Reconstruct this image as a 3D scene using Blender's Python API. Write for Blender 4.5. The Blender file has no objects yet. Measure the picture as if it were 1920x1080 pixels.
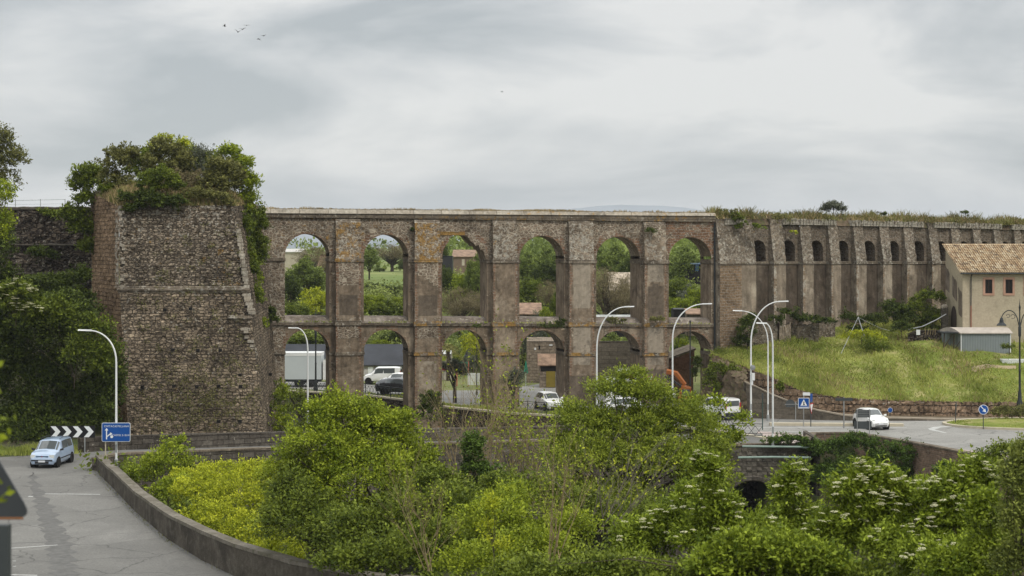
import bpy, math, random
import numpy as np
from mathutils import Vector, Matrix
R = math.radians
# ---------------------------------------------------------------- camera, sky, sun, exposure
sc = bpy.context.scene
F = 3200.0; HZ = 465.0; CZ = 14.0            # focal length in photo pixels, horizon row, eye height (m)
cam = bpy.data.cameras.new('camera'); camo = bpy.data.objects.new('camera', cam); sc.collection.objects.link(camo)
camo.location = (0, 0, CZ); camo.rotation_euler = (R(90), 0, 0)
cam.sensor_width = 36; cam.lens = 60; cam.shift_y = -(540 - HZ) / 1920
cam.clip_start = 0.5; cam.clip_end = 30000
cam.dof.use_dof = True; cam.dof.focus_distance = 125; cam.dof.aperture_fstop = 3.4
sc.camera = camo
sc.view_settings.view_transform = 'Standard'; sc.view_settings.look = 'None'
sc.view_settings.exposure = 0.0; sc.view_settings.gamma = 1
sc.cycles.use_denoising = True; sc.cycles.max_bounces = 6; sc.cycles.transparent_max_bounces = 8
sc.cycles.volume_bounces = 0
W = bpy.data.worlds.new('World'); sc.world = W; W.use_nodes = True
SUN_EL, SUN_AZ = 50, 142                      # overcast: soft sun high on the right, behind the camera
def world():
    nt = W.node_tree; nt.nodes.clear(); N = nt.nodes.new; L = nt.links.new
    out = N('ShaderNodeOutputWorld'); bg = N('ShaderNodeBackground'); L(bg.outputs[0], out.inputs[0])
    sky = N('ShaderNodeTexSky'); sky.sky_type = 'NISHITA'; sky.sun_disc = False
    sky.sun_elevation = R(SUN_EL); sky.sun_rotation = R(SUN_AZ)
    tc = N('ShaderNodeTexCoord')
    mp = N('ShaderNodeMapping'); mp.inputs['Rotation'].default_value = (0, R(-9), 0); mp.inputs['Scale'].default_value = (1.0, 1.0, 3.3); mp.inputs['Location'].default_value = (3.1, 1.7, 0.35)
    L(tc.outputs['Generated'], mp.inputs[0])
    n1 = N('ShaderNodeTexNoise'); n1.inputs['Scale'].default_value = 5.0; n1.inputs['Detail'].default_value = 8; n1.inputs['Roughness'].default_value = 0.52; n1.inputs['Distortion'].default_value = 0.35
    L(mp.outputs[0], n1.inputs['Vector'])
    cr = N('ShaderNodeValToRGB'); e = cr.color_ramp.elements
    e[0].position = 0.39; e[0].color = (0.42, 0.447, 0.456, 1); e[1].position = 0.61; e[1].color = (0.75, 0.745, 0.725, 1)
    m = e.new(0.5); m.color = (0.58, 0.592, 0.592, 1)
    L(n1.outputs[0], cr.inputs[0])
    # an overcast sky is two to three times brighter overhead than at the horizon
    sx = N('ShaderNodeSeparateXYZ'); L(tc.outputs['Generated'], sx.inputs[0])
    mr = N('ShaderNodeMapRange'); mr.inputs[1].default_value = 0.14; mr.inputs[2].default_value = 0.9; mr.inputs[3].default_value = 1.0; mr.inputs[4].default_value = 2.9
    L(sx.outputs[2], mr.inputs[0])
    vm = N('ShaderNodeVectorMath'); vm.operation = 'SCALE'; L(cr.outputs[0], vm.inputs[0]); L(mr.outputs[0], vm.inputs['Scale'])
    s2 = N('ShaderNodeVectorMath'); s2.operation = 'SCALE'; s2.inputs['Scale'].default_value = 0.012; L(sky.outputs[0], s2.inputs[0])
    ad = N('ShaderNodeVectorMath'); ad.operation = 'ADD'; L(vm.outputs[0], ad.inputs[0]); L(s2.outputs[0], ad.inputs[1])
    L(ad.outputs[0], bg.inputs[0]); bg.inputs[1].default_value = 1.0
world()
sun = bpy.data.lights.new('sun', 'SUN'); sun.energy = 1.5; sun.angle = R(10); sun.color = (1, 0.94, 0.84)
suno = bpy.data.objects.new('sun', sun); sc.collection.objects.link(suno)
_d = Vector((math.sin(R(SUN_AZ)) * math.cos(R(SUN_EL)), math.cos(R(SUN_AZ)) * math.cos(R(SUN_EL)), math.sin(R(SUN_EL))))
suno.rotation_euler = _d.to_track_quat('Z', 'Y').to_euler()

# ---------------------------------------------------------------- helpers
col = sc.collection
def PX(px, Y): return (px - 960) / F * Y
def ZY(py, Y): return CZ - (py - HZ) * Y / F
def P(px, py, Y): return Vector((PX(px, Y), Y, ZY(py, Y)))
def lerp(a, b, t): return a + (b - a) * t
def interp(x, pts):
    if x <= pts[0][0]: return pts[0][1]
    for (a, b), (c, d) in zip(pts, pts[1:]):
        if x <= c: return lerp(b, d, (x - a) / (c - a))
    return pts[-1][1]
def sm(t): t = max(0., min(1., t)); return t * t * (3 - 2 * t)
def tag(o, label=None, cat=None, group=None, kind=None):
    if label: o['label'] = label
    if cat: o['category'] = cat
    if group: o['group'] = group
    if kind: o['kind'] = kind
    return o
def empty(name, loc, label, cat, group=None, rz=0):
    o = bpy.data.objects.new(name, None); col.objects.link(o); o.location = loc; o.rotation_euler = (0, 0, rz)
    o.empty_display_size = 0.3
    return tag(o, label, cat, group)
def link(name, me, parent=None):
    o = bpy.data.objects.new(name, me); col.objects.link(o)
    if parent is not None: o.parent = parent
    return o
def copy_tree(o, parent=None):
    c = o.copy(); col.objects.link(c)
    if parent is not None: c.parent = parent
    for ch in [x for x in col.objects if x.parent == o]: copy_tree(ch, c)
    return c

class MB:
    """collects verts/faces (local coordinates), box-mapped uv in metres, optional 'mix' attribute per vertex"""
    def __init__(s): s.v = []; s.f = []; s.a = []; s.has = False; s.mi = []; s.smooth = False
    def add(s, vs, fs, attr=None, mi=0):
        b = len(s.v); s.v += [tuple(p) for p in vs]; s.f += [tuple(i + b for i in f) for f in fs]; s.mi += [mi] * len(fs)
        if attr is None: s.a += [(0, 0, 0, 0)] * len(vs)
        else: s.a += attr; s.has = True
    def box(s, x0, x1, y0, y1, z0, z1, attr=None, mi=0):
        vs = [(x0, y0, z0), (x1, y0, z0), (x1, y1, z0), (x0, y1, z0), (x0, y0, z1), (x1, y0, z1), (x1, y1, z1), (x0, y1, z1)]
        s.add(vs, [(0, 3, 2, 1), (4, 5, 6, 7), (0, 1, 5, 4), (1, 2, 6, 5), (2, 3, 7, 6), (3, 0, 4, 7)], [attr] * 8 if attr else None, mi)
    def hexa(s, b4, t4, attr=None, mi=0):
        s.add(list(b4) + list(t4), [(0, 3, 2, 1), (4, 5, 6, 7), (0, 1, 5, 4), (1, 2, 6, 5), (2, 3, 7, 6), (3, 0, 4, 7)], [attr] * 8 if attr else None, mi)
    def grid(s, fn, nu, nv, afn=None, mi=0):
        vs = []; at = []
        for j in range(nv + 1):
            for i in range(nu + 1):
                p = fn(i / nu, j / nv); vs.append(p)
                if afn: at.append(afn(i / nu, j / nv, p))
        fs = [(j * (nu + 1) + i, j * (nu + 1) + i + 1, (j + 1) * (nu + 1) + i + 1, (j + 1) * (nu + 1) + i) for j in range(nv) for i in range(nu)]
        s.add(vs, fs, at if afn else None, mi)
    def tube(s, pts, rad, n=6, cap=True, mi=0):
        pts = [Vector(p) for p in pts]; vs = []; fs = []
        if not hasattr(rad, '__len__'): rad = [rad] * len(pts)
        for i, p in enumerate(pts):
            d = (pts[min(i + 1, len(pts) - 1)] - pts[max(i - 1, 0)])
            if d.length < 1e-6: d = Vector((0, 0, 1))
            d.normalize(); a = d.cross(Vector((0.02, 1, 0.05)));
            if a.length < 0.1: a = d.cross(Vector((1, 0, 0)))
            a.normalize(); b = d.cross(a)
            for k in range(n):
                t = 2 * math.pi * k / n; vs.append(p + (a * math.cos(t) + b * math.sin(t)) * rad[i])
        for i in range(len(pts) - 1):
            for k in range(n):
                k2 = (k + 1) % n; fs.append((i * n + k, i * n + k2, (i + 1) * n + k2, (i + 1) * n + k))
        if cap:
            fs.append(tuple(range(n))[::-1]); m = (len(pts) - 1) * n; fs.append(tuple(m + k for k in range(n)))
        s.add(vs, fs, None, mi)
    def lathe(s, prof, n=16, c=(0, 0, 0), axis='z', mi=0):
        vs = []; fs = []
        for (r, h) in prof:
            for k in range(n):
                t = 2 * math.pi * k / n; a, b = r * math.cos(t), r * math.sin(t)
                q = (a, b, h) if axis == 'z' else ((a, h, b) if axis == 'y' else (h, a, b))
                vs.append((q[0] + c[0], q[1] + c[1], q[2] + c[2]))
        for i in range(len(prof) - 1):
            for k in range(n):
                k2 = (k + 1) % n; fs.append((i * n + k, i * n + k2, (i + 1) * n + k2, (i + 1) * n + k))
        fs.append(tuple(range(n))); m = (len(prof) - 1) * n; fs.append(tuple(m + k for k in range(n)))
        s.add(vs, fs, None, mi)
    def prism(s, poly, y0, y1, mi=0):
        """poly of (x,z), extruded along y"""
        n = len(poly); vs = [(x, y0, z) for x, z in poly] + [(x, y1, z) for x, z in poly]
        fs = [tuple(range(n)), tuple(range(2 * n - 1, n - 1, -1))] + [(i, i + n, (i + 1) % n + n, (i + 1) % n) for i in range(n)]
        s.add(vs, fs, None, mi)
    def build(s, name, mat, parent=None, smooth=False, sharp=35):
        me = bpy.data.meshes.new(name); me.from_pydata(s.v, [], s.f); me.update()
        mats = mat if isinstance(mat, (list, tuple)) else [mat]
        for m in mats: me.materials.append(m)
        if len(mats) > 1: me.polygons.foreach_set('material_index', s.mi)
        n = len(me.loops); uv = me.uv_layers.new(name='UVMap'); uv = me.uv_layers[0]
        lv = np.empty(n, np.int32); me.loops.foreach_get('vertex_index', lv)
        co = np.array(s.v, np.float32)
        nf = len(me.polygons); nr = np.empty(nf * 3, np.float32); me.polygons.foreach_get('normal', nr); nr = nr.reshape(-1, 3)
        lt = np.empty(nf, np.int32); me.polygons.foreach_get('loop_total', lt); fi = np.repeat(np.arange(nf), lt)
        nn = nr[fi]; pp = co[lv]; flat = np.abs(nn[:, 2]) > 0.75
        h = np.hypot(nn[:, 0], nn[:, 1]) + 1e-9
        # snap wall tangents to 15 degree steps so neighbouring rough faces share one mapping
        ang = np.round(np.arctan2(nn[:, 1], nn[:, 0]) / (math.pi / 12)) * (math.pi / 12)
        u = -np.sin(ang) * pp[:, 0] + np.cos(ang) * pp[:, 1]
        U = np.where(flat, pp[:, 0], u); V = np.where(flat, pp[:, 1], pp[:, 2])
        uv.data.foreach_set('uv', np.ascontiguousarray(np.stack([U, V], 1), dtype=np.float32).ravel())
        if True:
            ca = me.color_attributes.new('mix', 'FLOAT_COLOR', 'POINT'); ca.data.foreach_set('color', np.array(s.a, np.float32).ravel())
        if smooth:
            me.polygons.foreach_set('use_smooth', [True] * nf)
            try: me.set_sharp_from_angle(angle=R(sharp))
            except Exception: pass
        me.validate(); me.update()
        return link(name, me, parent)

# ---------------------------------------------------------------- materials
MATS = {}
class NT:
    def __init__(s, name):
        s.m = bpy.data.materials.new(name); s.m.use_nodes = True; s.t = s.m.node_tree
        s.b = s.t.nodes['Principled BSDF']; s.out = s.t.nodes['Material Output']
        s.b.inputs['Specular IOR Level'].default_value = 0.25
    def n(s, typ, **kw):
        o = s.t.nodes.new('ShaderNode' + typ)
        for k, v in kw.items(): setattr(o, k, v)
        return o
    def l(s, a, b): s.t.links.new(a, b)
    def noise(s, vec, scale, detail=3, rough=0.5, dist=0.0):
        o = s.n('TexNoise'); o.inputs['Scale'].default_value = scale; o.inputs['Detail'].default_value = detail
        o.inputs['Roughness'].default_value = rough; o.inputs['Distortion'].default_value = dist
        if vec is not None: s.l(vec, o.inputs['Vector'])
        return o.outputs[0]
    def rng(s, v, a, b, c=0.0, d=1.0, smooth=False):
        o = s.n('MapRange'); o.interpolation_type = 'SMOOTHSTEP' if smooth else 'LINEAR'
        for i, x in enumerate((a, b, c, d)): o.inputs[i + 1].default_value = x
        s.l(v, o.inputs[0]); return o.outputs[0]
    def math(s, op, a, b):
        o = s.n('Math', operation=op)
        for i, x in enumerate((a, b)):
            if isinstance(x, (int, float)): o.inputs[i].default_value = x
            else: s.l(x, o.inputs[i])
        return o.outputs[0]
    def mix(s, f, a, b, typ='MIX'):
        o = s.n('Mix', data_type='RGBA', blend_type=typ)
        for i, x in ((0, f), (6, a), (7, b)):
            if isinstance(x, (int, float)): o.inputs[i].default_value = x
            elif isinstance(x, tuple): o.inputs[i].default_value = (*x, 1)[:4]
            else: s.l(x, o.inputs[i])
        return o.outputs[2]
    def scale(s, colr, v):
        o = s.n('VectorMath', operation='SCALE'); s.l(colr, o.inputs[0])
        if isinstance(v, (int, float)): o.inputs['Scale'].default_value = v
        else: s.l(v, o.inputs['Scale'])
        return o.outputs[0]
    def bump(s, h, strength, dist):
        o = s.n('Bump'); o.inputs['Strength'].default_value = strength; o.inputs['Distance'].default_value = dist
        s.l(h, o.inputs['Height']); s.l(o.outputs[0], s.b.inputs['Normal'])
def plain(name, c, rough=0.6, metal=0.0, var=0.12, vs=2.0, bump=0.0, spec=0.3):
    if name in MATS: return MATS[name]
    N = NT(name); g = N.n('NewGeometry'); nz = N.noise(g.outputs['Position'], vs, 4, 0.6)
    N.l(N.scale(N.mix(0.0, tuple(c), tuple(c)), N.rng(nz, 0.3, 0.7, 1 - var, 1 + var)), N.b.inputs['Base Color'])
    N.b.inputs['Roughness'].default_value = rough; N.b.inputs['Metallic'].default_value = metal; N.b.inputs['Specular IOR Level'].default_value = spec
    if bump: N.bump(N.noise(g.outputs['Position'], vs * 8, 3, 0.6), bump, 0.02)
    MATS[name] = N.m; return N.m
def masonry(name, c1, c2, mortar, bw=0.45, bh=0.25, msize=0.03, rubble=False, plaster=(0.2, 0.165, 0.135), stain=0.35, warp=0.08, bias=0.0, bumpd=0.06, orange=(0.33, 0.19, 0.05), white=(0.44, 0.405, 0.34), brickc=(0.27, 0.16, 0.10), blotch=1.0, rnds=.8, pale=(0.34, 0.29, 0.225), soot=(0.12, 0.096, 0.073), dirt=1.0, rows=0):
    N = NT(name); uvn = N.n('UVMap', uv_map='UVMap'); uv = uvn.outputs[0]; geo = N.n('NewGeometry'); pos = geo.outputs['Position']
    wn = N.n('TexNoise'); wn.inputs['Scale'].default_value = 1.6; wn.inputs['Detail'].default_value = 4; N.l(uv, wn.inputs['Vector'])
    sub = N.n('VectorMath', operation='SUBTRACT'); N.l(wn.outputs[1], sub.inputs[0]); sub.inputs[1].default_value = (0.5, 0.5, 0.5)
    wv = N.n('VectorMath', operation='MULTIPLY_ADD'); N.l(sub.outputs[0], wv.inputs[0]); wv.inputs[1].default_value = (warp * 3, warp * 3, 0); N.l(uv, wv.inputs[2])
    if rubble:
        mp = N.n('Mapping'); mp.inputs['Scale'].default_value = (1 / bw, 1 / bh, 1); N.l(wv.outputs[0], mp.inputs[0])
        vo = N.n('TexVoronoi', feature='DISTANCE_TO_EDGE'); vo.inputs['Scale'].default_value = 1.0; N.l(mp.outputs[0], vo.inputs['Vector'])
        vc = N.n('TexVoronoi', feature='F1'); vc.inputs['Scale'].default_value = 1.0; vo.inputs['Randomness'].default_value = rnds; vc.inputs['Randomness'].default_value = rnds; N.l(mp.outputs[0], vc.inputs['Vector'])
        edge = N.rng(vo.outputs['Distance'], msize, msize * 3.2, 0, 1, True)
        sp = N.n('SeparateColor'); N.l(vc.outputs['Color'], sp.inputs[0])
        stone = N.mix(sp.outputs[0], c1, c2); base = N.mix(edge, mortar, stone); hgt = edge
    else:
        br = N.n('TexBrick'); br.inputs['Color1'].default_value = (*c1, 1); br.inputs['Color2'].default_value = (*c2, 1); br.inputs['Mortar'].default_value = (*mortar, 1)
        br.inputs['Scale'].default_value = 1.0; br.inputs['Mortar Size'].default_value = msize; br.inputs['Mortar Smooth'].default_value = 0.6
        br.inputs['Brick Width'].default_value = bw; br.inputs['Row Height'].default_value = bh; br.inputs['Bias'].default_value = bias
        N.l(wv.outputs[0], br.inputs['Vector']); base = br.outputs[0]; hgt = N.math('SUBTRACT', 1.0, br.outputs[1])
    if rows:
        rb = N.n('TexBrick'); rb.inputs['Scale'].default_value = 1; rb.inputs['Brick Width'].default_value = .62; rb.inputs['Row Height'].default_value = rows; rb.inputs['Mortar Size'].default_value = .022; rb.inputs['Mortar Smooth'].default_value = .8; N.l(wv.outputs[0], rb.inputs['Vector']); base = N.scale(base, N.rng(rb.outputs[1], 0, 1, 1.0, .45)); hgt = N.math('SUBTRACT', hgt, rb.outputs[1])
    fine = N.noise(pos, 5.5, 5, 0.65); big = N.noise(pos, 0.28, 5, 0.6); mid = N.noise(pos, 1.3, 4, 0.6)
    base = N.scale(base, N.rng(fine, 0.3, 0.7, 1 - .32 * dirt, 1 + .34 * dirt))
    base = N.scale(base, N.rng(big, 0.3, 0.7, 1 - stain * blotch, 1 + stain * blotch))
    at = N.n('Attribute', attribute_name='mix'); sp2 = N.n('SeparateXYZ'); N.l(at.outputs['Vector'], sp2.inputs[0])
    def mask(ch, nz, k, soft=0.06):
        return N.rng(N.math('ADD', ch, N.math('MULTIPLY', N.math('SUBTRACT', nz, 0.5), k)), 0.5 - soft, 0.5 + soft, 0, 1, True)
    # quoin bricks (alpha)
    bq = N.n('TexBrick'); bq.inputs['Color1'].default_value = (*brickc, 1); bq.inputs['Color2'].default_value = (*[x * 0.6 for x in brickc], 1); bq.inputs['Mortar'].default_value = (0.30, 0.26, 0.21, 1)
    bq.inputs['Scale'].default_value = 1; bq.inputs['Brick Width'].default_value = 0.5; bq.inputs['Row Height'].default_value = 0.24; bq.inputs['Mortar Size'].default_value = 0.02; N.l(wv.outputs[0], bq.inputs['Vector'])
    mq = mask(at.outputs['Alpha'], mid, 0.9, 0.04)
    base = N.mix(mq, base, N.scale(bq.outputs[0], N.rng(fine, 0.3, 0.7, 0.75, 1.25)))
    # plaster (r): streaked, blotched
    smp = N.n('Mapping'); smp.inputs['Scale'].default_value = (2.2, 0.35, 1); N.l(uv, smp.inputs[0]); streak = N.noise(smp.outputs[0], 1.0, 5, 0.6)
    pl = N.scale(N.mix(N.rng(N.noise(pos, 0.42, 5, 0.65), 0.5, 0.66, 0, 1), N.mix(N.rng(mid, 0.35, 0.68, 0, 1), tuple(x * .78 for x in plaster), tuple(x * 1.18 for x in plaster)), tuple(x * k_ for x, k_ in zip(plaster, (1.65, 1.72, 1.78)))), N.rng(streak, 0.3, 0.7, 0.66, 1.24))
    pl = N.scale(pl, N.rng(fine, 0.3, 0.7, 0.9, 1.1))
    mpz = mask(sp2.outputs[0], N.noise(pos, 0.9, 6, 0.65), 1.3, 0.03)
    base = N.mix(mpz, base, pl)
    base = N.mix(N.math('MULTIPLY', mask(at.outputs['Alpha'], mid, 0.9, 0.04), .8), base, N.scale(bq.outputs[0], N.rng(fine, 0.3, 0.7, 0.7, 1.25)))
    npt = N.noise(pos, 1.1, 6, 0.7); neg = lambda c_: N.math('MULTIPLY', c_, -1.0)
    base = N.mix(N.math('MULTIPLY', mask(neg(sp2.outputs[1]), npt, 0.7, 0.05), .9), base, N.scale(N.mix(0.0, pale, pale), N.rng(streak, 0.3, 0.7, 0.75, 1.15)))
    base = N.mix(N.math('MULTIPLY', mask(neg(sp2.outputs[2]), npt, 0.5, 0.05), .85), base, N.scale(N.mix(0.0, soot, soot), N.rng(streak, 0.3, 0.7, 0.8, 1.2)))
    base = N.scale(base, N.rng(N.noise(pos, 0.75, 6, 0.7, 0.6), 0.36, 0.5, 1 - .36 * dirt, 1.0))
    # pale and orange lichen
    n3 = N.noise(pos, 3.2, 6, 0.72)
    base = N.mix(N.math('MULTIPLY', mask(sp2.outputs[2], n3, 2.6, 0.10), 0.85), base, N.scale(N.mix(0.0, white, white), N.rng(fine, 0.3, 0.7, 0.6, 1.2)))
    n4 = N.noise(pos, 1.9, 6, 0.75)
    base = N.mix(N.math('MULTIPLY', mask(sp2.outputs[1], n4, 2.2, 0.10), 0.85), base, N.scale(N.mix(0.0, orange, orange), N.rng(fine, 0.3, 0.7, 0.5, 1.3)))
    N.l(base, N.b.inputs['Base Color']); N.b.inputs['Roughness'].default_value = 0.95; N.b.inputs['Specular IOR Level'].default_value = 0.1
    hh = N.math('MULTIPLY', hgt, N.math('SUBTRACT', 1.0, N.math('MULTIPLY', mpz, 0.9)))
    hh = N.math('ADD', hh, N.math('MULTIPLY', fine, 0.8)); hh = N.math('ADD', hh, N.math('MULTIPLY', mid, 0.5))
    N.bump(hh, 0.9, bumpd)
    MATS[name] = N.m; return N.m
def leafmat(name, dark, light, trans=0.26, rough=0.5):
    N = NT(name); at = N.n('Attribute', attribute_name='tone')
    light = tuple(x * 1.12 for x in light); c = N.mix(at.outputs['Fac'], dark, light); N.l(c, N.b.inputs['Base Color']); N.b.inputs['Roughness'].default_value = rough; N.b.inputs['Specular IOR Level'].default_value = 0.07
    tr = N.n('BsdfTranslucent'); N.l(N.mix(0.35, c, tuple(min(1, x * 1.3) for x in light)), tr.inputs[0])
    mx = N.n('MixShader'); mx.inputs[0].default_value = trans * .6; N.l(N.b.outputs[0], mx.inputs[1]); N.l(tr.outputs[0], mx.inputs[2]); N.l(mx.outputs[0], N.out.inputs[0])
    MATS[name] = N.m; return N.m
def groundmat(name, cols, s1=0.15, s2=2.5, bump=0.5):
    """blend of three colours by noise, for grass, soil, asphalt"""
    N = NT(name); g = N.n('NewGeometry').outputs['Position']
    a = N.noise(g, s1, 6, 0.6, 0.4); b = N.noise(g, s2, 5, 0.7); d = N.noise(g, s1 * 4, 4, 0.6)
    c = N.mix(N.rng(a, 0.38, 0.62, 0, 1), cols[0], cols[1]); c = N.mix(N.rng(d, 0.5, 0.7, 0, 0.9), c, cols[2])
    c = N.scale(c, N.rng(b, 0.25, 0.75, 0.7, 1.3)); N.l(c, N.b.inputs['Base Color']); N.b.inputs['Roughness'].default_value = 0.95; N.b.inputs['Specular IOR Level'].default_value = 0.12
    if bump: N.bump(b, bump, 0.05)
    MATS[name] = N.m; return N.m

M_aq = masonry('aqueduct_rubble', (0.26, 0.20, 0.142), (0.145, 0.11, 0.08), (0.39, 0.335, 0.26), 0.34, 0.22, 0.035, rubble=True, plaster=(0.215, 0.166, 0.118), stain=0.32)
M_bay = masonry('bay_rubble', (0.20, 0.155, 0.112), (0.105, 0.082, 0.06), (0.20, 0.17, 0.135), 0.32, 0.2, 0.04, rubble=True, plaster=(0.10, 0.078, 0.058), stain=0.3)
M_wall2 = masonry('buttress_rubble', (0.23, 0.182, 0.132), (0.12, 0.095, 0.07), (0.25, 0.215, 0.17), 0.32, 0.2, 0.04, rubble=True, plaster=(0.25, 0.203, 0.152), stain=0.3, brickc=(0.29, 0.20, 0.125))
M_cop = masonry('coping_stone', (0.38, 0.34, 0.275), (0.30, 0.26, 0.205), (0.20, 0.165, 0.125), 2.4, 0.6, 0.03, stain=0.25, warp=0.02)
M_cor = masonry('cornice_stone', (0.21, 0.175, 0.13), (0.155, 0.125, 0.095), (0.14, 0.115, 0.09), 0.7, 0.3, 0.03, stain=0.35, warp=0.03)
M_bas = masonry('bastion_masonry', (0.31, 0.245, 0.172), (0.165, 0.13, 0.094), (0.095, 0.076, 0.057), 0.36, 0.2, 0.04, rubble=True, stain=0.42, warp=0.07, bumpd=0.13, rnds=.7, rows=.235)
M_basup = masonry('bastion_worn_rubble', (0.37, 0.305, 0.225), (0.19, 0.152, 0.112), (0.095, 0.076, 0.058), 0.36, 0.17, 0.05, rubble=True, stain=0.42, warp=0.07, bumpd=0.16, rnds=.75, rows=.27)
M_basL = masonry('bastion_side_blocks', (0.30, 0.205, 0.13), (0.215, 0.145, 0.092), (0.09, 0.06, 0.042), 0.5, 0.29, 0.03, stain=0.22, warp=0.09, bumpd=0.1)
M_cur = masonry('curtain_masonry', (0.135, 0.11, 0.085), (0.075, 0.06, 0.046), (0.035, 0.028, 0.024), 0.6, 0.24, 0.05, rubble=True, stain=0.4, warp=0.12, bumpd=0.12)
M_par = masonry('parapet_stone', (0.13, 0.115, 0.095), (0.085, 0.073, 0.06), (0.05, 0.042, 0.035), 0.7, 0.33, 0.02, stain=0.35, warp=0.05)
M_parc = groundmat('parapet_concrete', [(0.055, 0.047, 0.038), (0.095, 0.083, 0.066), (0.13, 0.118, 0.095)], 0.6, 6, 0.8)
M_parcap = groundmat('parapet_top', [(0.13, 0.115, 0.09), (0.20, 0.18, 0.15), (0.10, 0.095, 0.06)], 0.7, 6, 0.6)
M_brk = masonry('parapet_brick', (0.25, 0.165, 0.115), (0.16, 0.105, 0.075), (0.20, 0.17, 0.135), 0.3, 0.13, 0.02, stain=0.35, warp=0.02, bumpd=0.03)
M_blk = masonry('retaining_blocks', (0.30, 0.21, 0.14), (0.17, 0.122, 0.082), (0.06, 0.045, 0.034), 1.2, 0.6, 0.05, stain=0.35, warp=0.12, bumpd=0.15)
M_conc = masonry('retaining_concrete', (0.135, 0.115, 0.09), (0.105, 0.09, 0.07), (0.085, 0.07, 0.055), 1.6, 0.4, 0.02, stain=0.35, warp=0.03, bumpd=0.02)
def asphalt(name, k):
    N = NT(name); g = N.n('NewGeometry').outputs['Position']
    wn = N.n('TexNoise'); wn.inputs['Scale'].default_value = .35; wn.inputs['Detail'].default_value = 6; N.l(g, wn.inputs['Vector']); wv = N.n('VectorMath', operation='MULTIPLY_ADD'); N.l(wn.outputs[1], wv.inputs[0]); wv.inputs[1].default_value = (3, 3, 0); N.l(g, wv.inputs[2])
    vo = N.n('TexVoronoi', feature='DISTANCE_TO_EDGE'); vo.inputs['Scale'].default_value = .22; N.l(wv.outputs[0], vo.inputs['Vector'])
    vc = N.n('TexVoronoi', feature='F1'); vc.inputs['Scale'].default_value = .11; N.l(wv.outputs[0], vc.inputs['Vector']); sp = N.n('SeparateColor'); N.l(vc.outputs['Color'], sp.inputs[0])
    a = N.noise(g, .35, 6, .65, .5); b = N.noise(g, 14, 4, .7)
    c = N.mix(N.rng(a, .30, .70), (.118 * k, .114 * k, .105 * k), (.168 * k, .163 * k, .150 * k)); c = N.scale(c, N.rng(sp.outputs[0], 0, 1, .88, 1.1)); c = N.scale(c, N.rng(b, .3, .7, .72, 1.26))
    c = N.scale(c, N.rng(vo.outputs['Distance'], 0.0, .012, .55, 1.0)); N.l(c, N.b.inputs['Base Color']); N.l(N.rng(a, .3, .7, .75, .95), N.b.inputs['Roughness']); N.bump(b, .3, .01); return N.m
M_asph = asphalt('asphalt', 1.12)
M_asph2 = asphalt('asphalt_pale', 1.75)
M_white = plain('road_paint', (0.42, 0.42, 0.40), 0.7, var=0.2)
M_pink = groundmat('pavement_paving', [(0.36, 0.30, 0.27), (0.42, 0.35, 0.32), (0.32, 0.27, 0.25)], 0.4, 8, 0.1)
M_kerb = plain('kerb_stone', (0.45, 0.40, 0.30), 0.85)
M_grass = groundmat('meadow_grass', [(0.13, 0.165, 0.03), (0.23, 0.245, 0.062), (0.30, 0.265, 0.115)], 0.16, 3, 0.9)
M_und = groundmat('undergrowth_soil', [(0.05, 0.07, 0.018), (0.035, 0.045, 0.015), (0.07, 0.06, 0.035)], 0.2, 2, 0.8)
M_soil = groundmat('bank_soil', [(0.15, 0.11, 0.075), (0.10, 0.075, 0.05), (0.08, 0.09, 0.03)], 0.5, 3, 1.0)
M_steelw = plain('white_lamp_steel', (0.72, 0.73, 0.72), 0.4, 0.0, 0.05)
M_galv = plain('galvanised_steel', (0.36, 0.37, 0.37), 0.45, 0.6, 0.1)
M_iron = plain('dark_iron', (0.035, 0.04, 0.042), 0.5, 0.3, 0.2)
M_bark = plain('bark', (0.07, 0.055, 0.04), 0.9, 0, 0.4, 6, 0.6)
M_twig = plain('pale_twig', (0.24, 0.185, 0.10), 0.85, 0, 0.35, 5)
M_dark = plain('dark_void', (0.012, 0.011, 0.010), 0.95, 0, 0.1)
# ---------------------------------------------------------------- foliage
L_mid = leafmat('leaf_mid_green', (0.045, 0.068, 0.010), (0.185, 0.225, 0.030))
L_bright = leafmat('leaf_bright_green', (0.085, 0.125, 0.010), (0.31, 0.36, 0.032), 0.3)
L_yellow = leafmat('leaf_yellow_green', (0.15, 0.19, 0.010), (0.47, 0.49, 0.035), 0.32)
L_dark = leafmat('leaf_dark_green', (0.020, 0.032, 0.008), (0.10, 0.13, 0.024), 0.22)
L_ivy = leafmat('leaf_ivy', (0.03, 0.055, 0.010), (0.11, 0.17, 0.028), 0.25)
L_olive = leafmat('leaf_olive_brown', (0.06, 0.064, 0.020), (0.23, 0.225, 0.07), 0.25)
L_brown = leafmat('leaf_budding_brown', (0.12, 0.10, 0.055), (0.24, 0.20, 0.105), 0.3)
L_grey = leafmat('leaf_grey_olive', (0.07, 0.08, 0.055), (0.155, 0.165, 0.115), 0.25)
L_elder = leafmat('leaf_elder', (0.065, 0.10, 0.010), (0.27, 0.33, 0.034), 0.28)
L_far = leafmat('leaf_far_green', (0.07, 0.10, 0.022), (0.23, 0.28, 0.065), 0.3)
L_dry = leafmat('dry_grass_blades', (0.22, 0.17, 0.08), (0.40, 0.31, 0.16), 0.35)
L_grass = leafmat('grass_blades', (0.16, 0.20, 0.035), (0.40, 0.41, 0.11), 0.4)
M_petal = plain('elder_blossom', (0.62, 0.60, 0.38), 0.7, var=0.1)

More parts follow.
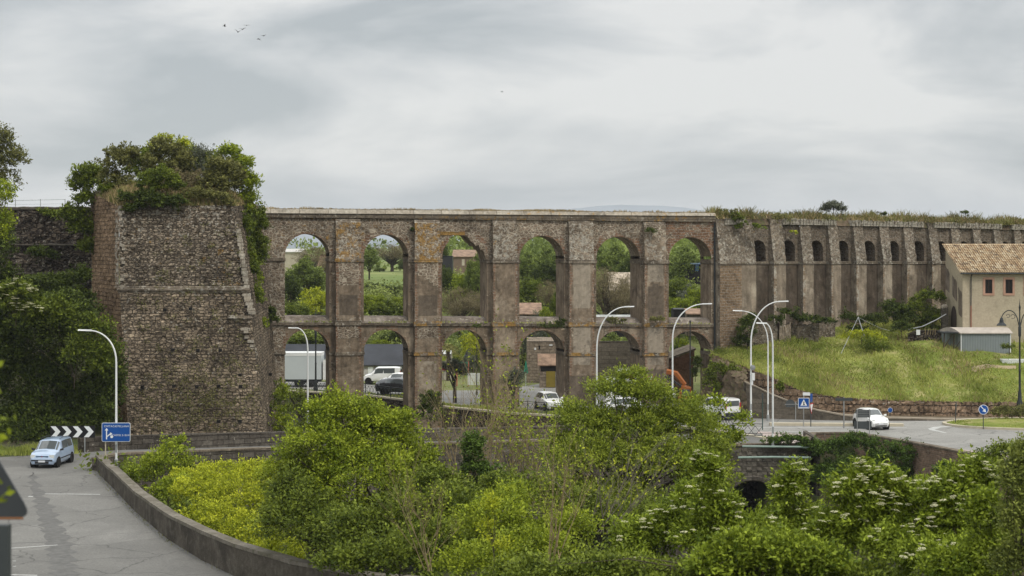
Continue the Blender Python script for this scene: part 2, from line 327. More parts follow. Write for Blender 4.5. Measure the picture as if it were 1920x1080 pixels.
def quads_mesh(name, V, tone, mat):
    """V: (n,4,3) leaf quads, one tone per leaf"""
    n = len(V); me = bpy.data.meshes.new(name)
    me.vertices.add(4 * n); me.vertices.foreach_set('co', V.astype(np.float32).ravel())
    me.loops.add(4 * n); me.loops.foreach_set('vertex_index', np.arange(4 * n, dtype=np.int32))
    me.polygons.add(n); me.polygons.foreach_set('loop_start', np.arange(0, 4 * n, 4, dtype=np.int32))
    try: me.polygons.foreach_set('loop_total', np.full(n, 4, np.int32))
    except Exception: pass
    me.update(calc_edges=True); me.materials.append(mat)
    a = me.attributes.new('tone', 'FLOAT', 'FACE'); a.data.foreach_set('value', tone.astype(np.float32))
    me.validate(); return me
def leaf_quads(rng, P0, D, size, width, face=None):
    """diamond leaves at P0 along D, their upper side turned towards face"""
    n = len(P0); D = D / (np.linalg.norm(D, axis=1, keepdims=True) + 1e-9)
    A = rng.normal(size=(n, 3)) if face is None else face + rng.normal(size=(n, 3)) * .5; S = np.cross(D, A); S /= (np.linalg.norm(S, axis=1, keepdims=True) + 1e-9)
    L = size[:, None]
    return np.stack([P0 - D * L * .5, P0 - S * L * width * .5, P0 + D * L * .5, P0 + S * L * width * .5], 1)
def crown(name, mat, ells, nleaf, leaf, cr, seed, lpc=40, width=0.55, fill=0.55, droop=0.0, shoots=.12, flat=0.62):
    rng = np.random.default_rng(seed); E = np.array(ells, float)
    w = (E[:, 3] * E[:, 4] * E[:, 5]) ** (2 / 3); w /= w.sum()
    nc = max(3, int(nleaf / lpc)); k = rng.choice(len(E), nc, p=w)
    d = rng.normal(size=(nc, 3)); d[:, 2] = np.where(d[:, 2] < -0.3, -d[:, 2] * 0.8, d[:, 2]); d /= np.linalg.norm(d, axis=1, keepdims=True)
    r = (fill + (1 - fill) * rng.random(nc) ** 0.7) * (1 + 0.13 * rng.normal(size=nc))
    C = E[k, :3] + d * r[:, None] * E[k, 3:]
    ctone = np.clip(0.42 + 0.22 * rng.normal(size=nc), 0, 1)
    csz = cr * (0.45 + 0.75 * rng.random(nc))
    m = rng.integers(int(lpc * .5), int(lpc * 1.5) + 1, nc); idx = np.repeat(np.arange(nc), m); n = len(idx)
    o = rng.normal(size=(n, 3)); o /= np.linalg.norm(o, axis=1, keepdims=True)
    rr = rng.random(n) ** 0.45; off = o * rr[:, None] * csz[idx][:, None]; off[:, 2] *= flat
    sh = rng.random(nc) < shoots; off[sh[idx]] *= (.45, .45, 2.3 / max(flat, .1) * .62)   # some clusters grow as upright leafy shoots
    P0 = C[idx] + off
    D = o * 0.6 + d[idx] * 0.5 + rng.normal(size=(n, 3)) * 0.6; D[:, 2] += 0.15 - droop
    size = leaf * (0.6 + 0.8 * rng.random(n))
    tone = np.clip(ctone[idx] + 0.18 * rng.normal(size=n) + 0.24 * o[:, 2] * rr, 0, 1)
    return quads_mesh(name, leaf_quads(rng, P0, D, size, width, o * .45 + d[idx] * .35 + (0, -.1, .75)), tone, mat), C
def limbs(mb, base, targets, r0, rnd, trunk_top=None, n=6):
    b = Vector(base)
    tt = Vector(trunk_top) if trunk_top else b.lerp(sum((Vector(t) for t in targets), Vector()) / len(targets), 0.4)
    mid = b.lerp(tt, 0.5) + Vector((rnd.uniform(-.1, .1), rnd.uniform(-.1, .1), 0)) * (tt - b).length * .3
    mb.tube([b, mid, tt], [r0 * 1.25, r0, r0 * .75], n)
    for t in targets:
        t = Vector(t); s = b.lerp(tt, rnd.uniform(0.6, 1.0)); m = s.lerp(t, 0.5) + Vector((rnd.uniform(-1, 1), rnd.uniform(-1, 1), rnd.uniform(0, .8))) * (t - s).length * .12
        mb.tube([s, m, t], [r0 * .5, r0 * .3, r0 * .1], 5, cap=False)
def lobes(w, d, h, zb, n, rnd, spread=0.55):
    """crown of half-width w, half-depth d, from zb to zb+h: several lobes"""
    out = [(0, 0, zb + h * .5, w * .72, d * .72, h * .42)]
    for i in range(n):
        a = rnd.uniform(0, 2 * math.pi); s = rnd.uniform(.3, .42); q = rnd.uniform(.35, 1 - s) if s < .6 else .3
        zz = zb + h * rnd.uniform(s * .8, 1 - s * .8)
        k = math.sqrt(max(0.1, 1 - ((zz - zb - h * .5) / (h * .62)) ** 2))
        out.append((math.cos(a) * w * (1 - s) * k, math.sin(a) * d * (1 - s) * k, zz, w * s, d * s, h * s * .85))
    out.append((rnd.uniform(-.2, .2) * w, 0, zb + h * .8, w * .38, d * .38, h * .22))
    return out
def tree(name, label, cat, base, w, d, h, zb, mat, nleaf, leaf, cr, seed, nl=7, r0=0.15, group=None, bark=None, lpc=40, fill=.5, width=.55, ells=None, nlimb=14, crownname='crown', trunkname='trunk', droop=0, shoots=.12):
    rnd = random.Random(seed); e = empty(name, base, label, cat, group)
    ells = ells or lobes(w, d, h, zb, nl, rnd)
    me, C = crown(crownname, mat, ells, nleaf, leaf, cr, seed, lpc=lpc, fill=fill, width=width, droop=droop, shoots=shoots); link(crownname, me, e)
    mb = MB(); T = [tuple(C[i]) for i in rnd.sample(range(len(C)), min(nlimb, len(C)))]
    limbs(mb, (0, 0, -0.3), T, r0, rnd, trunk_top=(0, 0, max(zb * 1.0, (zb + h) * .35)))
    mb.build(trunkname, bark or M_bark, e)
    return e
def bush(label, px0, px1, pyt, pyb, Y, mat, nleaf, leaf, cr, seed, name='shrub', cat='shrub', nl=7, dk=0.7, group=None, **kw):
    """shrub whose crown fills about the given window at distance Y"""
    pc = (px0 + px1) / 2; w = (px1 - px0) / 2 / F * Y; h = (pyb - pyt) / F * Y
    base = P(pc, pyb, Y); kw.setdefault('r0', 0.05)
    return tree(name, label, cat, base, w, w * dk, h, 0.02 * h, mat, nleaf, leaf, cr, seed, nl=nl, group=group, crownname='foliage', trunkname='stem', **kw)
def tufts(name, mat, pts, hgt, seed, lean=0.35, w=0.08, label=None, cat=None, kind=None, nb=3, parent=None):
    """upright grass blades at many points"""
    rng = np.random.default_rng(seed); p = np.repeat(np.array(pts, float), nb, 0); n = len(p)
    p[:, :2] += rng.normal(size=(n, 2)) * 0.12
    D = np.stack([rng.normal(size=n) * lean, rng.normal(size=n) * lean, np.ones(n)], 1)
    hh = hgt * (0.35 + rng.random(n) ** 1.5 * 1.2) * (.75 + .35 * np.sin(p[:, 0] * 1.3 + 2 * np.sin(p[:, 0] * .37))); wd = w * (0.6 + .8 * rng.random(n))
    a = rng.random(n) * math.pi; S = np.stack([np.cos(a), np.sin(a) * .5, np.zeros(n)], 1)
    top = p + D * hh[:, None]
    V = np.stack([p - S * wd[:, None] * .5, p + S * wd[:, None] * .5, top + S * wd[:, None] * .15, top - S * wd[:, None] * .1], 1)
    xx, yy = p[:, 0], p[:, 1]; fld = np.sin(xx * .9 + yy * .37) + np.sin(xx * .31 - yy * .83 + 2) + .7 * np.sin(xx * 2.3 + yy * 1.9)
    tone = np.clip(.42 + .17 * fld + .18 * rng.normal(size=n), 0, 1)
    o = link(name, quads_mesh(name, V, tone, mat), parent); return tag(o, label, cat, kind=kind)
def twiggy(name, label, cat, base, h, spread, seed, mat, leafm, nleaf, leaf, n0=6, r0=0.04, group=None, lean=0):
    """thin many-stemmed sapling, nearly bare"""
    rnd = random.Random(seed); e = empty(name, base, label, cat, group); mb = MB(); tips = []
    def grow(p, d, L, r, lev):
        q = p; pts = [p]
        for i in range(3):
            d = (d + Vector((rnd.uniform(-1, 1), rnd.uniform(-1, 1), rnd.uniform(-.3, .8))) * .13).normalized(); q = q + d * L / 3; pts.append(q); tips.append(q)
        mb.tube(pts, [r, r * .8, r * .6, r * .4], 4, cap=False)
        if lev > 0:
            for i in range(rnd.randint(3, 4)):
                s = pts[rnd.randint(1, 3)]; dd = (d + Vector((rnd.uniform(-1, 1), rnd.uniform(-1, 1), rnd.uniform(-.2, .5))) * .7).normalized()
                grow(s, dd, L * rnd.uniform(.45, .7), r * .5, lev - 1)
    for i in range(n0):
        grow(Vector((rnd.uniform(-.3, .3) * spread * .3, rnd.uniform(-.3, .3) * spread * .3, 0)), Vector((rnd.uniform(-1, 1) * spread / h + lean, rnd.uniform(-1, 1) * spread / h * .6, 1)).normalized(), h * rnd.uniform(.45, .7), r0, 3)
    mb.build('stem', mat, e)
    if nleaf:
        rng = np.random.default_rng(seed); T = np.array([tuple(t) for t in tips]); T = T[T[:, 2] > h * .25]
        C = T[rng.integers(0, len(T), nleaf)] + rng.normal(size=(nleaf, 3)) * h * .018
        V = leaf_quads(rng, C, rng.normal(size=(nleaf, 3)), leaf * (0.6 + .8 * rng.random(nleaf)), .55)
        link('foliage', quads_mesh('foliage', V, np.clip(.55 + .25 * rng.normal(size=nleaf), 0, 1), leafm), e)
    return e

# ---------------------------------------------------------------- ground
BL = [(180, 96.8), (197, 92.5), (212, 89.6), (252, 81.9), (315, 73.8), (378, 68.9), (438, 65.6), (545, 62.3), (690, 60.2)]   # foot of the road's right parapet
ROADZ = 1.4
par = [Vector((PX(p, y), y, ROADZ)) for p, y in BL] + [Vector((0.5, 58.3, ROADZ)), Vector((8, 56.5, ROADZ))]
def par_x(y):                                # x of the parapet at y
    if y > 96.8: return 1e3
    for a, b in zip(par, par[1:]):
        if b.y <= y <= a.y: return lerp(b.x, a.x, (y - b.y) / (a.y - b.y))
    return 40
def yn(px): return interp(px, [(150, 98), (225, 99), (540, 104.6), (900, 111), (1300, 117), (1515, 117), (1530, 122), (1600, 122), (1690, 117), (1770, 112.5), (1850, 108), (2000, 99), (2200, 88)])  # near edge of the lower road
WL = [(440, 166), (534, 162), (685, 157), (757, 152), (830, 145.5), (950, 140), (1060, 137), (1200, 132), (1350, 126), (1430, 121.5)]
def yw(px): return interp(px, WL)
# line of the aqueduct: two straight runs
A0 = Vector((PX(480, 142), 142, 0)); A1 = Vector((PX(1340, 150.5), 150.5, 0)); A2 = Vector((PX(2050, 178), 178, 0))
def ground_z(x, y):
    px = 960 + F * x / y if y >= 5 else (-9e3 if x < 0 else 9e3)
    if y < 5: base = 8 if x > -6 else 1.2
    else: base = None
    if y >= 5:
        if y < 96.8 and x < par_x(y): base = ROADZ - .06 if x > -60 else 2
        elif px < 236 and y < 106: base = 1.30
        elif px < 236: base = 1.3 + sm((y - 107) / 22) * (7.5 if px < 175 else 3.5) * sm((236 - px) / 60)
        elif px >= 1430 and y > yn(px) + .3: base = 0.30 if y < 172 else 0.3 + 7.4 * sm((y - 172) / 10)
        elif y > yw(px) + 0.1 and px > 440: base = 0.30
        elif y > yn(px) + 6.5 and px > 236: base = -3.2 + 2.0 * sm((px - 1000) / 400) + (1.5 if px < 560 else 0)
        else:
            nb = interp(y, [(0, 10.8), (20, 9.5), (32, 7.2), (45, 1.5), (60, -3.5), (80, -7), (200, -8)])
            if px < 700: nb = lerp(nb, interp(y, [(58, .6), (75, -.5), (98, -1.0), (110, -1.5)]), sm((700 - px) / 330)) if y > 55 else nb
            base = nb
    if y > 186: 
        base = interp(y, [(186, .3), (200, 3.8), (220, 6.2), (262, 8.7), (340, 9.7), (420, 10.6), (1000, 12), (4000, 13)]) + 0.5 * math.sin(x * .021 + y * .013) * sm((y - 230) / 150)
        if px > 1400: base = max(base, 7.7)
        if px < 236: base = max(base, 9)
    return base
def build_ground():
    xs = np.unique(np.concatenate([np.linspace(-6000, -300, 12), np.linspace(-300, -64, 30), np.arange(-64, 72, 1.0), np.linspace(72, 300, 30), np.linspace(300, 6000, 14)]))
    ys = np.unique(np.concatenate([np.linspace(-400, 0, 9), np.arange(2, 190, 1.0), np.geomspace(190, 12000, 70)]))
    vs = [(x, y, ground_z(x, y)) for y in ys for x in xs]; nx = len(xs)
    fs = [(j * nx + i, j * nx + i + 1, (j + 1) * nx + i + 1, (j + 1) * nx + i) for j in range(len(ys) - 1) for i in range(nx - 1)]
    m = MB(); m.add(vs, fs); N = NT('ground_mix'); g = N.n('NewGeometry').outputs['Position']
    sx = N.n('SeparateXYZ'); N.l(g, sx.inputs[0])
    a = N.noise(g, .03, 6, .6, .5); b = N.noise(g, 2.2, 5, .7); d = N.noise(g, .4, 5, .6)
    near = N.mix(N.rng(d, .4, .6), (0.05, 0.068, 0.018), (0.075, 0.065, 0.04))
    field = N.mix(N.rng(a, .42, .55, 0, 1), (0.12, 0.165, 0.04), (0.20, 0.225, 0.075))
    c = N.mix(N.rng(sx.outputs[1], 186, 200, 0, 1), near, field)
    N.l(N.scale(c, N.rng(b, .25, .75, .7, 1.3)), N.b.inputs['Base Color']); N.b.inputs['Roughness'].default_value = 1; N.bump(b, .6, .08)
    o = m.build('ground', N.m, smooth=True, sharp=60); tag(o, kind='structure')
build_ground()

def sheet(name, pts, z, mat, kind='structure'):
    """flat polygon strip sheet: list of (left, right) point pairs"""
    m = MB(); vs = []; 
    for a, b in pts: vs += [(a[0], a[1], z if z is not None else a[2]), (b[0], b[1], z if z is not None else b[2])]
    m.add(vs, [(2 * i, 2 * i + 1, 2 * i + 3, 2 * i + 2) for i in range(len(pts) - 1)])
    return tag(m.build(name, mat), kind=kind)
def xy(px, Y): return (PX(px, Y), Y)
# near road (left), climbing out of the frame at the bottom
pr = [(p.x, p.y) for p in par]
left = [(-46, 98), (-44, 93), (-42, 90), (-39, 82), (-37, 74), (-36, 69), (-36, 65), (-36, 62), (-36, 60), (-36, 57), (-36, 50)]
sheet('road', list(zip(left, pr)), ROADZ, M_asph)
# corner and the lower road to the roundabout
cp = [(-60, 99), (100, 99.5), (150, 99), (180, 96.9), (225, 99.5), (400, 102.5), (540, 105), (700, 108), (900, 111.5), (1100, 114.5), (1300, 117.5), (1430, 118)]
def rz(px): return interp(px, [(230, 1.4), (540, 1.1), (900, .7), (1300, .45)])
far = {-60: 101.9, 100: 104.2, 150: 105, 180: 105.6, 225: 106.4}
m = MB(); vs = []
for px, y in [(-60, 96.7), (100, 96.7), (150, 96.7), (180, 96.7)] + cp[4:]:
    yf = far.get(px, y + 6.6); z0 = rz(px)
    vs += [(*xy(px, y - (.02 if px > 170 else .0)), z0 + .005), (*xy(px, yf), z0 + .005)]
m.add(vs, [(2 * i, 2 * i + 1, 2 * i + 3, 2 * i + 2) for i in range(len(vs) // 2 - 1)])
tag(m.build('lower_road', M_asph), kind='structure')
# old white stop lines and joints on the near road
def line_px(px0, py0, px1, py1, wd=0.12, name='road_line'):
    y0 = (CZ - ROADZ) * F / (py0 - HZ); y1 = (CZ - ROADZ) * F / (py1 - HZ)
    a = Vector((PX(px0, y0), y0, ROADZ + .006)); b = Vector((PX(px1, y1), y1, ROADZ + .006)); n = Vector((-(b - a).y, (b - a).x, 0)).normalized() * wd * .5
    m = MB(); m.add([a - n, b - n, b + n, a + n], [(0, 1, 2, 3)]); return m
for i, q in enumerate([(84, 926, 188, 927, .16), (20, 1028, 108, 1022, .12), (-60, 1076, 70, 1079, .14), (24, 1052, 30, 1052, .1), (24, 1062, 30, 1062, .1), (53, 931, 62, 931, .3)]):
    tag(line_px(*q).build('road_line', M_white), kind='structure')
# tyre-dark band along the near road
N = NT('asphalt_worn'); g = N.n('NewGeometry').outputs['Position']; N.l(N.scale(N.mix(0., (.125, .122, .115), (.1, .1, .1)), N.rng(N.noise(g, 3, 5, .7), .3, .7, .75, 1.25)), N.b.inputs['Base Color']); N.b.inputs['Roughness'].default_value = .95
def worn(rows):
    vs = []
    for py, x0, x1 in rows:
        y = (CZ - ROADZ) * F / (py - HZ); vs += [(PX(x0, y) + .18 * math.sin(py * .7), y, ROADZ + .004), (PX(x1, y) + .22 * math.sin(py * .45 + 1), y, ROADZ + .004)]
    m = MB(); m.add(vs, [(2 * i, 2 * i + 1, 2 * i + 3, 2 * i + 2) for i in range(len(rows) - 1)]); return tag(m.build('worn_asphalt_band', N.m), kind='structure')
worn([(q, interp(q, [(885, 62), (900, 55), (950, 66), (1020, 88), (1110, 104)]), interp(q, [(885, 64), (900, 68), (920, 80), (950, 98), (985, 116), (1020, 134), (1110, 152)])) for q in range(885, 1112, 5)])
# parapets -------------------------------------------------------------
def wall_run(name, label, cat, pts, h, th, mat, capmat=None, capover=0.05, caph=0.12, base=-1.0, seed=0, rough=0.03, hs=None, seg=1.0):
    """wall following pts (x,y,z foot), height h (or hs per point), thickness th to the far side (left of travel)"""
    rnd = random.Random(seed); pts = [Vector(p) for p in pts]; hs = hs or [h] * len(pts)
    P2 = []; H2 = []
    for (a, b), (h0, h1) in zip(zip(pts, pts[1:]), zip(hs, hs[1:])):
        n = max(1, int((b - a).length / seg))
        for i in range(n): P2.append(a.lerp(b, i / n)); H2.append(lerp(h0, h1, i / n))
    P2.append(pts[-1]); H2.append(hs[-1])
    def nor(i):
        d = P2[min(i + 1, len(P2) - 1)] - P2[max(i - 1, 0)]; d.z = 0; d.normalize(); return Vector((-d.y, d.x, 0))
    def ring(off0, off1, z0f, z1f, mb, jit):
        vs = []; at = []
        for i, p in enumerate(P2):
            n = nor(i); j = rnd.uniform(-jit, jit); z0 = z0f(i, p); z1 = z1f(i, p) + rnd.uniform(-jit, jit)
            for o, z in ((off0, z0), (off0, z1), (off1, z1), (off1, z0)):
                q = p + n * (o + (j if o == off0 else 0)); vs.append((q.x, q.y, z))
        fs = []
        for i in range(len(P2) - 1):
            for k in range(4):
                k2 = (k + 1) % 4; fs.append((i * 4 + k, (i + 1) * 4 + k, (i + 1) * 4 + k2, i * 4 + k2))
        m = (len(P2) - 1) * 4; fs += [(0, 1, 2, 3), (m + 3, m + 2, m + 1, m)]
        mb.add(vs, fs, [(0, 0, .12, 0)] * len(vs))
    e = empty(name, P2[0] * 1.0, label, cat); e.location = (0, 0, 0)
    b = MB(); ring(0, th, lambda i, p: p.z + base, lambda i, p: p.z + H2[i] - (caph if capmat else 0), b, rough); b.build('masonry', mat, e)
    if capmat:
        c = MB(); ring(-capover, th + capover, lambda i, p: p.z + H2[i] - caph + .002, lambda i, p: p.z + H2[i], c, rough * .6); c.build('coping', capmat, e)
    return e
wall_run('parapet_wall', 'dark weathered stone parapet curving along the right edge of the near road', 'wall', [(p.x, p.y, ROADZ) for p in par], .95, .42, M_parc, M_parcap, .03, .14, -3.0, 1, .02, hs=[.88, .9, .92, .95, 1.1, 1.2, 1.25, 1.2, 1.1, 1, 1])
wall_run('parapet_wall', 'low grey stone parapet with pale coping on the ravine side of the lower road, starting at the corner behind the blue sign', 'wall',
    [(*xy(px, yy), rz(px)) for px, yy in [(184, 96.6), (225, 98.9), (400, 102), (540, 104.4), (700, 107.4), (900, 110.8), (1100, 113.9), (1240, 116)]], .72, .4, M_par, M_cor, .04, .12, -4.5, 2, .02)
wall_run('parapet_wall', 'grey stone parapet on the outer side of the bend below the ruined bastion', 'wall',
    [(*xy(px, yy), rz(px)) for px, yy in [(150, 105.3), (225, 106.8), (400, 109.6), (540, 111.8), (700, 114.8), (900, 118.2), (1100, 121), (1240, 122)]], .85, .4, M_par, M_par, .03, .1, -2.5, 3, .03)
# ---------------------------------------------------------------- the arcaded aqueduct
rnd = random.Random(5)
ang1 = math.atan2(A1.y - A0.y, A1.x - A0.x); D1 = Vector((math.cos(ang1), math.sin(ang1), 0)); N1 = Vector((-D1.y, D1.x, 0))   # N1 points away from the camera
def s_of(px, A, D, NN, off=0.0):
    """distance along the run (origin A) where the plane offset off towards the camera meets photo column px"""
    k = (px - 960) / F; O = A - NN * off
    return (k * O.y - O.x) / (D.x - k * D.y)
def ys(s, A, D, NN, off=0): return (A + D * s - NN * off).y
def aqz(py0, py1):
    """height line given rows at columns 534 and 1336"""
    s0, s1 = s_of(534, A0, D1, N1), s_of(1336, A0, D1, N1)
    z0, z1 = ZY(py0, ys(s0, A0, D1, N1)), ZY(py1, ys(s1, A0, D1, N1))
    return lambda s: lerp(z0, z1, (s - s0) / (s1 - s0))
Z_top = aqz(390, 398); Z_cb = aqz(400, 405); Z_cor = aqz(408, 416); Z_apex = aqz(438, 445); Z_imp1 = aqz(484, 489); Z_imp0 = aqz(490, 495)
Z_sill = aqz(600, 605.5); Z_led0 = aqz(609.5, 613); Z_lap = aqz(617, 621); Z_li1 = aqz(659, 661); Z_li0 = aqz(665, 667)
TH = 3.0; BASE = -5.5
openings = [(534, 618), (682, 766), (829, 913), (974, 1058), (1118, 1200), (1254, 1334)]
OS = [(s_of(a, A0, D1, N1), s_of(b, A0, D1, N1)) for a, b in openings]
SL, SR = s_of(488, A0, D1, N1), s_of(1340, A0, D1, N1)
aq = empty('aqueduct', (A0.x, A0.y, 0), 'long brown stone aqueduct with two tiers of open arches crossing the middle of the view', 'aqueduct', rz=ang1)
# local frame: x along the run, y away from the camera, z up
def arch_z(s, o, zi, za):
    a, b = o; c = (a + b) / 2; r = (b - a) / 2; t = max(0., 1 - ((s - c) / r) ** 2)
    h = za - zi; r2 = min(r, h); return zi + (h - r2) + r2 * math.sqrt(t)
def arcade(e):
    mb = MB(); S = []
    for i, o in enumerate(OS):
        S += [o[0], o[1]] + [o[0] + (o[1] - o[0]) * (1 - math.cos(math.pi * k / 24)) / 2 for k in range(1, 24)]
    S += list(np.arange(SL, SR, 0.5)) + [SR]; S = sorted(S); S = [s for k, s in enumerate(S) if k == 0 or s - S[k - 1] > .02]
    inop = lambda s: next((o for o in OS if o[0] - 1e-4 < s < o[1] + 1e-4), None)
    def afn(s, z):
        up = z > Z_imp1(s); br = sm((s - SR + 12) / 10)
        o = min(OS, key=lambda q: abs((q[0] + q[1]) / 2 - s)); c = (o[0] + o[1]) / 2
        ring = 0
        for zi, za in ((Z_imp1(c) + .1, Z_apex(c)), (Z_li1(c), Z_lap(c))):
            rr = math.hypot(s - c, z - (za - (o[1] - o[0]) / 2)); 
            if z > zi and abs(rr - (o[1] - o[0]) / 2 - .25) < .28: ring = .55
        return ((.22 if up else (.62 if z > Z_led0(s) else .58)) if s > 2.4 else .1, .25 if (up and s < 16) else .02, .26 if s < 2.4 else (.22 if up and s < 9 else .06), max(.5 * br * up, ring))
    def col(s0, s1, zf0, zf1, zt0, zt1, mult=1):
        n = max(1, int((zt0 - zf0) / .7))
        for y in (0, TH):
            vs = []; at = []
            for k in range(n + 1):
                for s, a, b in ((s0, zf0, zt0), (s1, zf1, zt1)):
                    z = lerp(a, b, k / n); vs.append((s, y, z)); at.append(afn(s, z))
            fs = [(2 * k, 2 * k + 1, 2 * k + 3, 2 * k + 2) if y == 0 else (2 * k, 2 * k + 2, 2 * k + 3, 2 * k + 1) for k in range(n)]
            mb.add(vs, fs, at)
    def tun(s0, s1, z0, z1, flip=False):
        n = 5; vs = []; at = []
        for k in range(n + 1):
            for s, z in ((s0, z0), (s1, z1)): vs.append((s, TH * k / n, z)); at.append((.5, 0, .02, .15))
        mb.add(vs, [(2 * k, 2 * k + 1, 2 * k + 3, 2 * k + 2)[::-1 if flip else 1] for k in range(n)], at)
    for s0, s1 in zip(S, S[1:]):
        o = inop((s0 + s1) / 2)
        if not o: col(s0, s1, BASE, BASE, Z_cor(s0) + .02, Z_cor(s1) + .02); continue
        c = (o[0] + o[1]) / 2; i3 = o is OS[2]
        def up(s):
            z = arch_z(s, o, Z_imp1(c) - .05, Z_apex(c))
            if i3:   # the third upper arch has lost its crown: a flat ragged lintel with rubble hanging on the right
                t = (s - o[0]) / (o[1] - o[0]); z = min(z + .25 * (t > .15) * (t < .6), Z_apex(c) + .02) - (.55 * sm((t - .5) / .2) * (1 + .3 * math.sin(t * 60)))
            return z
        lo = lambda s: arch_z(s, o, Z_li1(c) - .05, Z_lap(c))
        col(s0, s1, up(s0), up(s1), Z_cor(s0) + .02, Z_cor(s1) + .02); tun(s0, s1, up(s0), up(s1))
        col(s0, s1, lo(s0), lo(s1), Z_led0(s0), Z_led0(s1)); tun(s0, s1, lo(s0), lo(s1))
    for o in OS:
        c = (o[0] + o[1]) / 2
        for s, fl in ((o[0], 1), (o[1], 0)):
            for z0, z1 in ((BASE, Z_li1(c) - .05), (Z_led0(c), Z_imp1(c) - .05 + (Z_apex(c) - Z_imp1(c) + .05 - min((o[1] - o[0]) / 2, Z_apex(c) - Z_imp1(c) + .05)))):
                n = 8
                vs = []; at = []
                for k in range(n + 1):
                    for y in (0, TH * .4, TH): vs.append((s, y, lerp(z0, z1, k / n))); at.append((.72, 0, 0, .25 if y == 0 else .05))
                mb.add(vs, [f[::-1] if fl else f for k in range(n) for f in ((3 * k, 3 * k + 1, 3 * k + 4, 3 * k + 3), (3 * k + 1, 3 * k + 2, 3 * k + 5, 3 * k + 4))], at)
    mb.build('arcade_wall', M_aq, e)
arcade(aq)
# pier buttresses in front
BT = [(630, 677), (778, 826), (925, 970), (1068, 1114), (1209, 1250)]
def buttress(e, a, b, i):
    p = .62; s0, s1 = s_of(a, A0, D1, N1, p), s_of(b, A0, D1, N1, p); c = (s0 + s1) / 2; mb = MB()
    pla = [(.3, .62, .66), (.3, .62, .62), (.42, .72, .6), (.12, .74, .55), (.1, .76, .5)][i]
    lich = [(.40, .36), (.47, .36), (.20, .44), (.10, .47), (.05, .36)][i]
    def panel(z0, z1, y0, y1, fn, nu=12):
        nz = max(2, int((z1 - z0) / .25))
        mb.grid(lambda u, v: (lerp(s0, s1, u) + (rnd.uniform(-.035, .03) if u in (0, 1) else 0), lerp(y0, y1, v) + (rnd.uniform(-.025, .025)), lerp(z0, z1, v)), nu, nz, fn)
        for s, fl in ((s0, 1), (s1, 0)):
            vs = []; at = []
            for k in range(nz + 1):
                for y in (lerp(y0, y1, k / nz), 0.02): vs.append((s, y, lerp(z0, z1, k / nz))); at.append((.4, .05, .1, .35))
            mb.add(vs, [(2 * k, 2 * k + 1, 2 * k + 3, 2 * k + 2)[::-1 if fl else 1][::-1] for k in range(nz)], at)
    q = lambda u: max(0, 1 - min(u, 1 - u) / .26)
    # lower tier, middle tier (rubble panel over plaster), upper tier of lichened rubble
    mid_ = lambda u: .14 < u < .86
    zl0 = Z_li0(c)
    def low(u, v, P_):
        z = P_[2]; g = b = 0
        if i == 1 and mid_(u) and z > 2.0 and z < zl0 - .5: g = -.52
        if i == 0 and mid_(u) and zl0 - 3 < z < zl0 - .8: g = -.40
        if i == 3 and z < zl0 - 1.6: b = -.75
        if i == 4 and mid_(u) and z < zl0 - 1.0 - 2.2 * abs(u - .5) ** 2: b = -.8
        if i in (3, 4) and mid_(u) and z > zl0 - 1.0: g = -.55
        return (.72, g, b if b else .02, .72 * q(u))
    panel(BASE, zl0, -p, -p, low)
    panel(Z_li1(c), Z_led0(c), -p, -p, lambda u, v, P_: (.62 if v < .62 or i > 1 else .1, -.6 if i in (3, 4) and mid_(u) else (-.45 if i == 0 and v < .5 and mid_(u) else 0), .05 if i > 1 else .12, .68 * q(u)))
    cut = [.62, .72, 1.2, 1.2, 1.2][i]
    panel(Z_sill(c) + .0, Z_imp0(c), -p, -p, lambda u, v, P_: (.85 if (v < cut - (.28 * (u - .4) if i == 1 else 0)) else .02, (-.62 if mid_(u) and ((i == 3 and v > .22) or (i == 4 and v > .68)) else (-.38 if i == 2 and mid_(u) and v > .5 else 0)), (-.8 if mid_(u) and ((i == 4 and .05 < v < .66 - .5 * (u - .5) ** 2) or (i in (0, 1) and .1 < v < .45)) else .3 * (v < .07) + (.12 if v > cut else 0.03) + (.3 if q(u) > .75 else 0)), .74 * q(u)))
    ztop = Z_cor(c) - .35
    panel(Z_imp1(c), ztop, -p, -p * .75, lambda u, v, P_: (.05 + (.5 if i == 4 and v < .75 else 0), lich[0], lich[1] - (.0 if v < .7 else .1), .0))
    mb.build('buttress', M_aq, e)
    for z0, z1, pr_ in ((Z_li0(c), Z_li1(c), .1), (Z_imp0(c), Z_imp1(c), .1), (Z_led0(c), Z_sill(c), .08)):
        m = MB()
        g = (.0, .5 if (z0 > 8 and i < 2) or (4 < z0 < 8 and i > 0) else .12, .3, 0)
        m.hexa([(s0 - .1, -p - pr_, z0), (s1 + .1, -p - pr_, z0), (s1 + .1, .0, z0), (s0 - .1, .0, z0)], [(s0 - .08, -p - pr_ * .8, z1), (s1 + .08, -p - pr_ * .8, z1), (s1 + .08, 0, z1), (s0 - .08, 0, z1)], g); m.build('band_course', M_cor, e)
    # sloped top
    m = MB()
    m.hexa([(s0, -p * .75, ztop), (s1, -p * .75, ztop), (s1, 0, ztop), (s0, 0, ztop)], [(s0, -.12, ztop + .3), (s1, -.12, ztop + .3), (s1, 0, ztop + .3), (s0, 0, ztop + .3)], (0, .2, .3, 0))
    m.build('sloped_top', M_cor, e)
for i, (a, b) in enumerate(BT): buttress(aq, a, b, i)
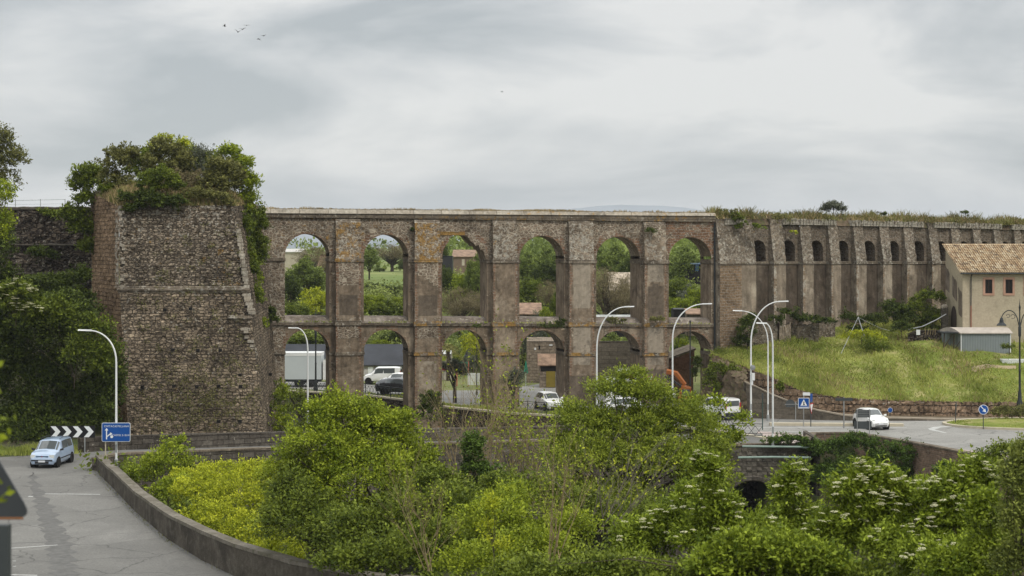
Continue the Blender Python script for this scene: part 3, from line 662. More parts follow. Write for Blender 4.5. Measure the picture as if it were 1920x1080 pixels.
# impost bands between buttresses, ledge, cornice, coping
def bands(e):
    for zf0, zf1, over in ((Z_imp0, Z_imp1, .1), (Z_li0, Z_li1, .1)):
        edges = [SL] + [x for o in OS for x in o] + [SR]
        for a, b in zip(edges[::2], edges[1::2]):
            m = MB(); m.hexa([(a - .06, -over, zf0(a)), (b + .06, -over, zf0(b)), (b + .06, TH + .02, zf0(b)), (a - .06, TH + .02, zf0(a))], [(a - .06, -over, zf1(a)), (b + .06, -over, zf1(b)), (b + .06, TH + .02, zf1(b)), (a - .06, TH + .02, zf1(a))], (0, .1, .2, 0)); m.build('impost_band', M_cor, e)
    m = MB(); n = 60
    def zz(u): return Z_led0(lerp(SL, SR, u))
    # the wide sill over the lower arches: mossy edge, sloping slab
    m.grid(lambda u, v: (lerp(SL, SR, u), -.16 - .03 * math.sin(u * 300) * (v > .3), zz(u) + v * .22 + rnd.uniform(-.02, .02)), 120, 2, lambda u, v, P_: (.05, .2, .12, 0))
    m.grid(lambda u, v: (lerp(SL, SR, u), lerp(-.16, TH + .1, v), zz(u) + .22 + .5 * sm(v * 3)), 60, 4, lambda u, v, P_: (.75, .05, .25, 0))
    m.grid(lambda u, v: (lerp(SL, SR, u), lerp(.0, -.16, v), zz(u)), 60, 1, lambda u, v, P_: (0, 0, 0, 0))
    m.grid(lambda u, v: (lerp(SL, SR, u), TH + .1, zz(u) + v * .7), 60, 1, lambda u, v, P_: (0, 0, 0, 0))
    m.build('ledge', M_cor, e)
    m = MB(); m.grid(lambda u, v: (lerp(SL, SR, u), -.20 - .06 * v, lerp(Z_cor(lerp(SL, SR, u)), Z_cb(lerp(SL, SR, u)), v) + rnd.uniform(-.015, .015)), 160, 2, lambda u, v, P_: (0, .33 if u > .33 else .05, .22 if u < .3 or u > .6 else .05, 0))
    m.grid(lambda u, v: (lerp(SL, SR, u), lerp(.02, -.2, v), Z_cor(lerp(SL, SR, u))), 60, 1, lambda u, v, P_: (0, 0, 0, 0))
    m.grid(lambda u, v: (lerp(SL, SR, u), TH + .1, lerp(Z_cor(lerp(SL, SR, u)), Z_cb(lerp(SL, SR, u)), v)), 60, 1, lambda u, v, P_: (0, 0, 0, 0))
    m.build('cornice', M_cor, e)
    m = MB(); T = lambda u: lerp(SL, SR, u)
    m.grid(lambda u, v: (T(u), lerp(-.34, -.1, v), lerp(Z_cb(T(u)) + .003, Z_top(T(u)) - .06, v)), 200, 2, lambda u, v, P_: (0, .28 if u > .5 else 0, .25, 0))
    m.grid(lambda u, v: (T(u), lerp(-.1, TH + .15, v), Z_top(T(u)) - .06 + rnd.uniform(0, .05)), 200, 1, lambda u, v, P_: (0, .4, 0, 0))
    m.grid(lambda u, v: (T(u), lerp(TH + .1, -.34, v), Z_cb(T(u)) + .003), 60, 1, lambda u, v, P_: (0, 0, 0, 0))
    m.grid(lambda u, v: (T(u), TH + .15, lerp(Z_cb(T(u)), Z_top(T(u)), v)), 60, 1, lambda u, v, P_: (0, 0, 0, 0))
    m.build('coping', M_cop, e)
bands(aq)
# remaining lintel beam in the third arch, drain pipe at the right end
o3 = OS[2]; m = MB(); m.box(lerp(*o3, -.06), lerp(*o3, .5), -.08, .6, Z_apex(o3[0]) - .02, Z_apex(o3[0]) + .28, (0, .75, .1, 0)); m.build('lintel_beam', M_cor, aq)
m = MB(); m.tube([(SR - .06, -.16, .4), (SR - .06, -.16, Z_cor(SR) - .1)], .07, 8); m.build('drain_pipe', M_iron, aq)
# dry grass along the coping
rr = np.random.default_rng(4); pts = []
for _ in range(2600):
    s = rr.uniform(SL, SR); dens = .25 + .5 * (s > 17) * (s < 28)
    if rr.random() < dens: pts.append((s, rr.uniform(-.05, .5), Z_top(s) - .05))
tufts('dry_grass', L_dry, pts, .14, 3, w=.09, parent=aq)
pts = [(rr.uniform(SL, SR), rr.uniform(-.15, .15), 0) for _ in range(500)]; pts = [(s, y, Z_led0(s) + .25) for s, y, _ in pts]
tufts('ledge_moss', L_grass, pts, .14, 8, w=.1, parent=aq)

# ---------------------------------------------------------------- the buttressed run on the right
ang2 = math.atan2(A2.y - A1.y, A2.x - A1.x); D2 = Vector((math.cos(ang2), math.sin(ang2), 0)); N2 = Vector((-D2.y, D2.x, 0))
PB = 0.72
def s2(px, off=0): return s_of(px, A1, D2, N2, off)
def z2(py, px): s = s2(px); return ZY(py, ys(s, A1, D2, N2))
def line2(*pp):
    q = [(s2(px), z2(py, px)) for px, py in pp]; return lambda s: interp(s, q) if q[0][0] <= s <= q[-1][0] else (q[0][1] if s < q[0][0] else q[-1][1] + (s - q[-1][0]) * (q[-1][1] - q[-2][1]) / (q[-1][0] - q[-2][0]))
T_cor1 = line2((1340, 409), (1470, 410), (1650, 414), (1910, 421)); T_cor0 = line2((1340, 421), (1470, 421), (1650, 424.5), (1910, 431))
T_i1 = line2((1340, 490.5), (1910, 489)); T_i0 = line2((1340, 495.5), (1910, 494)); T_ap = line2((1414, 450), (1900, 453))
E2 = s2(1990); bw = empty('buttressed_aqueduct_wall', (A1.x, A1.y, 0), 'overgrown blind-arched stone wall with sloping buttresses running back on the right', 'wall', rz=ang2)
Bf = [(1451, 1474), (1506, 1526), (1559, 1577), (1606, 1625), (1656, 1673), (1701, 1719), (1748, 1764), (1790, 1806), (1831, 1846), (1870, 1884), (1908, 1921), (1944, 1957)]
BS = [(s2(a, PB), s2(b, PB)) for a, b in Bf]
s_blk = s2(1418, PB)
bays = []; prev = s_blk
for a, b in BS: bays.append((prev, a)); prev = b
bays.append((prev, E2))
def back_wall(e):
    mb = MB()
    def cell(a, b, zf, zt, y, fn, ns=1):
        nz = max(1, int((zt((a + b) / 2) - zf((a + b) / 2)) / .6))
        mb.grid(lambda u, v: (lerp(a, b, u), y, lerp(zf(lerp(a, b, u)), zt(lerp(a, b, u)), v)), ns, nz, fn)
    for (a, b) in bays:
        w = b - a; o = (a + .04, a + .84 * w); c = (o[0] + o[1]) / 2; nw = o[1] - o[0]
        S = sorted(set([a, b] + [o[0] + nw * (1 - math.cos(math.pi * k / 12)) / 2 for k in range(13)]))
        for x0, x1 in zip(S, S[1:]):
            inn = o[0] - 1e-4 < (x0 + x1) / 2 < o[1] + 1e-4
            up = lambda u, v, P_: (.12, .06, .14, .25)
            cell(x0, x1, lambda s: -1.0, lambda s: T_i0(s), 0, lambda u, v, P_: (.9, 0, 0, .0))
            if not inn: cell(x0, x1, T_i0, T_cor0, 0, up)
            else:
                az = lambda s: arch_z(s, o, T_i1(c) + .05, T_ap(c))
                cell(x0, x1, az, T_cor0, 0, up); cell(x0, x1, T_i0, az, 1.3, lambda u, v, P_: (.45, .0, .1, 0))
                mb.add([(x0, 0, az(x0)), (x1, 0, az(x1)), (x1, 1.3, az(x1)), (x0, 1.3, az(x0))], [(0, 1, 2, 3)], [(.3, 0, 0, .3)] * 4)
                mb.add([(x0, 0, T_i0(x0)), (x1, 0, T_i0(x1)), (x1, 1.3, T_i0(x1)), (x0, 1.3, T_i0(x0))], [(0, 1, 2, 3)], [(.3, 0, 0, 0)] * 4)
        for s in o:
            za = arch_z(s, o, T_i1(c) + .05, T_ap(c)); mb.add([(s, 0, T_i0(s)), (s, 1.3, T_i0(s)), (s, 1.3, za), (s, 0, za)], [(0, 1, 2, 3)], [(.35, 0, .05, .2)] * 4)
    # rear face, top and ends
    mb.add([(2.2, 3.2, -1), (E2, 3.2, -1), (E2, 3.2, T_cor0(E2)), (2.2, 3.2, T_cor0(0))], [(0, 1, 2, 3)], [(.1, 0, 0, 0)] * 4)
    mb.add([(E2, 0, -1), (E2, 3.2, -1), (E2, 3.2, T_cor0(E2)), (E2, 0, T_cor0(E2))], [(0, 1, 2, 3)], [(.1, 0, 0, 0)] * 4)
    for a, b in zip(np.linspace(0, E2, 20), np.linspace(0, E2, 20)[1:]): mb.add([(a, 0, T_cor0(a)), (b, 0, T_cor0(b)), (b, 3.2, T_cor0(b)), (a, 3.2, T_cor0(a))], [(0, 1, 2, 3)], [(0, .1, 0, 0)] * 4)
    mb.add([(2.2, 3.2, -1), (0, 0, -1), (0, 0, T_cor0(0)), (2.2, 3.2, T_cor0(0))], [(0, 1, 2, 3)], [(.1, 0, 0, 0)] * 4)
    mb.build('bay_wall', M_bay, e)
back_wall(bw)
def slope_buttress(e, a, b, i, block=False):
    mb = MB(); c = (a + b) / 2; zt = T_cor1(c) - .05; zi = T_i1(c); r_ = random.Random(i)
    tx = 0.12
    front = lambda v: (-PB if v <= 0 else lerp(-PB, -tx, v ** 1.0))
    pl = .92 if i % 3 else .7
    nu = 24 if block else 6
    if block: lowf = lambda u, v, P_: (.35 if u < .58 else .95, 0, .03, (.75 if u < .58 else 0) if abs(u - .56) > .05 else .9)
    else: lowf = lambda u, v, P_: (pl, 0, .06 + (.55 if (u < .18) and r_.random() < .55 else 0) , .75 if u < .2 else (.45 if u > .9 else 0))
    upf = lambda u, v, P_: (0, .06 if i % 2 else .14, .37 - .18 * v + (.12 if u < .2 else 0), 0)
    mb.grid(lambda u, v: (lerp(a, b, u), -PB + r_.uniform(-.02, .02), lerp(-1, T_i0(c), v)), nu, 24, lowf)
    mb.grid(lambda u, v: (lerp(a, b, u), front(v) + r_.uniform(-.05, .05), lerp(zi, zt, v)), nu, 16, upf)
    for s, off in ((a, 0), (b, 0)):
        mb.grid(lambda u, v: (s, lerp(0.02, -PB, u), lerp(-1, T_i0(c), v)), 3, 16, lambda u, v, P_: (.85 if u < .6 else .5, 0, .05 + (.4 if u > .6 and r_.random() < .4 else 0), .5 if u > .7 else 0))
        mb.grid(lambda u, v: (s, lerp(0.02, front(v), u), lerp(zi, zt, v)), 2, 8, lambda u, v, P_: (.15, 0, .05, .2))
    mb.add([(a, front(1), zt), (b, front(1), zt), (b, .3, zt), (a, .3, zt)], [(0, 1, 2, 3)], [(0, .2, .3, 0)] * 4)
    mb.build('buttress', M_wall2, e)
    m = MB(); m.box(a - .05, b + .05, -PB - .1, .01, T_i0(c), T_i1(c), (0, .12, .45, 0)); m.build('band_course', M_cor, e)
for i, (a, b) in enumerate(BS): slope_buttress(bw, a, b, i)
slope_buttress(bw, 0.0, s_blk, 40, True)
for a, b in bays: m = MB(); m.hexa([(a, -.1, T_i0(a)), (b, -.1, T_i0(b)), (b, .0, T_i0(b)), (a, .0, T_i0(a))], [(a, -.1, T_i1(a)), (b, -.1, T_i1(b)), (b, .0, T_i1(b)), (a, .0, T_i1(a))], (0, .08, .2, 0)); m.build('impost_band', M_cor, bw)
# cornice of pale, partly lost stones
m = MB(); s = .2; r_ = random.Random(9)
while s < E2 - .5:
    L = r_.uniform(.25, .5); miss = math.sin(s * .55) + math.sin(s * 1.7 + 1) > 1.05 or (3 < s < 7.5)
    if not miss: m.hexa([(s, -.32 + r_.uniform(-.05, .05), T_cor0(s)), (s + L - .04, -.32, T_cor0(s)), (s + L - .04, .4, T_cor0(s)), (s, .4, T_cor0(s))], [(s + .03, -.38 + r_.uniform(-.06, .05), T_cor1(s) + r_.uniform(-.08, .06)), (s + L - .06, -.36, T_cor1(s) + r_.uniform(-.08, .06)), (s + L - .06, .4, T_cor1(s)), (s + .03, .4, T_cor1(s))], (0, .10, .62, 0))
    s += L
m.build('cornice', M_cor, bw)
# vegetation on the top
rr = np.random.default_rng(14); pts = []; pg = []
for _ in range(6500):
    s = rr.uniform(0.1, E2); y = rr.uniform(-.3, 2.6); k = .5 + .5 * math.sin(s * .8 + y * 3)
    if math.sin(s * 1.9) + math.sin(s * .63 + 1) < -.4 and rr.random() < .75: continue
    z = T_cor1(s) - .12 + .45 * math.exp(-((y - 1.1) / .9) ** 2)
    (pts if rr.random() < .30 + .45 * k else pg).append((s, y, z))
m = MB(); m.grid(lambda u, v: (lerp(0, E2, u) + (2.2 * v * (1 - u)), lerp(-.1, 3.2, v), (T_cor0(lerp(0, E2, u)) - .04 if v == 0 else T_cor1(lerp(0, E2, u)) - .16 + .42 * math.exp(-((v * 3.3 - 1.2) / .9) ** 2) + rnd.uniform(-.12, .12))), 120, 7); m.build('soil_top', M_soil, bw, smooth=True)
tufts('dry_grass', L_dry, pts, .46, 5, w=.09, lean=.5, parent=bw); tufts('green_grass', L_olive, pg, .6, 6, w=.11, lean=.6, parent=bw)
rw = np.random.default_rng(61); cl = np.array([(s_, rw.uniform(-.4, 1.8), T_cor1(s_) + rw.uniform(-.25, .35)) for s_ in rw.uniform(.2, E2, 240) if math.sin(s_ * 1.1) + rw.uniform(-1, 1) > 0]); ix = rw.integers(0, len(cl), 9000)
link('weeds', quads_mesh('weeds', leaf_quads(rw, cl[ix] + rw.normal(size=(9000, 3)) * (.28, .25, .16), rw.normal(size=(9000, 3)) + (0, 0, .3), .1 + .08 * rw.random(9000), .5), np.clip(.5 + .3 * rw.normal(size=9000), 0, 1), L_olive), bw)
# ---------------------------------------------------------------- bastion
def cpt(px, py, Y): return P(px, py, Y)
def patch(mb, bl, br, tr, tl, afn=None, jit=.05, res=.3, seed=1):
    bl, br, tr, tl = map(Vector, (bl, br, tr, tl)); r_ = random.Random(seed)
    nu = max(2, int((br - bl).length / res)); nv = max(2, int((tl - bl).length / res)); nrm = (br - bl).cross(tl - bl).normalized()
    def f(u, v):
        p = bl.lerp(br, u).lerp(tl.lerp(tr, u), v); k = jit if 0 < u < 1 and v < 1 else jit * .4
        return tuple(p + nrm * r_.uniform(-k, k))
    mb.grid(f, nu, nv, afn)
ba = empty('bastion', (-25, 121, 1), 'massive ruined stone bastion with leaning walls and shrubs growing on its top, beside the aqueduct', 'bastion'); ba.location = (0, 0, 0)
FLt, FLc, FLb = cpt(224, 385, 121.2), cpt(224, 543, 120), cpt(243, 850, 116.5)
FRt, FRc = cpt(440, 385, 122.4), cpt(466, 543, 121)
FRm = cpt(470, 590, 120.6); FRb = cpt(500, 850, 117.5)
BLt, BLb = cpt(170, 362, 131), cpt(176, 860, 129)
BLc = BLt.lerp(BLb, .4)
JT, JM, JB = cpt(484, 385, 141.5), cpt(510, 596, 141.2), cpt(531, 900, 140)
mb = MB()
patch(mb, FLc, FRc, FRt, FLt, lambda u, v, p: (.0, .17 + .12 * (u > .75) * (v < .5), .20 + .42 * max(0, v - .5) + (.12 if u < .06 else 0), 0), .10, .28, 3); mb.build('upper_front', M_basup, ba)
mb = MB()
patch(mb, FLb, FRb, FRc, FLc, lambda u, v, p: (.30 * (u < .07), .09, .16 + (.1 if u < .04 and v > .7 else 0), .05), .07, .28, 4)
patch(mb, FRb, JB, JM, FRc, lambda u, v, p: (.0, .05, .12, .0), .06, .5, 5)
mb.build('lower_front', M_bas, ba)
mb = MB(); patch(mb, FRc, JM, JT, FRt, lambda u, v, p: (0, .1, .1, 0), .08, .5, 6)
mb.build('inner_side', M_bas, ba)
mb = MB(); patch(mb, BLc, FLc, FLt, BLt, lambda u, v, p: (0, .05, .05 + .45 * (u > .85), 0), .07, .28, 7)
patch(mb, BLb, FLb, FLc, BLc, lambda u, v, p: (.35 * (v < .5) * (u > .4), 0, .05, 0), .07, .28, 8); mb.build('outer_side', M_basL, ba)
m = MB()   # cornice roll and the short broken one lower down
def roll(a, b, r, nrm, out=.08):
    a, b = Vector(a), Vector(b); pts = [a.lerp(b, i / 24) + Vector((0, -out, rnd.uniform(-.02, .02))) for i in range(25)]; m.tube(pts, [r * rnd.uniform(.9, 1.08) for _ in pts], 8)
    m.tube([p + Vector((0, .03, r * 1.25)) for p in pts], [r * .55 * rnd.uniform(.8, 1.1) for _ in pts], 6); m.tube([p + Vector((0, .03, -r * 1.2)) for p in pts], [r * .5] * 25, 6)
roll(FLc + Vector((-.1, 0, 0)), FRc + Vector((.1, 0, 0)), .14, None); 
roll(cpt(428, 596, 120.0), cpt(472, 597, 119.9), .10, None)
m.a = [(0, .05, .35, 0)] * len(m.v); m.has = True; m.build('cornice', M_cor, ba)
# pale dressed corner stones and patches of render
m = MB(); r_ = random.Random(3)
def quoin(px, py, Y, w, h):
    m = MB(); p = cpt(px, py, Y); m.hexa([(p.x - w / 2, p.y - .06, p.z - h / 2), (p.x + w / 2, p.y - .06, p.z - h / 2), (p.x + w / 2, p.y + .25, p.z - h / 2), (p.x - w / 2, p.y + .25, p.z - h / 2)], [(p.x - w / 2, p.y - .05, p.z + h / 2), (p.x + w / 2 - .03, p.y - .05, p.z + h / 2), (p.x + w / 2, p.y + .25, p.z + h / 2), (p.x - w / 2, p.y + .25, p.z + h / 2)], (0, .02, .34, 0)); m.build('corner_stone', M_cop, ba)
for k in range(17): yy = 432 + k * 6.6; quoin(lerp(445, 463, (yy - 420) / 125), yy, 121.75 - (yy - 385) / 158 * .9, r_.uniform(.22, .45), .235)
for k in range(7): yy = 553 + k * 5.6; quoin(lerp(462, 472, k / 6), yy, 120.7 - k * .08, r_.uniform(.3, .6), .2)
for k in (0, 1, 4, 5, 9, 10, 12): yy = 460 + k * 6.4; quoin(229 + (k % 2) * 2, yy, 120.55 - k * .05, r_.uniform(.15, .3), .2)
for yy, xx in ((617, 458), (622, 461), (640, 470), (648, 473), (655, 474), (664, 476), (672, 474), (690, 478), (632, 462)): quoin(xx, yy, 119.75, r_.uniform(.2, .5), .2)
m = MB()   # putlog holes
for px, py in [(309, 581), (357, 579), (324, 656), (371, 657), (413, 657), (326, 724), (369, 725), (410, 724), (450, 703), (507, 702), (451, 725), (267, 726), (450, 790), (410, 790)]:
    Yv = lerp(120, 116.5, (py - 543) / 307) if px < 500 else 131
    p = cpt(px, py, Yv - .02); m = MB(); m.box(p.x - .11, p.x + .11, p.y - .1, p.y + .15, p.z - .10, p.z + .10); m.build('putlog_hole', M_dark, ba)
# earth mound on top
m = MB(); tc = (FLt + FRt + BLt + JT) / 4
def mound(u, v):
    p = FLt.lerp(FRt, u).lerp(BLt.lerp(JT, u), v); k = max(0, math.sin(math.pi * min(1, max(0, u)))) ** .6 * sm(v * 3.2) * (1 - .35 * v)
    return (p.x, p.y - (.12 if v == 0 else 0), p.z - (.35 if v == 0 else .03) + 1.5 * k * (1.15 - .3 * u) + rnd.uniform(-.1, .1) * k)
m.grid(mound, 26, 22, lambda u, v, p: (0, 0, 0, 0)); m.build('earth_mound', M_soil, ba, smooth=True, sharp=80)
rr = np.random.default_rng(21); pts = [mound(rr.random(), rr.random() * .55) for _ in range(5200)]
tufts('dry_grass', L_dry, pts, .38, 11, w=.08, parent=ba); tufts('weeds', L_olive, [mound(rr.random(), rr.random() * .8) for _ in range(2500)], .42, 12, w=.1, parent=ba)
# small plants rooted in the bastion face
def face_pt(px, py): t = (py - 385) / 465; return P(px, py, lerp(122, 116.6, t) - .05)
cl = []
for _ in range(430):
    if rr.random() < .55: px, py = rr.normal(370, 80), rr.normal(745, 30)
    else: px, py = rr.uniform(238, 455), rr.uniform(420, 835)
    if 236 < px < 490 and 400 < py < 845: cl.append(tuple(face_pt(px, py)))
C = np.array(cl); idx = rr.integers(0, len(C), 9000); P0 = C[idx] + rr.normal(size=(9000, 3)) * (.16, .05, .12)
link('wall_plants', quads_mesh('wall_plants', leaf_quads(rr, P0, rr.normal(size=(9000, 3)) + (0, 0, .4), .06 + .07 * rr.random(9000), .5), np.clip(.5 + .3 * rr.normal(size=9000), 0, 1), L_olive), ba)
# curtain wall behind on the left with its coping line and wire fence
cw = empty('curtain_wall', (0, 0, 0), 'dark old stone curtain wall behind the bastion at the left edge, topped by a thin fence', 'wall')
mb = MB(); patch(mb, cpt(-60, 620, 133), cpt(172, 620, 134), cpt(172, 391, 134.5), cpt(-60, 391, 133.5), lambda u, v, p: (0, .05, .22, 0), .12, .3, 31)
q = [cpt(-60, 391, 133.5), cpt(172, 391, 134.5)]; mb.add([q[0], q[1], q[1] + Vector((0, 3, 0)), q[0] + Vector((0, 3, 0))], [(0, 1, 2, 3)], [(0, 0, .2, 0)] * 4); mb.build('masonry', M_cur, cw)
m = MB(); a, b = q; m.tube([a.lerp(b, i / 20) + Vector((0, -.02, rnd.uniform(-.03, .03))) for i in range(21)], .14, 6); m.build('coping', M_par, cw)
for py in (459, 513): m = MB(); a, b = cpt(-60, py, 133.2), cpt(168, py, 134.2); m.tube([a.lerp(b, i / 20) + Vector((0, -.03, rnd.uniform(-.04, .04))) for i in range(21)], .09, 6); m.build('string_course', M_par, cw)
fe = empty('wire_fence', (0, 0, 0), 'thin wire fence standing on top of the curtain wall at the left', 'fence')
for px in (-20, 29, 76, 122): m = MB(); m.tube([cpt(px, 391, 134), cpt(px, 373, 134)], .028, 5); m.build('post', M_galv, fe)
m = MB(); m.tube([cpt(-30, 376, 134), cpt(29, 376, 134), cpt(76, 375, 134), cpt(122, 374, 134)], .018, 4); m.tube([cpt(-30, 384, 134), cpt(122, 382, 134)], .008, 4); m.build('rail', M_galv, fe)
# ---------------------------------------------------------------- terraces, roads and kerbs on the right
m = MB(); n = 60; vs = []
wp = [440, 534, 610, 685, 757, 830, 890, 950, 1000, 1060, 1130, 1200, 1280, 1350, 1430]
for px in wp: vs += [(*xy(px, yw(px) + .1), .40), (*xy(px, 190), .40)]
m.add(vs, [(2 * i, 2 * i + 1, 2 * i + 3, 2 * i + 2) for i in range(len(wp) - 1)]); tag(m.build('verge', groundmat('verge_grass', [(.12, .15, .045), (.17, .18, .07), (.2, .18, .1)], .3, 4, .6)), kind='structure')
def band(name, rows, z, mat):
    return sheet(name, [(xy(a, b), xy(c, d)) for a, b, c, d in rows], z, mat)
# street behind and through the arches
band('street', [(420, 168.5, 420, 178), (534, 166, 534, 176), (690, 160.5, 690, 170), (757, 156.5, 757, 167), (830, 150, 830, 163), (900, 145.5, 905, 163), (960, 142.5, 985, 168), (1010, 139.6, 1046, 175), (1060, 138.6, 1090, 160), (1200, 133.6, 1250, 152), (1330, 128.5, 1420, 146), (1430, 122.5, 1470, 140)], .404, M_asph2)
band('street', [(1430, 122.5, 1470, 139.5), (1515, 122.4, 1520, 138), (1600, 122.4, 1600, 138), (1690, 117.4, 1690, 137), (1770, 113, 1770, 136.5), (1850, 108.4, 1900, 136), (2000, 99.5, 2100, 135), (2150, 90, 2300, 130)], .405, M_asph2)
band('road_line', [(1440, 126.4, 1440, 126.65), (1560, 126.2, 1560, 126.45), (1600, 126.0, 1600, 126.25)], .41, M_white)
band('road_line', [(1430, 129.2, 1430, 129.45), (1560, 129.0, 1560, 129.25), (1700, 129.1, 1700, 129.35)], .41, M_white)
band('road_line', [(1775, 125.2, 1775, 125.5), (1744, 127.4, 1752, 127.9), (1740, 128.4, 1756, 128.2), (1750, 129.6, 1764, 129.2), (1790, 130.6, 1792, 130.2)], .411, M_white)
band('pavement', [(1420, 117.4, 1420, 126.5), (1470, 117.3, 1470, 125.5), (1512, 117.2, 1512, 124.0)], .42, M_pink)
band('pavement', [(1700, 116.9, 1700, 118.0), (1780, 112.3, 1790, 115.5), (1850, 108.6, 1868, 113), (2000, 99.6, 2040, 106)], .42, M_pink)
def kerb(pts, h=.14, w=.25, z=.40, closed=False, name='kerb'):
    P2 = [Vector((x, y, 0)) for x, y in pts]; mb = MB(); vs = []
    for i, p in enumerate(P2):
        if closed: d = P2[(i + 1) % len(P2)] - P2[i - 1]
        else: d = P2[min(i + 1, len(P2) - 1)] - P2[max(i - 1, 0)]
        d.normalize(); nn = Vector((-d.y, d.x, 0)) * w / 2
        for a, zz in ((-1, z - .1), (-1, z + h), (1, z + h), (1, z - .1)): q = p + nn * a; vs.append((q.x, q.y, zz))
    N_ = len(P2); fs = [(i * 4 + k, (i + 1) % N_ * 4 + k, (i + 1) % N_ * 4 + (k + 1) % 4, i * 4 + (k + 1) % 4) for i in range(N_ if closed else N_ - 1) for k in range(4)]
    if not closed: fs += [(0, 1, 2, 3), (N_ * 4 - 1, N_ * 4 - 2, N_ * 4 - 3, N_ * 4 - 4)]
    mb.add(vs, fs); return tag(mb.build(name, M_kerb), kind='structure')
isl = [(41.5 + 8.2 * math.cos(t), 131.2 + 4.3 * math.sin(t)) for t in np.linspace(0, 2 * math.pi, 48, endpoint=False)]
kerb(isl, .16, .3, closed=True)
m = MB(); m.add([(x, y, .50) for x, y in isl] + [(41.5 + 4 * math.cos(t), 131.2 + 2 * math.sin(t), .72) for t in np.linspace(0, 2 * math.pi, 48, endpoint=False)], [(i, (i + 1) % 48, 48 + (i + 1) % 48, 48 + i) for i in range(48)] + [tuple(range(48, 96))]); tag(m.build('roundabout_island', M_grass), kind='structure')
tI = [(41.5 + r * 7.8 * math.cos(t), 131.2 + r * 4 * math.sin(t), .5 + .2 * (1 - r)) for r, t in zip(np.sqrt(np.random.default_rng(3).random(2200)), np.random.default_rng(4).random(2200) * 6.28)]
tufts('short_grass', L_grass, tI, .12, 77, w=.06, label='short grass on the roundabout island at the right', cat='grass', kind='stuff')
kerb([xy(px, 130.6 + .3 * math.sin(px * .01)) for px in range(1443, 1694, 10)], .2, .6)
# W retaining wall with railing
wall_run('retaining_wall', 'brown stone retaining wall with pale coping carrying the iron railing below the arches', 'wall', [(*xy(px, yw(px)), .4) for px in wp[::1]][::1], .12, .45, M_cur, M_kerb, .04, .14, -6.0, 6, .02)
def railing(label, pts, h=.95, z=.52, name='railing'):
    """iron railing with crossed bars between posts"""
    P2 = [Vector((x, y, z)) for x, y in pts]; e = empty(name, P2[0], label, 'railing'); e.location = (0, 0, 0); ps = MB(); rl = MB(); xs = MB()
    for a, b in zip(P2, P2[1:]):
        n = max(1, round((b - a).length / 2.0))
        for i in range(n):
            p, q = a.lerp(b, i / n), a.lerp(b, (i + 1) / n); up = Vector((0, 0, h)); ps = MB(); ps.box(p.x - .035, p.x + .035, p.y - .035, p.y + .035, p.z - .1, p.z + h + .08); ps.build('post', M_iron, e)
            rl.tube([p + up, q + up], .028, 4); rl.tube([p + up * .12, q + up * .12], .022, 4); rl.tube([p + up * .85, q + up * .85], .016, 4)
            k = 4
            for j in range(k):
                c, d = p.lerp(q, j / k), p.lerp(q, (j + 1) / k); xs.tube([c + up * .12, d + up * .85], .016, 4, cap=False); xs.tube([d + up * .12, c + up * .85], .016, 4, cap=False)
    rl.build('rail', M_iron, e); xs.build('cross_bars', M_iron, e)
railing('black iron railing with crossed bars on the retaining wall seen through the left lower arches', [xy(px, yw(px) + .25) for px in (450, 534, 685, 757, 815)])
railing('plain black iron railing along the street edge behind the central feathery tree', [xy(px, yw(px) + .25) for px in (955, 1060, 1200, 1350, 1372)])
railing('short black iron railing with crossed bars on a stone plinth beside the white lamp posts', [xy(1374, 121.6), xy(1430, 121.2)], .95, .55)
# bridge over the ravine with arch opening
br = empty('road_bridge', (0, 0, 0), 'dark ivy-hung stone road bridge with a low arch over the ravine', 'bridge')
def bridge(e):
    mb = MB(); x0, x1, y = PX(1236, 117), PX(1516, 117), 117.0; zt = .45; cx, rw, zs = PX(1412, 117), 1.9, -3.9
    S = sorted(set(list(np.linspace(x0, x1, 30)) + [cx + rw * math.cos(t) for t in np.linspace(0, math.pi, 17)]))
    for a, b in zip(S, S[1:]):
        inn = cx - rw < (a + b) / 2 < cx + rw
        f = lambda x: zs + math.sqrt(max(0, rw * rw - (x - cx) ** 2)) if inn else -9
        mb.grid(lambda u, v: (lerp(a, b, u), y + .03 * math.sin(a * 9 + v * 30), lerp(f(lerp(a, b, u)), zt, v)), 1, 12, lambda u, v, p: (.2, 0, .12, 0))
        if inn: mb.add([(a, y, f(a)), (b, y, f(b)), (b, y + 8, f(b)), (a, y + 8, f(a))], [(0, 1, 2, 3)], [(0, 0, 0, 0)] * 4)
    for x in (cx - rw, cx + rw): mb.add([(x, y, -9), (x, y + 8, -9), (x, y + 8, zs), (x, y, zs)], [(0, 1, 2, 3)], [(0, 0, 0, 0)] * 4)
    mb.add([(x0, y + 8, -9), (x1, y + 8, -9), (x1, y + 8, zt), (x0, y + 8, zt)], [(0, 1, 2, 3)], [(0, 0, 0, 0)] * 4); mb.build('masonry', M_par, e)
    m = MB(); m.box(x0, x1, y - .08, y + .35, .44, .60); m.build('coping', M_cor, e)
    m = MB(); ring = [(cx + (rw + .22) * math.cos(t), zs + (rw + .22) * math.sin(t)) for t in np.linspace(0, math.pi, 15)]; m.tube([(x, y - .02, z) for x, z in ring], .2, 6); m.build('arch_ring', M_par, e)
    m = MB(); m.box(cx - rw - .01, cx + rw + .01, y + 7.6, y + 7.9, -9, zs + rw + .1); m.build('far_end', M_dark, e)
bridge(br)
gp = empty('pipe', (0, 0, 0), 'pair of pale green water pipes crossing the bridge side above the dark arch', 'pipe')
for q in ([(1392, 837, 116.2), (1500, 838, 116.2), (1540, 842, 117.0)], [(1384, 858, 115.8), (1450, 857, 115.8), (1520, 858, 116.2)]):
    m = MB(); m.tube([P(*a) for a in q], .075, 8); m.build('pipe_run', plain('green_pipe', (.22, .29, .25), .5), gp)
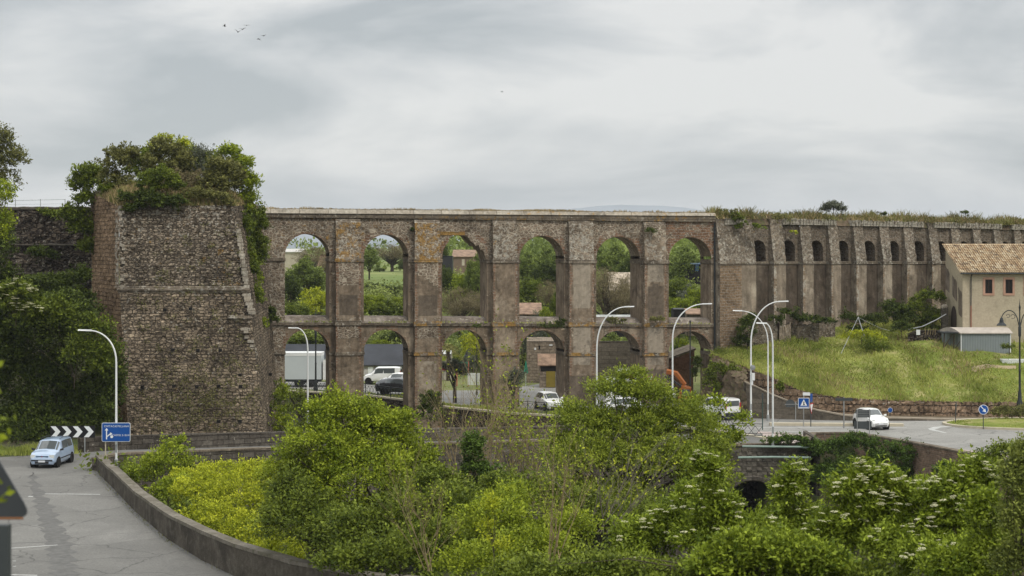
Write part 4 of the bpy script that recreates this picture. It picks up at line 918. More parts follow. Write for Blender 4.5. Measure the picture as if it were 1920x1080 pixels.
# brick parapet
wall_run('brick_parapet', 'curved reddish brick parapet below the roundabout, draped with ivy', 'wall', [(*xy(px, yn(px)), .4) for px in (1516, 1530, 1560, 1600, 1650, 1690, 1730, 1770, 1810, 1850, 1920, 2000, 2100)], .42, .45, M_brk, M_cor, .05, .1, -8.0, 7, .01, seg=.8)
m = MB(); m.box(PX(1512, 121), PX(1519, 121), 117, 122.4, -3, .9); tag(m.build('wall_end', M_par), 'rough stone end of the brick parapet next to the pink pavement', 'wall')
# ---------------------------------------------------------------- meadow
FE = [(1335, 147.2, 667), (1360, 146, 676), (1400, 143.8, 692), (1440, 142, 707), (1500, 140.6, 735), (1560, 140, 746), (1640, 139.4, 752), (1760, 138.8, 755.5), (1920, 138, 757.5), (2120, 137, 760)]
def fe_y(px): return interp(px, [(a, b) for a, b, c in FE])
def fe_z(px): return interp(px, [(a, ZY(c, b)) for a, b, c in FE])
def y2l(px): s = s2(px); return (A1 + D2 * s).y
BZ = [(1335, 150.5, 655), (1400, 152.5, 640), (1480, 155, 612), (1600, 159, 600), (1750, 165.5, 578), (1920, 172, 572), (2120, 180, 570)]
def be_z(px): return interp(px, [(a, ZY(c, b)) for a, b, c in BZ])
def meadow_z(px, Y):
    t = (Y - fe_y(px)) / max(1., y2l(px) + 1.5 - fe_y(px)); k = interp(t, [(0, 0), (.33, lerp(.34, .56, sm((px - 1450) / 250))), (1, 1)])
    x = PX(px, Y); return lerp(fe_z(px), be_z(px), k) + .14 * math.sin(x * 1.1 + Y * .7) * math.sin(Y * .9 - x * .4) * min(1, t * 6)
m = MB(); m.grid(lambda u, v: (lambda px: (lambda Y: (PX(px, Y), Y, meadow_z(px, Y)))(lerp(fe_y(px), y2l(px) + 2.5, v)))(lerp(1335, 2120, u)), 150, 44)
tag(m.build('meadow', M_grass, smooth=True, sharp=80), kind='structure')
rr = np.random.default_rng(55); pg = []; pd = []
while len(pg) < 30000:
    px = rr.uniform(1336, 2000); Y = lerp(fe_y(px) + .1, y2l(px), rr.random() ** 1.2); x = PX(px, Y)
    k = math.sin(x * .55 + Y * .3) + math.sin(x * .23 - Y * .8 + 2) * .8 + math.sin(x * 1.3 + Y * 1.7) * .35
    if 1700 < px and 149 < Y < 152 and rr.random() < .8: continue
    if k < -.9 and rr.random() < .55: continue
    (pd if rr.random() < .05 + .28 * (k > .9) + .25 * (1690 < px < 1880 and Y > 147) else pg).append((x, Y, meadow_z(px, Y) - .03))
tufts('tall_grass', L_grass, pg, .30, 1, lean=.4, w=.085, label='long green grass covering the sloping meadow', cat='grass', kind='stuff', nb=2)
tufts('dry_grass', L_dry, pd, .34, 2, lean=.35, w=.07, label='patches of dry seeding grass in the meadow', cat='grass', kind='stuff', nb=2)
rw = np.random.default_rng(66); cl = []
while len(cl) < 260:
    px = rw.uniform(1345, 1960); Y = lerp(fe_y(px) + .4, y2l(px), rw.random() ** .9); k = math.sin(PX(px, Y) * .8) + math.sin(Y * 1.1 + px * .02)
    if k > rw.uniform(-.6, 1.6): cl.append((PX(px, Y), Y, meadow_z(px, Y) + rw.uniform(.05, .35)))
C = np.array(cl); ix = rw.integers(0, len(C), 15000); o_ = rw.normal(size=(15000, 3))
tag(link('meadow_weeds', quads_mesh('meadow_weeds', leaf_quads(rw, C[ix] + o_ * (.32, .3, .15), rw.normal(size=(15000, 3)) + (0, 0, .4), .08 + .07 * rw.random(15000), .5), np.clip(rw.random(len(C))[ix] * .6 + .25 * rw.random(15000), 0, 1), L_mid)), 'clumps of broad-leaved weeds scattered in the meadow grass', 'weeds', kind='stuff')
# dirt track
m = MB(); tr = [(1822, 144.6), (1850, 144.9), (1880, 145.1), (1905, 145.4)]
vs = []
for px, Y in tr:
    for d in (-.5, .5): vs.append((PX(px, Y + d * (px % 5 + 1) / 4), Y + d * (px % 5 + 1) / 4, meadow_z(px, Y + d) + .10))
m.add(vs, [(2 * i, 2 * i + 1, 2 * i + 3, 2 * i + 2) for i in range(len(tr) - 1)]); tag(m.build('dirt_track', plain('dirt', (.34, .27, .17), .95)), kind='structure')
# meadow retaining wall of big blocks
def block_wall():
    e = empty('block_wall', (0, 0, 0), 'old retaining wall of large reddish brown blocks along the foot of the meadow', 'wall'); mb = MB(); r_ = random.Random(8)
    pxs = np.arange(1335, 2120, 6.0)
    def bot(px): return -.2
    vs = []; nv = 8
    mb.grid(lambda u, v: (lambda px: (lambda Y: (PX(px, Y - .02), Y - .12 + r_.uniform(-.10, .06), lerp(bot(px) if px > 1440 else fe_z(px) - 2.2, fe_z(px) + .12 + (r_.uniform(-.12, .1) if v == 1 else 0), v)))(fe_y(px)))(lerp(1335, 2120, u)), 220, nv, lambda u, v, p: (0, 0, .12 + .1 * (v > .8), .0))
    mb.grid(lambda u, v: (lambda px: (PX(px, fe_y(px)), fe_y(px) - .12 + v * .7, fe_z(px) + .10 + r_.uniform(-.05, .05)))(lerp(1335, 2120, u)), 220, 1, lambda u, v, p: (0, 0, .1, 0)); mb.build('blocks', M_blk, e)
block_wall()
# lower plastered wall with sloping top and the strip of earth above it
def low_wall():
    LW = [(1398, 716, 136.4), (1420, 725, 136.2), (1446, 738, 136), (1491, 756, 135.4), (1533, 768.5, 134.9), (1582, 777.5, 134.5), (1642, 782, 134.2), (1763, 785, 134.4), (1900, 786.5, 135), (2100, 788, 135)]
    e = empty('plastered_wall', (0, 0, 0), 'grey plastered wall whose pale top slopes down to the right behind the crossing signs', 'wall'); b = MB(); c = MB()
    for (p0, q0, Y0), (p1, q1, Y1) in zip(LW, LW[1:]):
        a, d = P(p0, q0, Y0), P(p1, q1, Y1)
        b.hexa([(a.x, a.y, -.5), (d.x, d.y, -.5), (d.x, d.y + .4, -.5), (a.x, a.y + .4, -.5)], [(a.x, a.y, a.z - .1), (d.x, d.y, d.z - .1), (d.x, d.y + .4, d.z - .1), (a.x, a.y + .4, a.z - .1)], (.5 if p0 > 1600 else .0, 0, .05, 0))
        c.hexa([(a.x, a.y - .04, a.z - .099), (d.x, d.y - .04, d.z - .099), (d.x, d.y + .5, d.z - .099), (a.x, a.y + .5, a.z - .099)], [(a.x, a.y - .04, a.z), (d.x, d.y - .04, d.z), (d.x, d.y + .5, d.z + .03), (a.x, a.y + .5, a.z + .03)])
    a = P(1398, 716, 136.4); b.add([(a.x, a.y, -.5), (a.x, a.y + 6, -.5), (a.x, a.y + 6, a.z), (a.x, a.y, a.z - .1)], [(0, 1, 2, 3)], [(0, 0, 0, 0)] * 4)
    b.build('wall_face', M_conc, e); c.build('wall_top', M_kerb2, e)
    m = MB(); vs = []
    for p, q, Y in LW:
        a = P(p, q, Y); f = min(fe_y(p) - .1, 147); vs += [(a.x, a.y + .3, a.z - .02), (PX(p, f), f, interp(p, [(1398, 2.9), (1446, 1.9), (1500, .75), (1580, .36), (2100, .32)]))]
    m.add(vs, [(2 * i, 2 * i + 1, 2 * i + 3, 2 * i + 2) for i in range(len(LW) - 1)]); tag(m.build('earth_strip', M_soil), kind='structure')
M_kerb2 = plain('worn_wall_top', (.25, .21, .16), .95, 0, .25, 2)
low_wall()
# earth bank under the meadow corner, beside the street
def bank():
    m = MB(); r_ = random.Random(12)
    A_ = [P(1400, 715, 137.6), P(1372, 700, 140.5), P(1345, 680, 145), P(1330, 672, 149.5), P(1334, 668, 153)]; tops = [P(1400, 693, 143.8), P(1378, 683, 145), P(1356, 674, 146.4), P(1338, 667, 148.5), P(1340, 662, 153)]
    foot = [P(1398, 790, 133.6), P(1372, 782, 137.5), P(1340, 770, 141.5), P(1318, 762, 146), P(1312, 750, 152)]
    def f(u, v):
        k = u * 4; i = min(3, int(k)); t = k - i; a, b, c = foot[i].lerp(foot[i + 1], t), A_[i].lerp(A_[i + 1], t), tops[i].lerp(tops[i + 1], t)
        p = a.lerp(b, v / .7) if v < .7 else b.lerp(c, (v - .7) / .3); return tuple(p + Vector((r_.uniform(-.2, .2), r_.uniform(-.2, .2), r_.uniform(-.15, .15))) * (0 < v < 1))
    m.grid(f, 40, 24); return tag(m.build('earth_bank', M_soil, smooth=True, sharp=80), kind='structure')
bank()
# ruined footings in front of the buttressed wall
for k, (px0, px1, py0, py1, Y, pl, lab) in enumerate([(1461, 1483, 606, 640, 151.8, .9, 'pale plastered stub of ruined wall standing in the grass below the buttresses'), (1352, 1458, 604, 652, 152.0, .1, 'dark ruined footing wall at the foot of the first buttresses'), (1484, 1536, 606, 634, 153, .35, 'broken ruin wall with a patch of old plaster right of the pale stub'), (1536, 1566, 600, 628, 154, 0, 'dark rubble remnant at the right end of the ruined footing')]):
    e = empty('ruined_wall', (0, 0, 0), lab, 'ruin'); mb = MB(); a, b = P(px0, py1, Y), P(px1, py1, Y); h = (py1 - py0) / F * Y; r_ = random.Random(k)
    prof = [h * r_.uniform(.82, 1.05) for _ in range(20)]
    mb.grid(lambda u, v: (lerp(a.x, b.x, u), Y + r_.uniform(-.06, .06), lerp(a.z - .6, a.z + prof[int(u * 19)], v)), 12, 8, lambda u, v, p: (pl, 0, .2, 0))
    mb.grid(lambda u, v: (lerp(a.x, b.x, u), Y + v * 1.0, a.z + prof[int(u * 19)]), 12, 1, lambda u, v, p: (0, 0, .2, 0))
    for x in (a.x, b.x): mb.add([(x, Y, a.z - .6), (x, Y + 1, a.z - .6), (x, Y + 1, a.z + h), (x, Y, a.z + h)], [(0, 1, 2, 3)], [(pl, 0, .1, 0)] * 4)
    mb.build('masonry', M_wall2, e)
m = MB(); r_ = random.Random(5)
e = empty('rubble_wall', (0, 0, 0), 'low dry stone wall in the grass left of the farmhouse', 'wall'); mb = MB(); a, b = P(1702, 643, 151.5), P(1772, 640, 151.5)
mb.grid(lambda u, v: (lerp(a.x, b.x, u), 151.5 + r_.uniform(-.1, .1), lerp(a.z - .4, a.z + .75 + .35 * sm(u * 3), v)), 14, 6, lambda u, v, p: (0, 0, .1, 0)); mb.grid(lambda u, v: (lerp(a.x, b.x, u), 151.5 + v, a.z + .75 + .35 * sm(u * 3)), 14, 1, lambda u, v, p: (0, 0, .1, 0)); mb.build('masonry', M_cur, e)
# ---------------------------------------------------------------- farmhouse
HY = 152.0; hx0 = PX(1805, HY); hx1 = hx0 + 9.5; hz0 = ZY(655, HY); hzE = ZY(512, HY); HD = 6.0; hzR = ZY(459.5, HY + HD)
M_ren = masonry('house_render', (.43, .37, .27), (.41, .35, .255), (.42, .36, .265), 3, 2, .0, plaster=(.175, .14, .11), stain=.10, warp=.0, bumpd=.01, dirt=.42)
hs = empty('farmhouse', (hx0, HY, hz0), 'two-storey beige rendered farmhouse with a terracotta tile roof at the right edge', 'house')
mb = MB(); H = hzE - hz0; HR = hzR - hz0; Wd = hx1 - hx0
mb.grid(lambda u, v: (Wd * u, 0, lerp(-1, H, v)), 20, 14, lambda u, v, p: (0, 0, -.05, 0)); mb.grid(lambda u, v: (Wd * u, HD, lerp(-1, HR, v)), 4, 4, lambda u, v, p: (0, 0, 0, 0))
def gab(u, v):
    return (0, HD * u, lerp(-1, lerp(H, HR, u), v))
mb.grid(gab, 14, 24, lambda u, v, p: (.95 if (.62 < v < .80 and u > .35 and abs(u - .68) > .05) or (.47 < v < .78 and u < .22 and u > .05) else 0, 0, .05, 0)); mb.grid(lambda u, v: (Wd, HD * u, lerp(-1, lerp(H, HR, u), v)), 4, 4, lambda u, v, p: (0, 0, 0, 0)); mb.build('wall', M_ren, hs)
def roof_tiles(name, e, x0, x1, y0, z0, y1, z1, mat, pitch=.21, row=.42, amp=.055):
    """barrel tile roof: convex cover tiles in overlapping rows"""
    mb = MB(); nx = int((x1 - x0) / pitch); L = math.hypot(y1 - y0, z1 - z0); nr = int(L / row); dy, dz = (y1 - y0) / L, (z1 - z0) / L; r_ = random.Random(2)
    for i in range(nx):
        cx = x0 + (i + .5) * pitch + r_.uniform(-.01, .01)
        for j in range(nr):
            a, b = j * row - .03, (j + 1) * row + .03; lift0, lift1 = .045 + r_.uniform(0, .02), .01; vs = []
            for s, lf in ((a, lift0), (b, lift1)):
                for k in range(5):
                    t = math.pi * k / 4; w = pitch * .36; q = lf + math.sin(t) * amp * 1.5; vs.append((cx - math.cos(t) * w, y0 + dy * s - dz * q, z0 + dz * s + dy * q))
            mb.add(vs, [(k, k + 1, k + 6, k + 5) for k in range(4)] + [(0, 4, 3, 2, 1)])
    mb.add([(x0, y0, z0), (x1, y0, z0), (x1, y1, z1), (x0, y1, z1)], [(0, 1, 2, 3)]); return mb.build(name, mat, e)
N = NT('terracotta_tiles'); g = N.n('NewGeometry'); wn = N.n('TexWhiteNoise', noise_dimensions='3D'); mpn = N.n('VectorMath', operation='SNAP'); N.l(g.outputs['Position'], mpn.inputs[0]); mpn.inputs[1].default_value = (.21, .40, .40); N.l(mpn.outputs[0], wn.inputs[0])
rp = N.n('ValToRGB'); el = rp.color_ramp.elements; el[0].color = (.15, .11, .075, 1); el[1].color = (.62, .52, .37, 1); x = el.new(.3); x.color = (.35, .225, .12, 1); x = el.new(.68); x.color = (.45, .33, .195, 1); N.l(wn.outputs[0], rp.inputs[0])
N.l(N.scale(N.mix(.15, rp.outputs[0], (.3, .27, .2)), N.rng(N.noise(g.outputs['Position'], 3, 4, .7), .3, .7, .65, 1.3)), N.b.inputs['Base Color']); N.b.inputs['Roughness'].default_value = .95; M_tile = N.m
roof_tiles('roof', hs, -.30, Wd + .3, -.35, H + .02, HD + .15, HR + .12, M_tile)
m = MB(); m.tube([(-.3, -.42, H - .03), (Wd + .3, -.42, H - .03)], .07, 8); m.build('gutter', M_iron, hs)
m = MB(); m.tube([(.75, -.40, H - .05), (.72, -.12, H - .35), (.72, -.09, H - 2.9)], .045, 8); m.build('downpipe', M_iron, hs)
m = MB(); m.tube([(.72, -.09, H - 2.9), (.72, -.09, 0)], .05, 8); m.build('downpipe', plain('rust_pipe', (.24, .08, .045), .8), hs)
M_trim = plain('pink_window_trim', (.42, .25, .18), .9); M_wood = plain('dark_wood', (.045, .022, .016), .7)
for pxa, pxb in ((1847, 1860.5), (1885, 1898.5), (1923, 1936)):
    xa, xb = PX(pxa, HY) - hx0, PX(pxb, HY) - hx0; za, zb = ZY(550, HY) - hz0, ZY(524, HY) - hz0; fr = .19
    m = MB(); m.box(xa - fr, xb + fr, -.05, .01, za - fr, za); m.box(xa - fr, xb + fr, -.05, .01, zb, zb + fr); m.box(xa - fr, xa, -.05, .01, za, zb); m.box(xb, xb + fr, -.05, .01, za, zb); w = m.build('window', M_trim, hs)
    m = MB(); m.box(xa, xb, -.02, .006, za, zb); m.build('pane', M_dark, w)
    m = MB(); c_ = (xa + xb) / 2
    for x in (xa + .03, c_, xb - .03): m.box(x - .025, x + .025, -.035, -.02, za, zb)
    m.box(xa, xb, -.034, -.021, za, za + .05); m.box(xa, xb, -.034, -.021, zb - .05, zb); m.build('sash', M_wood, w)
# side door arch on the gable side
m = MB(); y0, y1 = 2.0, 3.9; za, zs = 0.4, ZY(593, HY + 3) - hz0; arc = [(y0, za), (y1, za)] + [((y0 + y1) / 2 + (y1 - y0) / 2 * math.cos(t), zs + (y1 - y0) / 2 * math.sin(t)) for t in np.linspace(0, math.pi, 9)]
vs = [(-.03, y, z) for y, z in arc]; m.add(vs, [tuple(range(len(vs)))[::-1]]); m.build('doorway', plain('dark_brown_door', (.05, .035, .028), .9), hs)  # flat, even dark brown fill of the arched doorway
# sheds and huts
sh = empty('shed', (PX(1802, 148.3), 148.3, ZY(655, 148.3)), 'long low grey-blue metal shed with a pale curved roof in front of the farmhouse', 'shed')
M_tin = NT('grey_corrugated'); g = M_tin.n('NewGeometry'); wv = M_tin.n('TexWave'); wv.inputs['Scale'].default_value = 2.2; wv.bands_direction = 'X'; M_tin.l(g.outputs['Position'], wv.inputs['Vector'])
M_tin.l(M_tin.scale(M_tin.mix(M_tin.noise(g.outputs['Position'], 1.2, 4), (.17, .195, .20), (.235, .26, .26)), M_tin.rng(wv.outputs[1], 0, 1, .85, 1.08)), M_tin.b.inputs['Base Color']); M_tin.bump(wv.outputs[1], .5, .03); M_tin = M_tin.m
m = MB(); L_, D_, h_ = 4.3, 3.4, 1.42; m.box(0, L_, 0, D_, -1.6, h_)
m.add([(0, 0, -1.6), (-.95, D_, -1.6), (-.95, D_, h_ + .1), (0, 0, h_)], [(0, 1, 2, 3)]); m.build('wall', M_tin, sh)
m = MB(); arc = [(-.1 - .25 * k / 6 * 1.0, D_ * k / 6, h_ + .42 * math.sin(math.pi * k / 6)) for k in range(7)]
m.grid(lambda u, v: (lerp(-.12 - 1.0 * v, L_ + .15, u), -.15 + (D_ + .3) * v, h_ + .02 + .4 * math.sin(math.pi * v)), 10, 8); m.grid(lambda u, v: (lerp(-.12, L_ + .15, u), -.15, h_ - .06 + .08 * v), 6, 1); m.grid(lambda u, v: (-.12 - 1.0 * u, -.15 + (D_ + .3) * u, lerp(h_ - .05, h_ + .02 + .4 * math.sin(math.pi * u), v)), 8, 1); m.build('roof', plain('pale_shed_roof', (.42, .37, .32), .8, 0, .15, 2), sh)
m = MB(); m.box(-.03, .04, -.03, .03, -.3, h_); m.box(L_ - .04, L_ + .03, -.03, .03, -.3, h_); m.build('corner_trim', M_steelw, sh)
ln = empty('lean_to', (PX(1768, 149), 149, ZY(652, 149)), 'dark open lean-to shelter on posts against the left end of the metal shed', 'shelter')
m = MB(); m.box(-.2, 1.2, -.6, 1.2, 1.28, 1.38); m.build('roof', M_iron, ln)
for x in (0, .85): m = MB(); m.tube([(x, -.3, -.3), (x + .05, -.3, 1.3)], .06, 5); m.build('post', M_bark, ln)
m = MB(); m.tube([(.1, -.2, .1), (.8, -.2, 1.2)], .05, 5); m.tube([(.9, -.5, -.1), (1.3, -.7, .6)], .04, 4); m.build('brace', M_bark, ln)
wt = empty('trough', (PX(1880, 146.5), 146.5, meadow_z(1890, 146.5)), 'white trough lying in the grass right of the metal shed', 'trough')
m = MB(); m.hexa([(0, 0, -.05), (1.9, 0, -.05), (1.9, .7, -.05), (0, .7, -.05)], [(-.08, -.05, .36), (1.98, -.05, .36), (1.98, .75, .36), (-.08, .75, .36)]); m.build('basin', M_steelw, wt)
gtp = empty('gate_post', (PX(1771, 155.5), 155.5, ZY(625, 155.5)), 'stone gate pier with a rounded cap beside the left corner of the farmhouse', 'pillar')
m = MB(); m.box(-.28, .28, -.28, .28, -.5, 2.3, (0, 0, .2, 0)); m.build('shaft', M_conc, gtp); m = MB(); m.lathe([(.36, 2.3), (.36, 2.42), (.22, 2.6), (.05, 2.66)], 10); m.build('cap', M_cop, gtp)
fn = empty('wooden_fence', (PX(1718, 151.3), 151.3, ZY(628, 151.3)), 'small broken fence of pale stakes and a white board left of the farmhouse', 'fence')
for i in range(5): m = MB(); m.tube([(.8 + i * .22, 0, 0), (.8 + i * .22 + .06 * (i % 2), 0, .6)], .03, 4); m.build('stake', M_twig, fn)
m = MB(); m.box(0, .34, 0, .05, 0, .46); m.build('board', M_steelw, fn)
cb = MB(); cb.tube([P(1703, 618, 151), P(1730, 612, 152), P(1755, 600, 152.8), P(1774, 589, 153.5)], .045, 5); tag(cb.build('cable', M_galv), 'slack grey cable hanging left of the farmhouse', 'cable')
tp = empty('support_pole', P(1624, 640, 151), 'leaning wooden pole with a thin stay wire in the meadow', 'pole')
b0 = P(1624, 640, 151)
m = MB(); m.tube([(0, 0, 0), P(1609, 595, 151.5) - b0], .05, 6); m.build('pole', M_galv, tp); m = MB(); m.tube([P(1609, 595, 151.5) - b0, P(1577, 663, 148.5) - b0], .025, 4); m.tube([P(1609, 595, 151.5) - b0, P(1650, 615, 152) - b0, P(1685, 625, 152) - b0], .012, 4); m.build('stay_wire', M_galv, tp)
# ---------------------------------------------------------------- vehicles
M_tyre = plain('tyre_rubber', (.018, .018, .018), .85, 0, .1); M_rim = plain('alloy_rim', (.42, .42, .43), .4, .6, .1); M_blackp = plain('black_plastic', (.025, .026, .028), .6, 0, .1)
M_head = plain('headlamp_glass', (.62, .64, .62), .15, 0, .05, spec=.7); M_tail = plain('tail_lamp_red', (.35, .02, .015), .3, 0, .05, spec=.6); M_plate = plain('number_plate', (.62, .64, .66), .5)
def paint(name, c, rough=.28):
    N = NT(name); N.b.inputs['Base Color'].default_value = (*c, 1); N.b.inputs['Roughness'].default_value = rough; N.b.inputs['Coat Weight'].default_value = 1.0; N.b.inputs['Coat Roughness'].default_value = .08; N.b.inputs['Specular IOR Level'].default_value = .5
    g = N.n('NewGeometry').outputs['Position']; N.l(N.scale(N.mix(0., tuple(c), tuple(c)), N.rng(N.noise(g, 2.5, 4), .3, .7, .92, 1.06)), N.b.inputs['Base Color']); return N.m
N = NT('car_glass'); N.b.inputs['Base Color'].default_value = (.08, .09, .092, 1); N.b.inputs['Roughness'].default_value = .06; N.b.inputs['Specular IOR Level'].default_value = .9; M_glass = N.m
def cat(p0, p1, p2, p3, t): return .5 * ((2 * p1) + (-p0 + p2) * t + (2 * p0 - 5 * p1 + 4 * p2 - p3) * t * t + (-p0 + 3 * p1 - 3 * p2 + p3) * t ** 3)
def car(name, label, cat_, loc, heading, st, W, mat, marks, wheels, wr=.29, group=None, glass=None, lamps=None, extra=None, trimlow=None):
    """st: stations (x, zlow, zbelt, ztop, kbelt, ktop); x grows to the front, k are half-width factors"""
    e = empty(name, loc, label, cat_, group, rz=heading); W2 = W / 2; st = [tuple(map(float, s)) for s in st]
    def S(x):
        x = max(st[0][0], min(st[-1][0], x))
        for i in range(len(st) - 1):
            if st[i][0] <= x <= st[i + 1][0]:
                t = (x - st[i][0]) / (st[i + 1][0] - st[i][0]); return [lerp(a, b, t) for a, b in zip(st[i], st[i + 1])]
    def pt(x, v, side=1, off=0.0):
        _, zl, zb, zt, kb, kt = S(x); wm = W2 * (kb * .5 + .5) * min(1, kb + .03)
        pr = [(W2 * kb * .86, zl), (W2 * kb * .985, zl + .14), (W2 * kb * 1.0, lerp(zl, zb, .55)), (W2 * kb * .955, zb), (W2 * kt, max(zb, zt - .07)), (W2 * kt * .82, zt - .012), (0, zt + .02)]
        v = max(0, min(6, v)); i = min(5, int(v)); t = v - i; y = lerp(pr[i][0], pr[i + 1][0], t); z = lerp(pr[i][1], pr[i + 1][1], t)
        if off:
            d = Vector((pr[i + 1][1] - pr[i][1], -(pr[i + 1][0] - pr[i][0]))); d.normalize(); y += d.x * off; z += d.y * off
        return (x, y * side, z)
    xs = sorted(set([s[0] for s in st] + [w + d for w in wheels for d in (-wr - .05, -wr * .7, 0, wr * .7, wr + .05)])); mb = MB(); vs = []; fs = []
    def arch(x):   # lift the sill over the wheels
        for w in wheels:
            if abs(x - w) < wr + .06: return math.sqrt(max(0, (wr + .055) ** 2 - (x - w) ** 2)) + wr
        return 0
    xs2 = [];
    for w in wheels: xs2 += [w + (wr + .055) * math.cos(t) for t in np.linspace(0, math.pi, 9)]
    xs = sorted(set(xs + xs2)); nv = 13
    for x in xs:
        row = []
        for side, seq in ((1, range(0, 7)), (-1, range(5, -1, -1))):
            for v in seq:
                p = pt(x, v, side); a = arch(x)
                if v <= 2 and a > p[2]: p = (p[0], p[1], min(a, pt(x, 3)[2] - .06) + .01 * v)
                row.append(p)
        vs += row
    for i in range(len(xs) - 1):
        for k in range(nv - 1): fs.append((i * nv + k, (i + 1) * nv + k, (i + 1) * nv + k + 1, i * nv + k + 1))
        fs.append((i * nv + nv - 1, (i + 1) * nv + nv - 1, (i + 1) * nv, i * nv))
    fs.append(tuple(range(nv))); m0 = (len(xs) - 1) * nv; fs.append(tuple(m0 + k for k in range(nv))[::-1]); mb.add(vs, fs); mb.build('body', mat, e, smooth=True, sharp=42)
    def strip(nm, x0, x1, v0, v1, mt, sides=(1, -1), off=.012, n=6, xs0=None):
        m = MB()
        for sd in sides:
            m.grid(lambda u, v: pt(lerp(lerp(x0, x1, u), (lerp(x0, x1, u) + (xs0 or 0)), v), lerp(v0, v1, v), sd, off), n, 3)
        return m.build(nm, mt, e)
    for q in marks: strip(*q)
    for wx in wheels:
        for sd in (1, -1):
            y = sd * (W2 - .10); m = MB(); m.lathe([(wr * .6, -.095), (wr * .93, -.095), (wr, -.06), (wr, .06), (wr * .93, .095), (wr * .6, .095)], 20, (wx, y, wr), 'y'); w = m.build('wheel', M_tyre, e, smooth=True)
            m = MB(); m.lathe([(wr * .62, -.08), (wr * .62, .08), (wr * .5, .085)], 16, (wx, y + sd * .012, wr), 'y')
            for k in range(5):
                t = 2 * math.pi * k / 5; 
            m.build('rim', M_rim, w)
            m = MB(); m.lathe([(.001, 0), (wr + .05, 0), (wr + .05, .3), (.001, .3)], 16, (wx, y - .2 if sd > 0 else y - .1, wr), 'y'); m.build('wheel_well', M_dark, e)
    if extra: extra(e, pt)
    return e
def facebox(e, nm, x, y0, y1, z0, z1, mat, d=.03):
    m = MB(); m.box(min(x, x + d), max(x, x + d), y0, y1, z0, z1); return m.build(nm, mat, e)
def mirrors(e, x, z, w, mat):
    for s in (1, -1): m = MB(); m.hexa([(x - .05, s * w, z), (x + .08, s * w, z), (x + .06, s * (w + .17), z + .02), (x - .05, s * (w + .17), z + .02)], [(x - .05, s * w, z + .1), (x + .06, s * w, z + .1), (x + .04, s * (w + .17), z + .14), (x - .05, s * (w + .17), z + .14)]); m.build('mirror', mat, e)
# --- light blue small estate car on the bend
PA = paint('light_blue_paint', (.33, .42, .55))
st = [(-1.74, .42, .82, .95, .78, .66), (-1.70, .26, .92, 1.10, .93, .75), (-1.62, .22, .94, 1.38, .96, .76), (-1.45, .2, .95, 1.50, .99, .78), (-.6, .19, .94, 1.54, 1, .80), (.25, .19, .92, 1.50, 1, .78), (.42, .19, .91, 1.46, 1, .77), (1.02, .19, .90, .99, .99, .80), (1.35, .2, .86, .90, .97, .74), (1.62, .21, .74, .78, .92, .7), (1.74, .24, .58, .64, .84, .66), (1.78, .34, .50, .54, .74, .6)]
def panda_x(e, pt):
    for s in (1, -1):
        facebox(e, 'headlight', 1.63, s * .42 if s > 0 else -.68, s * .68 if s > 0 else -.42, .60, .77, M_head, .09)
        m = MB(); m.tube([(.35, s * .56, 1.55), (-.2, s * .58, 1.60), (-1.2, s * .57, 1.57), (-1.4, s * .55, 1.51)], .018, 5); m.build('roof_rail', M_blackp, e)
    facebox(e, 'grille', 1.70, -.36, .36, .62, .72, plain('blue_grey_grille', (.10, .15, .22), .5), .045); facebox(e, 'bumper_strip', 1.765, -.62, .62, .42, .50, M_blackp, .03); facebox(e, 'lower_grille', 1.765, -.40, .40, .27, .40, M_blackp, .025)
    facebox(e, 'number_plate', 1.80, -.2, .2, .36, .46, M_plate, .012); m = MB(); m.lathe([(.035, 0), (.035, .015)], 10, (1.748, 0, .67), 'x'); m.build('badge', M_tail, e); mirrors(e, .80, .93, .76, M_blackp)
Pd = P(104, 870, 99.2); 
car('parked_car' if 0 else 'small_car', 'light blue five-door car with roof rails driving round the bend below the chevron sign', 'car', (PX(98, 99.2), 99.2, ROADZ + .006), R(-94), st, 1.58, PA,
    [('windscreen', .46, .98, 4.0, 6, M_glass), ('side_window', -.52, .36, 3.12, 3.95, M_glass, (1, -1), .012, 6, -.12), ('side_window', -1.32, -.60, 3.12, 3.95, M_glass), ('rear_window', -1.69, -1.6, 4.1, 6, M_glass), ('side_trim', -1.3, 1.2, 1.55, 1.8, M_blackp, (1, -1), .015)], (-1.17, 1.13), .285, extra=panda_x)
# --- white three-door round car at the roundabout
PW = paint('white_paint', (.78, .78, .76))
st5 = [(-1.74, .38, .78, .84, .76, .6), (-1.66, .24, .88, 1.06, .90, .70), (-1.35, .2, .93, 1.36, .97, .70), (-.9, .19, .94, 1.46, 1, .71), (-.2, .19, .93, 1.49, 1, .71), (.3, .19, .92, 1.42, 1, .70), (.88, .19, .89, 1.02, .99, .72), (1.3, .2, .84, .92, .96, .66), (1.6, .22, .70, .80, .88, .56), (1.74, .26, .56, .64, .76, .46), (1.78, .36, .50, .54, .64, .4)]
def round_x(e, pt):
    for s in (1, -1):
        m = MB(); m.lathe([(.11, 0), (.12, .03), (.08, .07)], 14, (1.56, s * .52, .70), 'x'); m.build('headlight', M_head, e)
        m = MB(); m.lathe([(.05, 0), (.05, .04)], 10, (1.68, s * .50, .54), 'x'); m.build('indicator', M_head, e)
    facebox(e, 'lower_grille', 1.755, -.48, .48, .29, .37, M_blackp, .035); facebox(e, 'number_plate', 1.79, -.2, .2, .42, .52, M_plate, .012); facebox(e, 'bumper', 1.70, -.6, .6, .20, .24, M_blackp, .05); mirrors(e, .62, .95, .78, PW)
